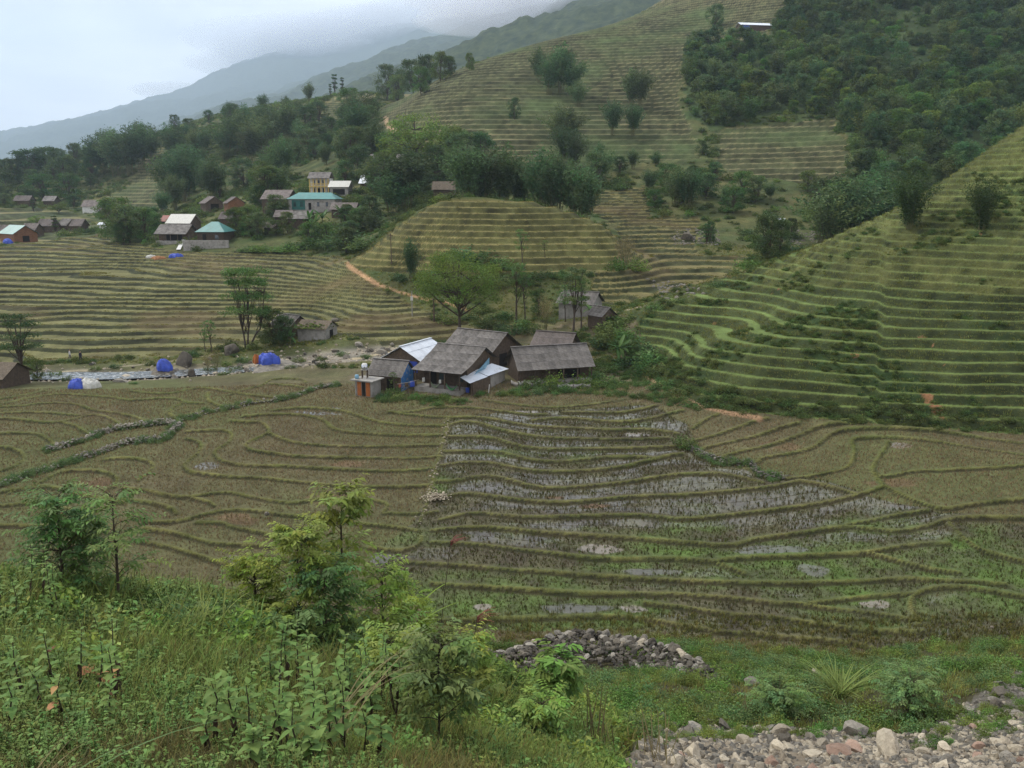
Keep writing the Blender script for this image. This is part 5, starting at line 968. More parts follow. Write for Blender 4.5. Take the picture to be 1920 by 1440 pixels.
for px, lab in ((695, 'pale roof peeking above the thicket uphill of the village'), (728, 'brown roof end in the thicket under the light green tree'), (762, 'long grey roof half hidden by the light green tree')):
    vh_('upper_house', lab, px, 306, -10, 34 if px != 728 else 22, 3.2, 2.4, 4.8, m_fib if px != 728 else m_thatch, m_wood, y0=280)
vh_('green_roof_house', 'brown timber house with a green tin roof at the near end of the far hamlet', 36, 452, -38, 66, 4.0, 2.6, 5.2, m_green, m_brown, y0=225, ops=[('r', -1.0, 1.0, .2, 2.0, 'dark')])
for px, py, rot, lp, rm, lab, y0 in [(16, 440, -4, 48, m_fib2, 'wide brown roof behind the green roofed timber house', 240), (62, 438, -8, 30, m_fib2, 'brown roof between the green roof and the pointed tree', 245), (92, 432, -6, 30, m_fib2, 'small brown roof beside the pointed dark tree', 250), (128, 428, -20, 24, m_fib, 'grey gabled hut past the pointed dark tree', 255), (150, 430, -4, 24, m_fib2, 'low grey hut at the terrace edge of the far hamlet', 255),
      (48, 392, -4, 32, m_fib2, 'brown roof deep in the hamlet trees', 320), (98, 390, -4, 24, m_fib, 'pale roofed house under the hazy wood', 330), (205, 404, -6, 24, m_fib2, 'brown roofed neighbour joined to the white walled house', 290)]:
    vh_('hamlet_house', lab, px, py, rot, lp, 3.0, 2.1, 4.6, rm, m_wood, y0=y0, y1=480)
vh_('white_wall_house', 'white walled house with a brown roof above the far terraces', 176, 404, -4, 32, 3.4, 2.6, 5.4, m_fib2, m_white, y0=290, y1=480)
vh_('small_white_hut', 'small white hut beside the dense dark trees at the terrace edge', 194, 430, -4, 14, 1.6, 1.8, 2.6, m_tin, m_white, 'hut', y0=240)
vh_('hilltop_hut', 'long white tin shelter high on the hillside below the bare terraces', 1412, 60, 8, 58, 3.6, 2.2, 3.8, m_tin, m_wood, 'shelter', y0=350, y1=520, ops=[('f', -6.5, -3, .1, 2.0, 'tarp')])
vh_('valley_hut', 'small grey roofed hut by the side stream below the scrub slope', 1464, 428, -10, 14, 1.5, 1.6, 2.6, m_tin, m_cem, 'hut', y0=190, y1=260)
# sheet chute, tarps and heaps by the village wall
c0, c1 = at(334, 470, 180, 280), at(346, 452, 180, 280); poly_prism('metal_chute', None, m_white, [(c0.x - .5, c0.y, c0.z + .4), (c0.x + .6, c0.y, c0.z + .4), (c1.x + .6, c1.y, c1.z + .9), (c1.x - .5, c1.y, c1.z + .9)], .08)
bpy.data.objects['metal_chute']['label'] = 'white sheet chute sloping down from the village house yard'; bpy.data.objects['metal_chute']['category'] = 'chute'

# ------------------------------------------------------------------ rocks
m_rock = noisy(mat('grey_rock', rough=.9), (.235, .212, .172), 1.6, .4, .5, 7, (.115, .108, .092), 1.1, .48, .62, .4, 9)
m_rockd = noisy(mat('dark_rock', rough=.9), (.140, .122, .094), 1.6, .4, .5, 7, (.06, .055, .045), 1.1, .5, .64, .4, 9)
m_rockp = noisy(mat('pale_rock', rough=.9), (.40, .345, .255), 1.6, .35, .5, 7, (.20, .165, .12), 1.1, .5, .66, .35, 9)
m_rockr = noisy(mat('rusty_rock', rough=.9), (.30, .20, .145), 1.6, .3, .5, 7, (.25, .19, .15), 1.1, .5, .66, .3, 9)
def mk_rock(seed, sub=2, flat=.7, cuts=11, rough=.10):
    rs = np.random.RandomState(seed); bm = bmesh.new(); bmesh.ops.create_icosphere(bm, subdivisions=sub, radius=1)
    V = np.array([v.co for v in bm.verts]); F = np.array([[v.index for v in f.verts] for f in bm.faces]); bm.free()
    for _ in range(cuts):
        n = unit(rs.normal(size=(1, 3)))[0]; d = rs.uniform(.40, .75); k = V @ n; V = V - np.where(k > d, k - d, 0)[:, None] * n
    V = V * (1 + rough * rs.normal(size=(len(V), 1)) * .5) * (1, rs.uniform(.7, 1), flat); return V, F
ROCKME = {}
def rock_me(kind, i):
    k = (kind, i)
    if k not in ROCKME: v, f = mk_rock(500 + i, 2 if kind != 'big' else 3, .62 + .05 * (i % 4)); me = mesh_np('rock', v, f, smooth=False); me.materials.append({'g': m_rock, 'd': m_rockd, 'p': m_rockp, 'r': m_rockr, 'big': m_rockd}[kind]); ROCKME[k] = me
    return ROCKME[k]
def rock(name, pos, s, kind, label=None, cat=None, group=None, par=None, i=None, sc=(1, 1, 1)):
    o = link(name, rock_me(kind, R.randrange(8) if i is None else i), None, par, pos, (R.uniform(-.5, .5), R.uniform(-.5, .5), R.uniform(0, 6.28)))
    o.scale = (s * sc[0], s * sc[1], s * sc[2])
    if label: o['label'] = label; o['category'] = cat
    if group: o['group'] = group
    return o
# boulders and covered loads by the stream
def bould(px, py, wp_, hp, kind, label, y0=100, y1=150, i=0):
    p = at(px, py, y0, y1); k = p.y / F_PX; v, f = mk_rock(700 + i, 4, 1., 6, .015); v = v * (wp_ * k / 2, wp_ * k / 2.4, hp * k); o = link('boulder', mesh_np('boulder', v, f, smooth=True), {'d': m_rockd, 'g': m_rock, 'p': m_rockp}[kind], loc=p, label=label, category='boulder'); return p, k
pb, kb = bould(508, 690, 104, 24, 'g', 'huge flat topped grey boulder carrying a blue tarpaulin', i=1)
bould(345, 683, 38, 26, 'd', 'round dark boulder on the stream bank', i=2); pr, kr = bould(309, 697, 64, 20, 'd', 'mossy boulder in the stream with a blue tarpaulin on top', i=3)
bould(236, 702, 24, 9, 'p', 'pale orange boulder in the middle of the stream', i=4); bould(228, 716, 34, 9, 'g', 'grey slab at the near edge of the stream', i=5); bould(430, 664, 40, 22, 'd', 'grey rock outcrop under the open tree', i=6); bould(360, 700, 26, 16, 'd', 'angular dark rock below the mossy boulder', i=7)
bould(628, 602, 18, 7, 'd', 'small dark boulder in the harvested field above the vine hut', 130, 180, i=8); bould(715, 657, 26, 10, 'g', 'grey stream rock behind the white roofed shelter', i=9); bould(1285, 448, 30, 12, 'd', 'dark boulder among rubble in the side valley', 170, 240, i=10); bould(1340, 452, 22, 9, 'g', 'rounded boulder beside the small dark side valley tree', 170, 240, i=11)
def tarp(p, w, d, h, m, name, label, seed, cone=1.):
    rs = np.random.RandomState(seed); n, k = 28, 12; V = []
    for j in range(k + 1):
        t = j / k; r = math.sin(t * math.pi / 2) ** cone
        for i in range(n):
            a = i / n * 6.283; f = (1 + .13 * math.sin(a * 4 + seed) * t + .09 * math.sin(a * 9 + 2 * seed) * t * t) * (1 + .12 * math.cos(4 * a)); hh = h * (1 - t ** 1.7) * (1 + .16 * math.sin(a * 2 + seed) * t + .10 * math.sin(a * 5 + seed) * t)
            V.append((w / 2 * r * f * math.cos(a), d / 2 * r * f * math.sin(a), hh + .06 * rs.normal() * (0 < j < k) + .22 * h * (vnoise(w * math.cos(a) * r * 1.3 + seed * 9, d * math.sin(a) * r * 1.3, seed) - .5) * (j > 0) - (.25 if j == k else 0)))
    F = [(j * n + i, j * n + (i + 1) % n, (j + 1) * n + (i + 1) % n, (j + 1) * n + i) for j in range(k) for i in range(n)]
    return link(name, mesh_np(name, V, F, smooth=False), m, loc=p, label=label, category='tarpaulin')
tarp(pb + Vector((-.3, .0, 1.05)), 3.1, 2.1, 1.3, m_blue, 'tarpaulin', 'bright blue tarpaulin tied over a load on the flat boulder', 3, .6)
o = tarp(pb + Vector((-1.95, -.2, 1.25)), .8, .8, .95, m_orange, 'orange_sack', 'orange bundle sticking out from the tarpaulin on the flat boulder', 8, .6); o['category'] = 'bundle'
tarp(pr + Vector((0, 0, 1.0)), 2.2, 1.9, 1.35, m_blue, 'tarpaulin', 'cone shaped blue tarpaulin on the mossy boulder in the stream', 4, .8)
p1 = at(146, 728, 95, 130); tarp(p1, 2.3, 2.0, 1.2, m_blue, 'tarpaulin', 'blue tarpaulin over a heap at the stream edge next to a white one', 5, .7); tarp(p1 + Vector((1.4, .25, 0)), 2.4, 2.0, 1.2, m_grey, 'tarpaulin', 'dirty white tarpaulin over a heap next to the blue one', 6, .7)
p2 = at(330, 480, 180, 260); tarp(p2, 3.0, 2.0, .8, m_blue, 'tarpaulin', 'blue tarpaulin spread on the terrace below the white chute', 7, .6); o = tarp(at(298, 484, 180, 260), 3.6, 2.6, .7, m_orange, 'soil_heap', 'orange earth heap on the terrace beside the blue tarpaulin', 9, .9); o['category'] = 'heap'; o.data.materials[0] = noisy(mat('orange_earth', rough=1), (.34, .17, .08), 3, .3, .5)
o = tarp(at(283, 482, 180, 260), 2.4, 2.0, .5, m_grey, 'tarpaulin', 'pale plastic sheet heap past the orange earth', 11, .7)
tarp(at(15, 457, 215, 300), 3.0, 2.4, 1.4, m_blue, 'tarpaulin', 'blue tarpaulin beside the green roofed timber house', 10, .8)
# people on the stream path
def person(px, py, shirt, legs, label, seed):
    p = at(px, py, 105, 150); me = bpy.data.meshes.new('person')
    J = [(0, 0, .92), (0, 0, 1.12), (0, 0, 1.36), (0, 0, 1.46), (0, -.02, 1.55), (0, -.02, 1.66), (.10, 0, .86), (.12, -.10, .48), (.12, .02, .08), (.12, -.12, .03), (-.10, 0, .86), (-.11, .10, .48), (-.11, .22, .10), (-.11, .12, .04), (.19, 0, 1.36), (.26, .03, 1.08), (.25, -.08, .86), (-.19, 0, 1.36), (-.27, -.04, 1.08), (-.24, -.16, .88)]
    rr = [.15, .14, .15, .06, .09, .10, .10, .07, .045, .045, .10, .07, .045, .045, .07, .05, .04, .07, .05, .04]
    E = [(0, 1), (1, 2), (2, 3), (3, 4), (4, 5), (0, 6), (6, 7), (7, 8), (8, 9), (0, 10), (10, 11), (11, 12), (12, 13), (2, 14), (14, 15), (15, 16), (2, 17), (17, 18), (18, 19)]
    me.from_pydata(J, E, []); o = link('person', me, None, loc=p, rot=(0, 0, 1.2 + seed), label=label, category='person'); o.scale = (1, 1, 1)
    sk = o.modifiers.new('skin', 'SKIN'); lay = me.skin_vertices[0]
    for i, v in enumerate(lay.data): v.radius = (rr[i], rr[i]); v.use_root = (i == 0)
    o.modifiers.new('sub', 'SUBSURF').levels = 2; o.modifiers['sub'].render_levels = 2
    m = mat('person_clothes', shirt, .9); tc = N(m, 'ShaderNodeTexCoord'); sx = N(m, 'ShaderNodeSeparateXYZ'); LK(m, tc.outputs['Object'], sx.inputs[0]); cr = N(m, 'ShaderNodeValToRGB'); cr.color_ramp.interpolation = 'CONSTANT'
    mp = N(m, 'ShaderNodeMath', operation='DIVIDE'); mp.inputs[1].default_value = 2.0; LK(m, sx.outputs['Z'], mp.inputs[0]); LK(m, mp.outputs[0], cr.inputs['Fac'])
    e = cr.color_ramp.elements; e[0].color = (.03, .025, .02, 1); e[1].position = .05; e[1].color = (*legs, 1); x = e.new(.46); x.color = (*shirt, 1); x = e.new(.725); x.color = (.40, .25, .17, 1)
    LK(m, cr.outputs[0], BS(m).inputs['Base Color']); me.materials.append(m)
    hv, hf = mk_rock(40, 2, 1., 0, .02); link('hair', mesh_np('hair', hv * (.115, .125, .11) + (0, .025, 1.70), hf), mat('hair', (.02, .016, .013), .6), o)
person(152, 680, (.03, .03, .045), (.025, .025, .04), 'person in dark clothes walking along the stream path', 0); person(132, 677, (.55, .54, .52), (.20, .19, .17), 'person in a pale top walking along the stream path', .6)
# poles
def pole(px, py, h, label, y0, y1, boxy=False, r=.11):
    p = at(px, py, y0, y1); o = link('utility_pole', None, None, loc=p, label=label, category='pole'); tv = tube([(0, 0, -.5), (0, 0, h)], [r, r * .7], 10); link('shaft', mesh_np('shaft', *tv), m_wood if not boxy else m_cem, o)
    if boxy: bx('meter_box', o, m_white, -.22, .22, -.28, -.12, h - 1.6, h - .9)
    else: bx('crossarm', o, m_wood, -.5, .5, -.06, .06, h - .5, h - .38)
pole(814, 604, 4.2, 'short dark pole standing in the field by the orange path', 120, 170, r=.16); pole(773, 592, 4.4, 'thin pole with a white meter box below the path bend', 120, 175, True); pole(734, 492, 6, 'thin pole on the shoulder of the mound by the village bank', 150, 230); pole(761, 240, 9, 'thin pole on the bare hillside above the footpath', 290, 440)

# ------------------------------------------------------------------ banana plants
def leaf_strip(length, width, rise, droop, n=9):
    t = np.linspace(0, 1, n); V = []
    for s in t:
        x = length * s * (1 - .12 * s); z = rise * s - droop * s * s; w = width * (math.sin(math.pi * min(1, .08 + s * .92)) ** .6) / 2 * (1 if s < .97 else .2)
        V += [(x, -w, z + .12 * w), (x, 0, z - .10 * w), (x, w, z + .12 * w)]
    return np.array(V), gridfaces(n, 3), np.ones((3 * n, 3))
BAN = [me_of('banana_leaf', leaf_strip(2.5, .62, r_, d_), ML['banana'], True) for r_, d_ in ((2.0, 1.2), (1.5, 1.9), (.9, 2.2), (2.5, .8))]
bst = me_of('banana_stem', join([tube([(0, 0, -.3), (0, 0, .8), (.03, 0, 1.9), (.05, 0, 2.4)], [.19, .16, .11, .06], 9)]), m_cane, True)
def banana(px, py, h, label, group=None, y0=90, y1=330, n=11):
    p = at(px, py, y0, y1); o = link('banana_plant', None, None, loc=p, rot=(0, 0, R.uniform(0, 6)), label=label, category='banana plant'); s = h / 4.3; o.scale = (s, s, s)
    if group: o['group'] = group
    link('stem', bst, None, o)
    for i in range(n): k = link('leaf', BAN[i % 4 if i < n - 2 else 3], None, o, (.05, 0, 2.05 + .04 * i), (0, R.uniform(-.15, .15), i * 2.4 + R.uniform(-.3, .3)))
banana(1160, 680, 3.6, 'broad banana plant with arching green leaves beside the farm sheds', n=14); banana(1175, 676, 2.6, 'smaller banana plant tucked against the broad one', n=9)
for px, py in ((962, 528), (975, 530), (1105, 600)): banana(px, py, 3.6 if px < 1000 else 2.6, 'banana plant raised among the trees at the mound foot' if px < 1000 else 'little banana plant in front of the patched hut', 'bananas at the mound foot' if px < 1000 else None, 120, 200)
for px, py in ((640, 420), (655, 425), (668, 418), (680, 428), (662, 436), (580, 430), (592, 436), (605, 428)): banana(px, py, 5.2, 'pale green banana plant in the grove below the long turquoise roof', 'bananas below the village', 190)
banana(545, 650, 2.8, 'small banana plant at the foot of the vine covered hut', None, 110, 160)
# ------------------------------------------------------------------ stone walls, rubble, stream
def stones_mesh(P, S, seed):
    rs = np.random.RandomState(seed); base = [mk_rock(600 + i, 1, .75, 5, .12) for i in range(6)]; parts = []
    for p, s in zip(P, S):
        v, f = base[rs.randint(6)]; a = rs.uniform(0, 6.28); c, d = math.cos(a), math.sin(a); v = v * s; parts.append((np.stack([v[:, 0] * c - v[:, 1] * d, v[:, 0] * d + v[:, 1] * c, v[:, 2]], -1) + p, f))
    return join(parts)
wl_lab = ['upper of two dry stone walls curving between the dry paddies', 'lower of two dry stone walls curving between the dry paddies', 'broken line of pale stones climbing towards the farm hut', 'weed grown stone wall at the edge of the brown paddies', 'dark stone wall ending at the flooded paddies below the stepped hill']
for w, lab, dn_, ht in zip(WALL3, wl_lab, (6.5, 6.5, 2.2, 2.2, 4.5), (.45, .45, .3, .25, .4)):
    n = int(len(w) * dn_); k = RN.randint(0, len(w), n); P = w[k].copy(); P[:, :2] += RN.normal(size=(n, 2)) * .15; hgt = RN.uniform(0, 1, n); P[:, 2] = zf(P[:, 0], P[:, 1]) + hgt * ht
    o = link('dry_stone_wall', None, None, label=lab, category='wall'); t_ = stones_mesh(P, RN.uniform(.07, .18, n), 3); link('stones', mesh_np('stones', t_[0], t_[1], smooth=False), m_rock, o, kind='stuff')
P = []
for line, n in ((BANK3[33], 120),):
    k = RN.randint(0, len(line), n); P.append(line[k])
P = np.concatenate(P); P[:, :2] += RN.normal(size=P[:, :2].shape) * .2; P[:, 2] = zf(P[:, 0], P[:, 1]) + .05
t_ = stones_mesh(P, RN.uniform(.05, .14, len(P)), 5); link('loose_stones', mesh_np('loose_stones', t_[0], t_[1], smooth=False), m_rockp, kind='stuff', label='scattered pale stones along the dike between dry and flooded paddies', category='stones')
hp = at(818, 935, 50, 110); P = np.array([(hp.x + R.gauss(0, .5), hp.y + R.gauss(0, .45), hp.z + abs(R.gauss(0, .22))) for _ in range(220)])
o = link('stone_heap', None, None, label='small heap of pale stones on the paddy dike', category='heap'); t_ = stones_mesh(P, RN.uniform(.06, .13, 220), 6); link('stones', mesh_np('stones', t_[0], t_[1], smooth=False), m_rockp, o, kind='stuff')
sl = at(500, 968, 50, 110); rock('slab_stone', sl + Vector((0, 0, .3)), .5, 'g', 'upright grey slab stone standing alone in a dry paddy', 'stone', i=2, sc=(.5, .35, 1.2))
# rubble heap by the near bank: the large blocks one by one, the fill joined
rh = link('rubble_heap', None, None, label='long heap of broken grey blocks at the lower edge of the paddies', category='rubble heap')
RIDGE = [(840,1222,.7),(880,1215,1.0),(920,1225,.7),(960,1220,.6),(1000,1212,1.0),(1040,1205,1.25),(1085,1200,1.4),(1130,1205,1.35),(1180,1215,1.3),(1230,1225,1.1),(1280,1238,1.0),(1320,1250,.7)]
RG = np.array([list(at(a, b_ + 22, 28, 50)) + [h_] for a, b_, h_ in RIDGE])
def heap_z(x, y):
    rx = np.interp(x, RG[:, 0], RG[:, 1]); rh_ = np.interp(x, RG[:, 0], RG[:, 3], 0.1, 0.1); d = y - rx
    return zf(x, y)[0] + rh_ * 1.05 * max(0., 1 - (abs(d) / (4.6 if d < 0 else 1.5)))
xs0, xs1 = RG[0, 0], RG[-1, 0]; big = []
for i in range(285):
    x = R.uniform(xs0, xs1); yr_ = float(np.interp(x, RG[:, 0], RG[:, 1])); fr = R.random() ** 1.1; depth = np.interp(x, RG[:, 0], [1.4, 1.6, 1.6, 1.8, 4, 4.6, 4.8, 4.8, 5, 4.6, 4, 2.4]); y = yr_ + .7 - fr * float(depth)
    s = R.uniform(.13, .34) * (1.2 if fr < .35 else .85); kk_ = R.choice('gggggddp' if fr < .4 else 'gdddd'); rock('stone', (x, y, heap_z(x, y) + s * .2), s, kk_, par=rh)
P = []
for i in range(1700):
    x = R.uniform(xs0 - .5, xs1 + .5); yr_ = float(np.interp(x, RG[:, 0], RG[:, 1])); y = yr_ + 1.0 - R.random() * 5.2; P.append((x, y, heap_z(x, y)))
t_ = stones_mesh(np.array(P), RN.uniform(.07, .20, len(P)), 8); link('rubble', mesh_np('rubble', t_[0], t_[1], smooth=False), m_rockd, rh, kind='stuff')
# stone bed at the foot of the bank on the right: blocks one by one, gravel as stuff
BEDP = [(1180,1440),(1215,1385),(1240,1345),(1420,1362),(1600,1378),(1740,1372),(1800,1330),(1870,1280),(1925,1235),(2300,1180),(2300,1700),(1500,1700),(1180,1500)]
mbed = inpoly(PXB + jx * .6, PYB + jy * .6, BEDP) & (YY < 42) & (YY > 11)
mbv = mbed & (PXB < 2080) & (PYB < 1500); PB = pick(mbv, 9000); pxp, pyp = pix(PB[:, 0], PB[:, 1], PB[:, 2])
t_ = stones_mesh(PB[:3400], RN.uniform(.05, .17, 3400), 9)
link('gravel', mesh_np('gravel', t_[0], t_[1], smooth=False), m_rock, kind='stuff', label='grey gravel and small stones filling the stony bed', category='gravel')
PS = PB[3400:8200]; PS = PS[pix(PS[:, 0], PS[:, 1], PS[:, 2])[1] > 1368 + 30 * RN.normal(size=len(PS))]
t_ = stones_mesh(PS, RN.uniform(.05, .15, len(PS)), 10); link('gravel', mesh_np('gravel', t_[0], t_[1], smooth=False), m_rockp, kind='stuff', label='pale sandy gravel at the low side of the stony bed', category='gravel')
for i, p in enumerate(PB[8200:8480]):
    px_, py_ = pix(*p); pale = py_ > 1385 + R.gauss(0, 14) - (px_ - 1500) * .12
    s = min(R.lognormvariate(-1.72, .42), .45); kind = R.choice('pppppgr' if pale else 'gddddg') if R.random() < .97 else 'r'
    rock('rock', (p[0], p[1], p[2] + s * .25), s, kind, {'p': 'pale cream rock lying in the stony bed below the bank', 'g': 'mid grey rock lying in the stony bed below the bank', 'd': 'dark grey rock in the stony bed along the weedy edge', 'r': 'rust coloured rock lying in the stony bed below the bank'}[kind], 'rock', {'p': 'pale rocks of the stony bed', 'g': 'grey rocks of the stony bed', 'd': 'dark rocks of the stony bed', 'r': 'rusty rocks of the stony bed'}[kind])
for px, py, s, kd_, lab in [(1300,1422,.62,'p','large cream block at the start of the stony bed'),(1660,1428,.75,'p','big wedge shaped cream block in the stony bed'),(1610,1385,.70,'g','broad flat tan grey slab in the stony bed'),(1540,1410,.5,'p','tilted yellowish slab beside the wedge shaped block'),(1770,1400,.5,'p','long pale block among the sandy gravel'),(1905,1415,.5,'p','rounded white boulder at the sandy gravel'),(1870,1400,.42,'p','smooth white boulder beside the sandy gravel'),(1445,1402,.35,'g','squat grey block at the dark edge of the bed'),
                            (1530,1268,.48,'p','white block perched in the bank weeds'),(1630,1272,.55,'d','dark rock stack in the bank weeds'),(1410,1290,.55,'g','leaning grey rock on the weedy bank'),(1492,1258,.25,'p','small square white block in the bank weeds'),(1675,1252,.35,'g','pale grey rock at the top of the weedy bank'),(1860,1178,.28,'p','white stone on the bank beside the round basin'),(1250,1345,.45,'g','dirty grey block beside the tall dry stalks'),(1240,1385,.22,'p','little white block under the dirty grey one'),(1335,1352,.4,'g','slanting slate grey rock in the weeds')]:
    p = at(px, py, 10, 60); s *= .72; rock('rock', p + Vector((0, 0, s * .3)), s, kd_, lab, 'rock', sc=(1, .8, 1))
# the stream: water, stones
rvw = np.array([(p[0] + nx_, p[1] + ny_) for p in RIVL[::2] for nx_, ny_ in ((0, -2.6), (0, 2.4))]); rz = np.interp(np.repeat(RIVL[::2, 0], 2), [-100, -60, -40, -20], [-1.75, -1.6, -1.35, -.75])
me = mesh_np('stream', np.c_[rvw, rz], gridfaces(len(rvw) // 2, 2)); m_wat = mat('stream_water', (.16, .165, .16), .12, spec=.5); nb = N(m_wat, 'ShaderNodeTexNoise', Scale=2.2, Detail=6); gw_ = N(m_wat, 'ShaderNodeNewGeometry'); LK(m_wat, gw_.outputs['Position'], nb.inputs['Vector']); bb = N(m_wat, 'ShaderNodeBump', Strength=.5, Distance=.12); LK(m_wat, nb.outputs['Fac'], bb.inputs['Height']); LK(m_wat, bb.outputs[0], BS(m_wat).inputs['Normal'])
crw = N(m_wat, 'ShaderNodeValToRGB'); crw.color_ramp.elements[0].position = .5; crw.color_ramp.elements[0].color = (.07, .075, .07, 1); crw.color_ramp.elements[1].position = .68; crw.color_ramp.elements[1].color = (.50, .51, .50, 1); LK(m_wat, nb.outputs['Fac'], crw.inputs['Fac']); LK(m_wat, crw.outputs[0], BS(m_wat).inputs['Base Color'])
link('stream', me, m_wat, kind='structure', label='shallow rocky stream', category='stream')
k = RN.randint(0, len(RIVL), 900); P = RIVL[k].copy(); P[:, 1] += RN.normal(size=900) * 3.4; P[:, 0] += RN.normal(size=900) * .8; P[:, 2] = zf(P[:, 0], P[:, 1]) + .05
t_ = stones_mesh(P[:700], RN.uniform(.12, .34, 700), 12); link('stream_stones', mesh_np('stream_stones', t_[0], t_[1], smooth=False), m_rockp, kind='stuff', label='pale cobbles along the rocky stream', category='stones')
for p in P[700:790]: rock('stream_rock', (p[0], p[1], p[2] + .1), R.uniform(.3, .75), R.choice('gpgd'), 'loose rock in the shallow stream', 'rock', 'rocks in the stream')
# side valley stones
PV = np.concatenate([pick(inpoly(PXB, PYB, [(1260,430),(1350,425),(1350,462),(1260,460)]) & (YY > 160) & (YY < 260), 160), pick(inpoly(PXB, PYB, [(1480,430),(1550,430),(1540,470),(1480,468)]) & (YY > 160), 120), pick(inpoly(PXB, PYB, [(1210,520),(1320,540),(1320,555),(1240,560)]) & (YY > 130) & (YY < 190), 120)])
t_ = stones_mesh(PV, RN.uniform(.2, .6, len(PV)), 13); link('valley_stones', mesh_np('valley_stones', t_[0], t_[1], smooth=False), m_rock, kind='stuff', label='grey boulders strewn along the side stream', category='stones')

# ------------------------------------------------------------------ the near bank: vegetation
MF = {'weed': leaf_mat('weed_leaf', (0.151, 0.238, 0.065), .2, .02, .2, .55), 'weedold': leaf_mat('withered_leaf', (.085, .060, .042), .3, .02, .1, .9), 'pin': leaf_mat('pinnate_leaf', (0.195, 0.283, 0.065), .2, .02, .22, .5), 'pind': leaf_mat('deep_leaf', (0.114, 0.186, 0.062), .2, .02, .2, .5), 'yel': leaf_mat('yellow_green_leaf', (0.224, 0.314, 0.050), .2, .01, .22, .55),
      'fern': leaf_mat('fern_leaf', (0.132, 0.207, 0.078), .2, .02, .2, .6), 'gr': leaf_mat('bank_tall_grass', (0.172, 0.236, 0.067), .35, .035, .22, .7), 'dgr': leaf_mat('dull_grass', (.165, .160, .066), .35, .03, .2, .85), 'petal': leaf_mat('orange_leaf', (.60, .31, .16), .2, .02, .4, .6), 'red': leaf_mat('red_leaf', (.19, .085, .05), .2, .02, .2, .6), 'white': leaf_mat('white_flower', (.7, .7, .64), .1, .0, .2, .8), 'low': leaf_mat('low_weed', (0.138, 0.204, 0.050), .35, .04, .2, .6), 'plume': leaf_mat('pink_plume', (.36, .13, .12), .2, .02, .3, .8)}
m_stem = noisy(mat('plant_stem', rough=.9), (.065, .052, .034), 6, .3)
def ovate(l, w, bend=.25, n=5):
    t = np.linspace(0, 1, n); prof = np.array([.05, .85, .95, .5, .02]) if n == 5 else np.sin(np.pi * t) ** .7; V = []
    for s, q in zip(t, prof): z = -bend * l * s * s; V += [(l * s, -w / 2 * q, z + .12 * w * q), (l * s, 0, z), (l * s, w / 2 * q, z + .12 * w * q)]
    return np.array(V), gridfaces(n, 3), np.ones((3 * n, 3))
def put(t, pos, az, pitch, s=1.):
    V = t[0] * s; c, d = math.cos(pitch), math.sin(pitch); V = np.stack([V[:, 0] * c + V[:, 2] * -d * -1 * 0 + V[:, 2] * -d, V[:, 1], V[:, 0] * d + V[:, 2] * c], -1); c, d = math.cos(az), math.sin(az)
    return np.stack([V[:, 0] * c - V[:, 1] * d, V[:, 0] * d + V[:, 1] * c, V[:, 2]], -1) + np.asarray(pos), t[1], t[2]
LEAFW = [me_of('leaf', ovate(.15, .085, b_), MF['weed'], True) for b_ in (.1, .3, .55)]
LEAFO = [me_of('withered_leaf', ovate(.10, .045, .5), MF['weedold'], True)]
LEAFR = [me_of('leaf', ovate(.17, .08, .3), MF['petal'], True), me_of('leaf', ovate(.14, .07, .3), MF['red'], True)]
STEMW = [me_of('stem', join([tube([(0, 0, -.1), (.03 * i, .02, .35), (.05 * i, 0, .72), (.04 * i, .03, 1.0)], [.009, .008, .006, .003], 5)]), m_stem, True) for i in (-1, 1, 2)]
def weed(px, py, h, label, group=None, y0=2.4, y1=30, pairs=7, lsz=1., orange=False, Y=None):
    """upright herb with opposite pointed leaves and withered ones below"""
    p = at(px, py, y0, y1) if Y is None else at_y(px, py, Y); lsz *= .86; o = link('broadleaf_weed', None, None, loc=p, rot=(R.uniform(-.12, .12), R.uniform(-.12, .12), R.uniform(0, 6)), label=label, category='weed')
    if group: o['group'] = group
    k = R.randrange(3); st = link('stem', STEMW[k], None, o); st.scale = (1, 1, h)
    xt = lambda z: .05 * (-1, 1, 2)[k] * min(1, z / h / .72)
    for i in range(pairs):
        f = i / (pairs - 1); z = h * (.55 + .44 * f ** .8); az = i * 1.571 + R.uniform(-.25, .25); s = lsz * (1.1 - .5 * f ** 2) * R.uniform(.6, 1.25)
        for d in (0, math.pi):
            me = LEAFW[R.randrange(3)] if not (orange and f < .7 and R.random() < .08) else LEAFR[R.randrange(2)]
            l_ = link('leaf', me, None, o, (xt(z), 0, z), (0, -R.uniform(-.1, .35) - .5 * f, az + d)); l_.scale = (s, s, s)
    for i in range(9): l_ = link('withered_leaf', LEAFO[0], None, o, (xt(.4 * h), 0, h * R.uniform(.2, .56)), (0, R.uniform(.9, 1.4), R.uniform(0, 6))); l_.scale = (lsz * R.uniform(.7, 1.4),) * 3
    return o
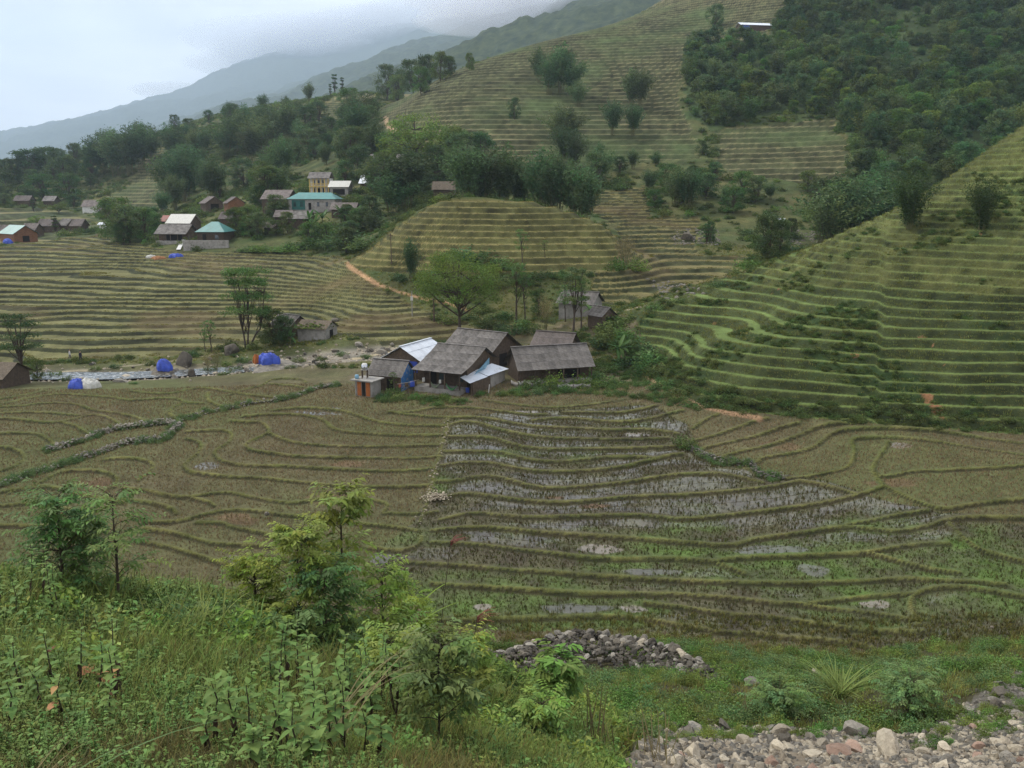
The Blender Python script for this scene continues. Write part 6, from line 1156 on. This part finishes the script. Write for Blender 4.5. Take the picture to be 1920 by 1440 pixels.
# pinnate sapling foliage: leaflets along arching rachises
def mk_pinnate(seed, h, w, nb, rl, ll, nleaf=9, stem=True, bare=.25):
    rs = np.random.RandomState(seed); st, lf = [], []; base = ovate(ll, ll * .40, .25, 3)
    sp_ = np.array([[0, 0, -.1], [.03 * h, 0, h * .4], [.02 * h, .03 * h, h * .75], [.04 * h, .02 * h, h * .97]]); sp_ = smooth_line(sp_, 1); st.append(tube(sp_, np.linspace(.011 * h + .006, .004, len(sp_)), 6))
    for i in range(int(nb * 1.5)):
        f = bare + (1 - bare) * rs.uniform(0, 1) ** .8; z = h * f; az = i * 2.4 + rs.uniform(-.4, .4); reach = w / 2 * (1.0 - .7 * f ** 1.5) * rs.uniform(.3, 1.0); b0 = np.array([np.interp(z, sp_[:, 2], sp_[:, k]) for k in range(3)]); dirv = np.array([math.cos(az), math.sin(az), rs.uniform(.5, 1.5)])
        br = arc(b0, dirv, reach, reach * .45, 5); st.append(tube(br, np.linspace(.006, .002, 5), 4)); tint = np.array([rs.uniform(.85, 1.25), 1, rs.uniform(.7, 1.1)]) * rs.uniform(.75, 1.25)
        for j in range(3 if w > .5 else 2):
            s0 = br[min(4, 1 + j + rs.randint(0, 2))]; a2 = az + rs.uniform(-1.1, 1.1); rc = arc(s0, (math.cos(a2), math.sin(a2), rs.uniform(-.1, .9)), rl * rs.uniform(.6, 1.2), rl * .32, nleaf)
            for q in range(1, nleaf):
                for sd in (-1, 1): v, fq, cc = put(base, rc[q], a2 + sd * rs.uniform(.6, 1.3), -.12 + rs.uniform(-.45, .4), rs.uniform(.75, 1.15)); lf.append((v, fq, cc * tint * rs.uniform(.85, 1.15)))
    return join(st), join(lf)
def mk_fern(seed, n=9, L=.8):
    rs = np.random.RandomState(seed); lf = []; b_ = ovate(1, .22, .2)
    for i in range(n):
        az = i * 2.4 + rs.uniform(-.3, .3); rc = arc((0, 0, .02), (math.cos(az) * .8, math.sin(az) * .8, .9), L * rs.uniform(.7, 1.1), L * .75, 16); lf.append((*tube(rc, .004, 3), np.ones((48, 3)) * .6))
        for q in range(2, 16):
            for sd in (-1, 1): lf.append(put(b_, rc[q], az + sd * 1.35, -.2, L * .26 * math.sin(math.pi * (q / 17)) + .015))
    return join(lf)
def mk_herb(seed, h=.45, n=60, ls=.06):
    rs = np.random.RandomState(seed); parts = []; b_ = ovate(ls, ls * .5, .3)
    for s in range(5):
        a = rs.uniform(0, 6.28); tip = np.array([math.cos(a) * h * .35, math.sin(a) * h * .35, h * rs.uniform(.7, 1.1)]); ln_ = np.array([tip * t for t in np.linspace(0, 1, 5)]); parts.append((*tube(ln_, .004, 3), np.ones((15, 3)) * .45)); tint = rs.uniform(.75, 1.3)
        for i in range(n // 5): t = rs.uniform(.25, 1); parts.append((lambda q: (q[0], q[1], q[2] * tint))(put(b_, tip * t, rs.uniform(0, 6.28), rs.uniform(-.3, .6), rs.uniform(.6, 1.2))))
    return join(parts)
# ground cover on the whole bank
M_BK = (YY < 47.5) & (YY > 2.4); left = M_BK & (YY < 26) & ~mbed; bankr = M_BK & (YY >= 13) & ~mbed & (PXB > 700)
den = lambda a: np.clip(.5 + fbm(XX / a, YY / a, 210, 3) * 2.5, .03, 1)
HERB = [me_of('herb', mk_herb(900 + i, .4, 60, .065), MF['low'], True) for i in range(2)] + [me_of('herb', mk_herb(903, .5, 50, .085), MF['weed'], True)]
GR = me_of('tall_grass', mk_tuft(910, 14, .5, .16, .006, .9), MF['gr']); GD = me_of('dull_grass', mk_tuft(911, 16, .28, .20, .005, 1.0), MF['dgr'])
nearL = M_BK & (YY < 15.5) & (YY > 4.1) & (UU < .13)
P = pick(nearL & (YY > 6.0), 5200, den(1.8)); scatter('bank_grass', GR, P, RN.uniform(.35, 1.1, len(P)) * np.clip(P[:, 1] / 11, .4, 1.1), None, 'long green grass on the near bank', 'grass')
P = pick(nearL, 12000, 1 / YY); scatter('bank_grass', GD, P, RN.uniform(.35, 1.0, len(P)) * np.clip(P[:, 1] / 9, .35, 1.1), None, 'short dull grass on the near bank', 'grass')
for i, n in enumerate((1900, 1900, 1000)):
    P = pick(nearL, n, den(1.6) ** 1.5 / YY); scatter('herbs', HERB[i], P, RN.uniform(.4, 1.1, len(P)) * np.clip(P[:, 1] / 10, .4, 1.2), None, 'low leafy herbs on the near bank', 'herbs')
P = pick(nearL & (UU < -.2) & (YY > 6.5), 60); P[:, 2] += .22; scatter('white_flowers', me_of('white_flower', mk_bush(915, .03, 12, .03), MF['white']), P, RN.uniform(.3, .6, len(P)), None, 'tiny white flowers in the bank grass', 'flowers')
BB = [me_of('bank_bush', mk_bush(920 + i, .55, 800, .075, .75), (MF['low'], MF['fern'])[i]) for i in range(2)]
bk2 = M_BK & (YY > 15) & ~mbed & ~inpoly(PXB, PYB, [(830,1215),(1330,1235),(1330,1262),(1000,1262),(830,1240)])
for i, n in enumerate((1700, 1400)):
    P = pick(bk2, n, den(4)); P[:, 2] -= .1; scatter('bank_weeds', BB[i], P, RN.uniform(.35, 1.35, len(P)), None, 'dense small leaved weeds on the lower bank', 'weeds')
P = pick(bk2, 5000); scatter('bank_grass', me_of('bank_grass2', mk_tuft(912, 14, .34, .3, .016, 1.), ML['rough']), P, RN.uniform(.4, 1.2, len(P)), None, 'rough grass on the lower bank', 'grass')
P = pick(M_PD & (YY < 52) & (PYB > 1150), 2500); scatter('bank_grass', me_of('bank_grass3', mk_tuft(913, 14, .28, .3, .016, 1.), ML['grass']), P, RN.uniform(.4, 1.2, len(P)), None, 'short grass at the lower edge of the paddies', 'grass')
FB = [(me_of('filler_bush', mk_bush(940 + i, .5, 900, .07 + .02 * i, .95, .42), MF[k_]), n_) for i, (k_, n_) in enumerate((('pind', 300), ('low', 300), ('pin', 240)))]
for me_f, n_ in FB:
    P = pick(M_BK & (YY > 6.8) & (YY < 19) & (UU < .12), n_, den(2.2) ** 2.); P[:, 2] -= .05; scatter('bank_thicket', me_f, P, RN.uniform(.35, 1.15, len(P)) * np.clip(P[:, 1] / 11, .5, 1.1), None, 'tangled small leaved thicket on the near bank', 'thicket')
P = pick(mbed & (PYB < 1392), 230); scatter('bank_weeds', BB[0], P, RN.uniform(.2, .7, len(P)), None, 'weeds growing between the stones of the bed', 'weeds')
P = np.concatenate([w[RN.randint(0, len(w), 60)] for w in WALL3]); P[:, :2] += RN.normal(size=(len(P), 2)) * .3; P[:, 2] = zf(P[:, 0], P[:, 1]); scatter('wall_weeds', BB[1], P, RN.uniform(.35, 1.1, len(P)), None, 'weeds growing over the dry stone walls', 'weeds')
# garden greenery round the farmyard
gm = inpoly(PXB, PYB, [(690,752),(760,760),(870,765),(900,745),(1100,740),(1210,752),(1330,775),(1230,700),(1190,640),(1130,640),(1110,700),(960,735),(780,745)]) & (YY > 86) & (YY < 125)
P = pick(gm, 420); scatter('garden_weeds', me_of('garden_weeds', mk_bush(930, .6, 500, .12, .8), ML['mid']), P, RN.uniform(.25, 1.1, len(P)), None, 'vegetable and weed patch round the farmyard', 'weeds')
P = pick(inpoly(PXB, PYB, [(1200,700),(1330,768),(1480,790),(1920,815),(1920,780),(1500,745),(1330,720),(1230,650)]) & M_RH, 260); scatter('hill_weeds', me_of('hill_weeds', mk_bush(931, .6, 500, .12, .8), ML['scrub']), P, RN.uniform(.4, 1.4, len(P)), None, 'weedy strip along the foot of the stepped hill', 'weeds')

# saplings and shrubs one can tell apart
def sapling(name, label, cat, px, py, h, w, nb, rl, ll, m, seed, y0=2.4, y1=40, nleaf=9, bare=.2, Y=None, group=None):
    p = at(px, py, y0, y1) if Y is None else at_y(px, py, Y); st, lf = mk_pinnate(seed, h, w, nb, rl * .8, ll * 1.25, max(5, nleaf - 3), True, bare); o = link(name, None, None, loc=p, label=label, category=cat)
    if group: o['group'] = group
    link('stem', me_of('stem', st, m_stem, True), None, o); link('foliage', me_of('foliage', lf, m, True), None, o); return o
sapling('sapling', 'slim bright green sapling rising above the yellow green bushes', 'sapling', 640, 1215, 2.95, 1.3, 26, .42, .12, MF['pin'], 31, Y=13.2, bare=.35)
sapling('pinnate_shrub', 'tall bushy shrub of fine yellow green leaflets beside the sapling', 'shrub', 560, 1215, 2.0, 1.7, 60, .34, .07, MF['pin'], 32, Y=12.3, nleaf=12, bare=.08)
sapling('pinnate_shrub', 'dark lower shrub in front of the bright sapling', 'shrub', 610, 1235, 1.5, 1.7, 50, .36, .08, MF['pind'], 33, Y=12.0, nleaf=11, bare=.05)
sapling('yellow_shrub', 'yellow green feathery bush at the dry paddy side of the sapling', 'shrub', 480, 1190, 1.35, 1.5, 54, .30, .055, MF['yel'], 34, Y=12.8, nleaf=13, bare=.05)
sapling('yellow_shrub', 'yellow green feathery bush reaching towards the green paddies', 'shrub', 770, 1215, 1.5, 1.5, 54, .32, .055, MF['yel'], 35, Y=14.8, nleaf=13, bare=.08)
sapling('pinnate_shrub', 'grassy green shrub between sapling and paddies', 'shrub', 715, 1225, 1.7, 1.5, 44, .38, .09, MF['pin'], 36, Y=13.4, bare=.08)
sapling('dark_shrub', 'dense dark green shrub beside the slim thorny sapling', 'shrub', 120, 1145, 1.8, 1.8, 64, .30, .075, MF['pind'], 37, Y=11.8, nleaf=9, bare=.1)
sapling('dark_shrub', 'second dark shrub overlapping the dense one', 'shrub', 165, 1150, 1.4, 1.5, 50, .30, .075, MF['pind'], 38, Y=12.2, nleaf=9, bare=.1)
sapling('sapling', 'slim dark stemmed sapling with sparse leaves at the bank edge', 'sapling', 222, 1155, 2.0, 1.5, 22, .34, .075, MF['pind'], 39, Y=11.6, nleaf=9, bare=.3)
sapling('spindly_shrub', 'spindly fine leaved shrub with dark forked stems at the lower bank', 'shrub', 820, 1430, 1.35, 1.5, 46, .32, .075, MF['pind'], 40, Y=8.6, nleaf=10, bare=.25)
sapling('spindly_shrub', 'fine leaved shrub overhanging the rubble heap', 'shrub', 870, 1330, 1.2, 1.4, 40, .34, .085, MF['pin'], 41, Y=12.5, nleaf=10, bare=.15)
sapling('spindly_shrub', 'loose green shrub below the broadleaf weeds', 'shrub', 730, 1330, 1.0, 1.2, 36, .30, .075, MF['pin'], 42, Y=10.6, nleaf=10, bare=.1)
sapling('sapling', 'leafy green sapling with big drooping leaves before the rubble heap', 'sapling', 1040, 1400, 1.6, 1.1, 16, .30, .16, MF['weed'], 43, Y=13.2, nleaf=5, bare=.5)
sapling('spindly_shrub', 'green shrub at the bottom of the weedy bank by the dry stalks', 'shrub', 1010, 1430, .9, 1.2, 34, .30, .08, MF['pin'], 44, Y=11.4, nleaf=9, bare=.1)
sapling('dark_shrub', 'rounded bright weedy bush on the lower bank beside the stony bed', 'shrub', 1700, 1345, 1.3, 3.4, 120, .40, .09, MF['fern'], 45, y0=15, y1=45, nleaf=9, bare=.02)
sapling('dark_shrub', 'low leafy bush beside the pale clump of long grass', 'shrub', 1455, 1350, 1.1, 3.0, 110, .40, .09, MF['fern'], 46, y0=15, y1=45, nleaf=9, bare=.02)
for i, (px, py, s, Y) in enumerate([(300, 1180, 1.25, 11.2), (340, 1175, 1.2, 11.8), (270, 1190, 1.0, 10.8), (320, 1150, 1.1, 12.4), (240, 1130, .9, 12), (150, 1240, .6, None)]):
    p = at_y(px, py, Y) if Y else at(px, py, 2.4, 20); o = link('fern', me_of('fern', mk_fern(950 + i, 11, .85), MF['fern'], True), None, loc=p, label='feathery blue green fern in the fern patch on the bank edge' if s > .7 else 'small fern in the open grass of the bank', category='fern'); o.scale = (s,) * 3
    if s > .7: o['group'] = 'ferns on the bank edge'
wl_ = 'broadleaf weed with pale pointed leaves in the low thicket before the fallen canes'
for px, py, h, Y in [(400,1440,.62,5.6),(450,1440,.75,5.9),(480,1440,.6,5.7),(520,1440,.85,6.1),(555,1440,.7,5.9),(590,1440,.9,6.4),(620,1440,.75,6.2),(650,1440,.8,6.5),(685,1440,.6,6.6),(560,1440,.5,5.5),(470,1440,.4,5.2),(610,1440,.5,5.7)]:
    for dx, dY, k_ in ((0, 0, 1), (R.uniform(-26, 26), R.uniform(-.3, .5), R.uniform(.6, 1.))): weed(px + dx, py, h * k_, wl_, 'pale leaved weeds at the bank bottom', Y=Y + dY, lsz=R.uniform(.75, 1.05))
w2 = 'broadleaf weed with pale pointed leaves in the taller stand before the dark shrubs'
for px, py, h, Y in [(520,1330,.95,8.6),(545,1330,1.1,8.8),(575,1330,1.0,8.7),(650,1320,1.15,9.0),(690,1330,1.35,9.2),(720,1330,1.2,9.3),(745,1330,1.3,9.5),(670,1340,.9,8.8),(705,1345,.8,8.6),(770,1340,1.15,9.8),(640,1345,.8,8.5)]:
    for dx, dY, k_ in ((0, 0, 1), (R.uniform(-24, 24), R.uniform(-.5, .6), R.uniform(.55, 1.))): weed(px + dx, py, h * k_, w2, 'tall pale leaved weeds', Y=Y + dY, lsz=R.uniform(.8, 1.1), pairs=8)
w3 = 'leafy weed with some orange and red leaves on the open bank'
for px, py, h, Y in [(20,1400,.6,6.8),(60,1400,.7,6.9),(110,1390,.75,7.1),(150,1380,.8,7.2),(190,1385,.7,7.2),(90,1420,.5,6.4),(130,1430,.55,6.2),(200,1430,.5,6.2),(30,1440,.5,5.8),(235,1400,.75,6.9)]: weed(px, py, h, w3, 'orange tinged weeds', Y=Y, lsz=.8, pairs=8, orange=True)
w4 = 'dark stemmed weed with small pale top leaves at the dark thicket on the bank edge'
for px, py, h, Y in [(5,1230,.9,9.8),(30,1230,1.05,10.2),(60,1220,1.1,10.4),(85,1220,1.15,10.4),(105,1215,1.0,10.2),(125,1220,1.0,10.3),(40,1240,.8,9.6),(200,1260,.55,9.3),(215,1250,.6,9.6),(230,1255,.5,9.4),(255,1260,.6,9.5)]: weed(px, py, h, w4, 'dark stemmed weeds', Y=Y, lsz=.75, pairs=8)
weed(240, 1375, 1.0, 'single tall dark stalked weed with a few pale leaves at its tip', Y=7.0, lsz=.8, pairs=4); weed(425, 1160, 1.0, 'grey leaved thistle like weed standing against the brown paddy', Y=13.6, lsz=.6, pairs=9)
# orange withered big leaves, dry stalks, long blades, grass clumps
for px, py, Y in ((168, 1255, 7.4), (205, 1262, 7.3), (100, 1300, 7.0)):
    p = at_y(px, py, Y); u_, s_ = ray(px, py); o = link('orange_leaf_cluster', None, None, loc=(p.x, p.y, EYE + float(s_) * Y), label='withered orange leaf cluster on the near weeds', category='leaves', group='orange leaf clusters')
    for i in range(6): l_ = link('leaf', LEAFR[0], None, o, (R.gauss(0, .03), R.gauss(0, .03), R.gauss(0, .02)), (R.uniform(-1, 1), R.uniform(-.6, .8), R.uniform(0, 6))); l_.scale = (R.uniform(.5, .85),) * 3
def blades(name, label, cat, pos, n, h, lean, w, m, seed, par=None, dirx=None, spread=.1):
    rs = np.random.RandomState(seed); parts = []
    for i in range(n):
        az = rs.uniform(0, 6.28) if dirx is None else dirx + rs.normal() * .25; L_ = h * rs.uniform(.6, 1.1); rc = arc((rs.normal() * spread, rs.normal() * spread, -.03), (math.cos(az) * lean, math.sin(az) * lean, 1), L_, L_ * .45 * lean * rs.uniform(.6, 1.8), 9); ww = w * np.array([.5, .9, 1, 1, .9, .8, .6, .4, .05]); sd = np.array([-math.sin(az), math.cos(az), 0])
        V = np.stack([rc - sd * ww[:, None], rc + (0, 0, -.0) , rc + sd * ww[:, None]], 1).reshape(-1, 3); V[1::3, 2] -= ww * .5; parts.append((V, gridfaces(9, 3), np.ones((27, 3)) * rs.uniform(.75, 1.3)))
    return link(name, me_of(name, join(parts), m, True), None, loc=pos, label=label, category=cat)
blades('grass_clump', 'clump of long pale yellow green grass spilling down the weedy bank', 'grass clump', at(1585, 1335, 15, 45) + Vector((0, .6, .2)), 90, 1.9, .8, .022, MF['gr'], 60)
blades('grass_clump', 'arching cane grass with bright blades beside the yellow feathery bush', 'grass clump', at_y(730, 1220, 14.2), 20, 2.2, .75, .022, MF['yel'], 61)
for i, (px, py, Y) in enumerate([(380, 1215, 10.8), (345, 1230, 10.4), (420, 1205, 11.6), (185, 1170, 11.4), (455, 1235, 10.8), (300, 1245, 10)]): blades('grass_clump', 'fountain of long green grass blades in the lush strip of the bank', 'grass clump', at_y(px, py, Y), 40, .9, .7, .010, MF['gr'], 62 + i, spread=.15)['group'] = 'long grass in the lush strip'
blades('reed_blade', 'long blue green reed blades slanting across the bottom corner of the bank', 'reed', at_y(20, 1500, 3.6) + Vector((-.1, 0, .1)), 4, .8, 1.2, .006, MF['fern'], 70, dirx=.55, spread=.05)
blades('dry_reed', 'brown feathery dry reed plume in the bottom corner of the bank', 'reed', at_y(-20, 1500, 3.9), 22, .6, .8, .003, ML['straw'], 71, dirx=.7, spread=.06)
blades('dry_stalks', 'tall dry straw stalks standing before the stony bed', 'stalks', at_y(1128, 1440, 12.8), 14, 1.9, .22, .012, ML['straw'], 72, spread=.14)
blades('dry_stalks', 'thin dry stalks leaning at the edge of the stony bed', 'stalks', at_y(1240, 1440, 14.8), 18, 1.2, .45, .010, ML['straw'], 73, spread=.2)
blades('dry_stalks', 'fallen pale canes leaning through the broadleaf weeds', 'stalks', at_y(600, 1440, 6.8), 7, 1.5, .9, .006, ML['straw'], 74, dirx=.75, spread=.12)
blades('dead_bush', 'leafless twiggy bush beside the leaning grey rock', 'bush', at(1395, 1345, 15, 45), 22, 1.5, .5, .012, ML['straw'], 75, spread=.1)
def plume(px, py, Y, h, label):
    p = at_y(px, py, Y); o = link('plume_grass', None, None, loc=p, label=label, category='grass'); st = arc((0, 0, -.05), (.12, 0, 1), h, .06, 6); link('stem', mesh_np('stem', *tube(st, .006, 4)), m_stem, o)
    rs = np.random.RandomState(int(px)); C = []
    parts = []
    for i in range(14): rc = arc(st[-1] - np.array([0, 0, .10 * rs.uniform()]), (.55 + .2 * rs.normal(), .35 * rs.normal(), .75), .36 * rs.uniform(.7, 1.1), .14, 6); parts.append((*tube(rc, np.linspace(.007, .003, 6), 3), np.ones((18, 3))))
    link('plume', me_of('plume', join(parts), MF['plume'], True), None, o)
plume(812, 1075, 14.5, 2.75, 'tall grass with a feathery pink plume against the green paddies'); plume(872, 1300, 12.6, 1.75, 'shorter grass with a red plume before the rubble heap')
HAZE_D = 0.00011
# ------------------------------------------------------------------ air
HZ = mat('haze'); nt = HZ.node_tree; nt.nodes.remove(BS(HZ)); pv = nt.nodes.new('ShaderNodeVolumePrincipled')
pv.inputs['Color'].default_value = (.68, .83, 1.0, 1); pv.inputs['Density'].default_value = HAZE_D; pv.inputs['Anisotropy'].default_value = .25
nt.links.new(pv.outputs[0], nt.nodes['Material Output'].inputs['Volume'])
x0, x1, y0, y1, z0, z1 = -12500, 12500, -60, 13000, -80, 2400
hv = [(x, y, z) for x in (x0, x1) for y in (y0, y1) for z in (z0, z1)]
link('haze', mesh_np('haze', hv, [(0, 1, 3, 2), (4, 6, 7, 5), (0, 4, 5, 1), (2, 3, 7, 6), (0, 2, 6, 4), (1, 5, 7, 3)], smooth=False), HZ, kind='stuff', label='thin blue haze filling the valley', category='haze')

# low cloud caught on the ridges
def ridge_cloud(px, py, Y, wpx, hpx, dep, dens):
    u, s_ = ray(px, py); k = Y / F_PX; v, f = mk_rock(int(800 + px), 3, 1., 0, .05); rs = np.random.RandomState(int(px))
    v = v * (wpx * k / 2, dep / 2, hpx * k / 2)
    m = bpy.data.materials.get('ridge_cloud_%d' % round(dens * 1e5)) or mat('ridge_cloud_%d' % round(dens * 1e5))
    if m.node_tree.nodes.get('Principled BSDF'):
        m.node_tree.nodes.remove(BS(m)); q = m.node_tree.nodes.new('ShaderNodeVolumePrincipled'); q.inputs['Color'].default_value = (.93, .95, 1, 1); q.inputs['Density'].default_value = dens; q.inputs['Anisotropy'].default_value = .2; m.node_tree.links.new(q.outputs[0], m.node_tree.nodes['Material Output'].inputs['Volume'])
    link('ridge_cloud', mesh_np('ridge_cloud', v, f), m, loc=(float(u) * Y, Y, EYE + float(s_) * Y), kind='stuff', label='soft low cloud clinging to the mountain crest', category='ridge_cloud')
for a in [(520,95,8900,240,60),(600,78,8900,260,74),(690,60,8900,280,90),(790,42,8900,280,90),(440,120,8900,180,40),(560,70,9000,420,80),(330,170,8900,160,26),(640,95,8800,160,44)]: ridge_cloud(*a, 1040, .0017)
for a in [(900,34,2480,230,56),(965,12,2480,240,70),(1040,-14,2480,240,80),(960,-10,2540,400,90),(870,44,2520,180,36)]: ridge_cloud(*a, 330, .0036)
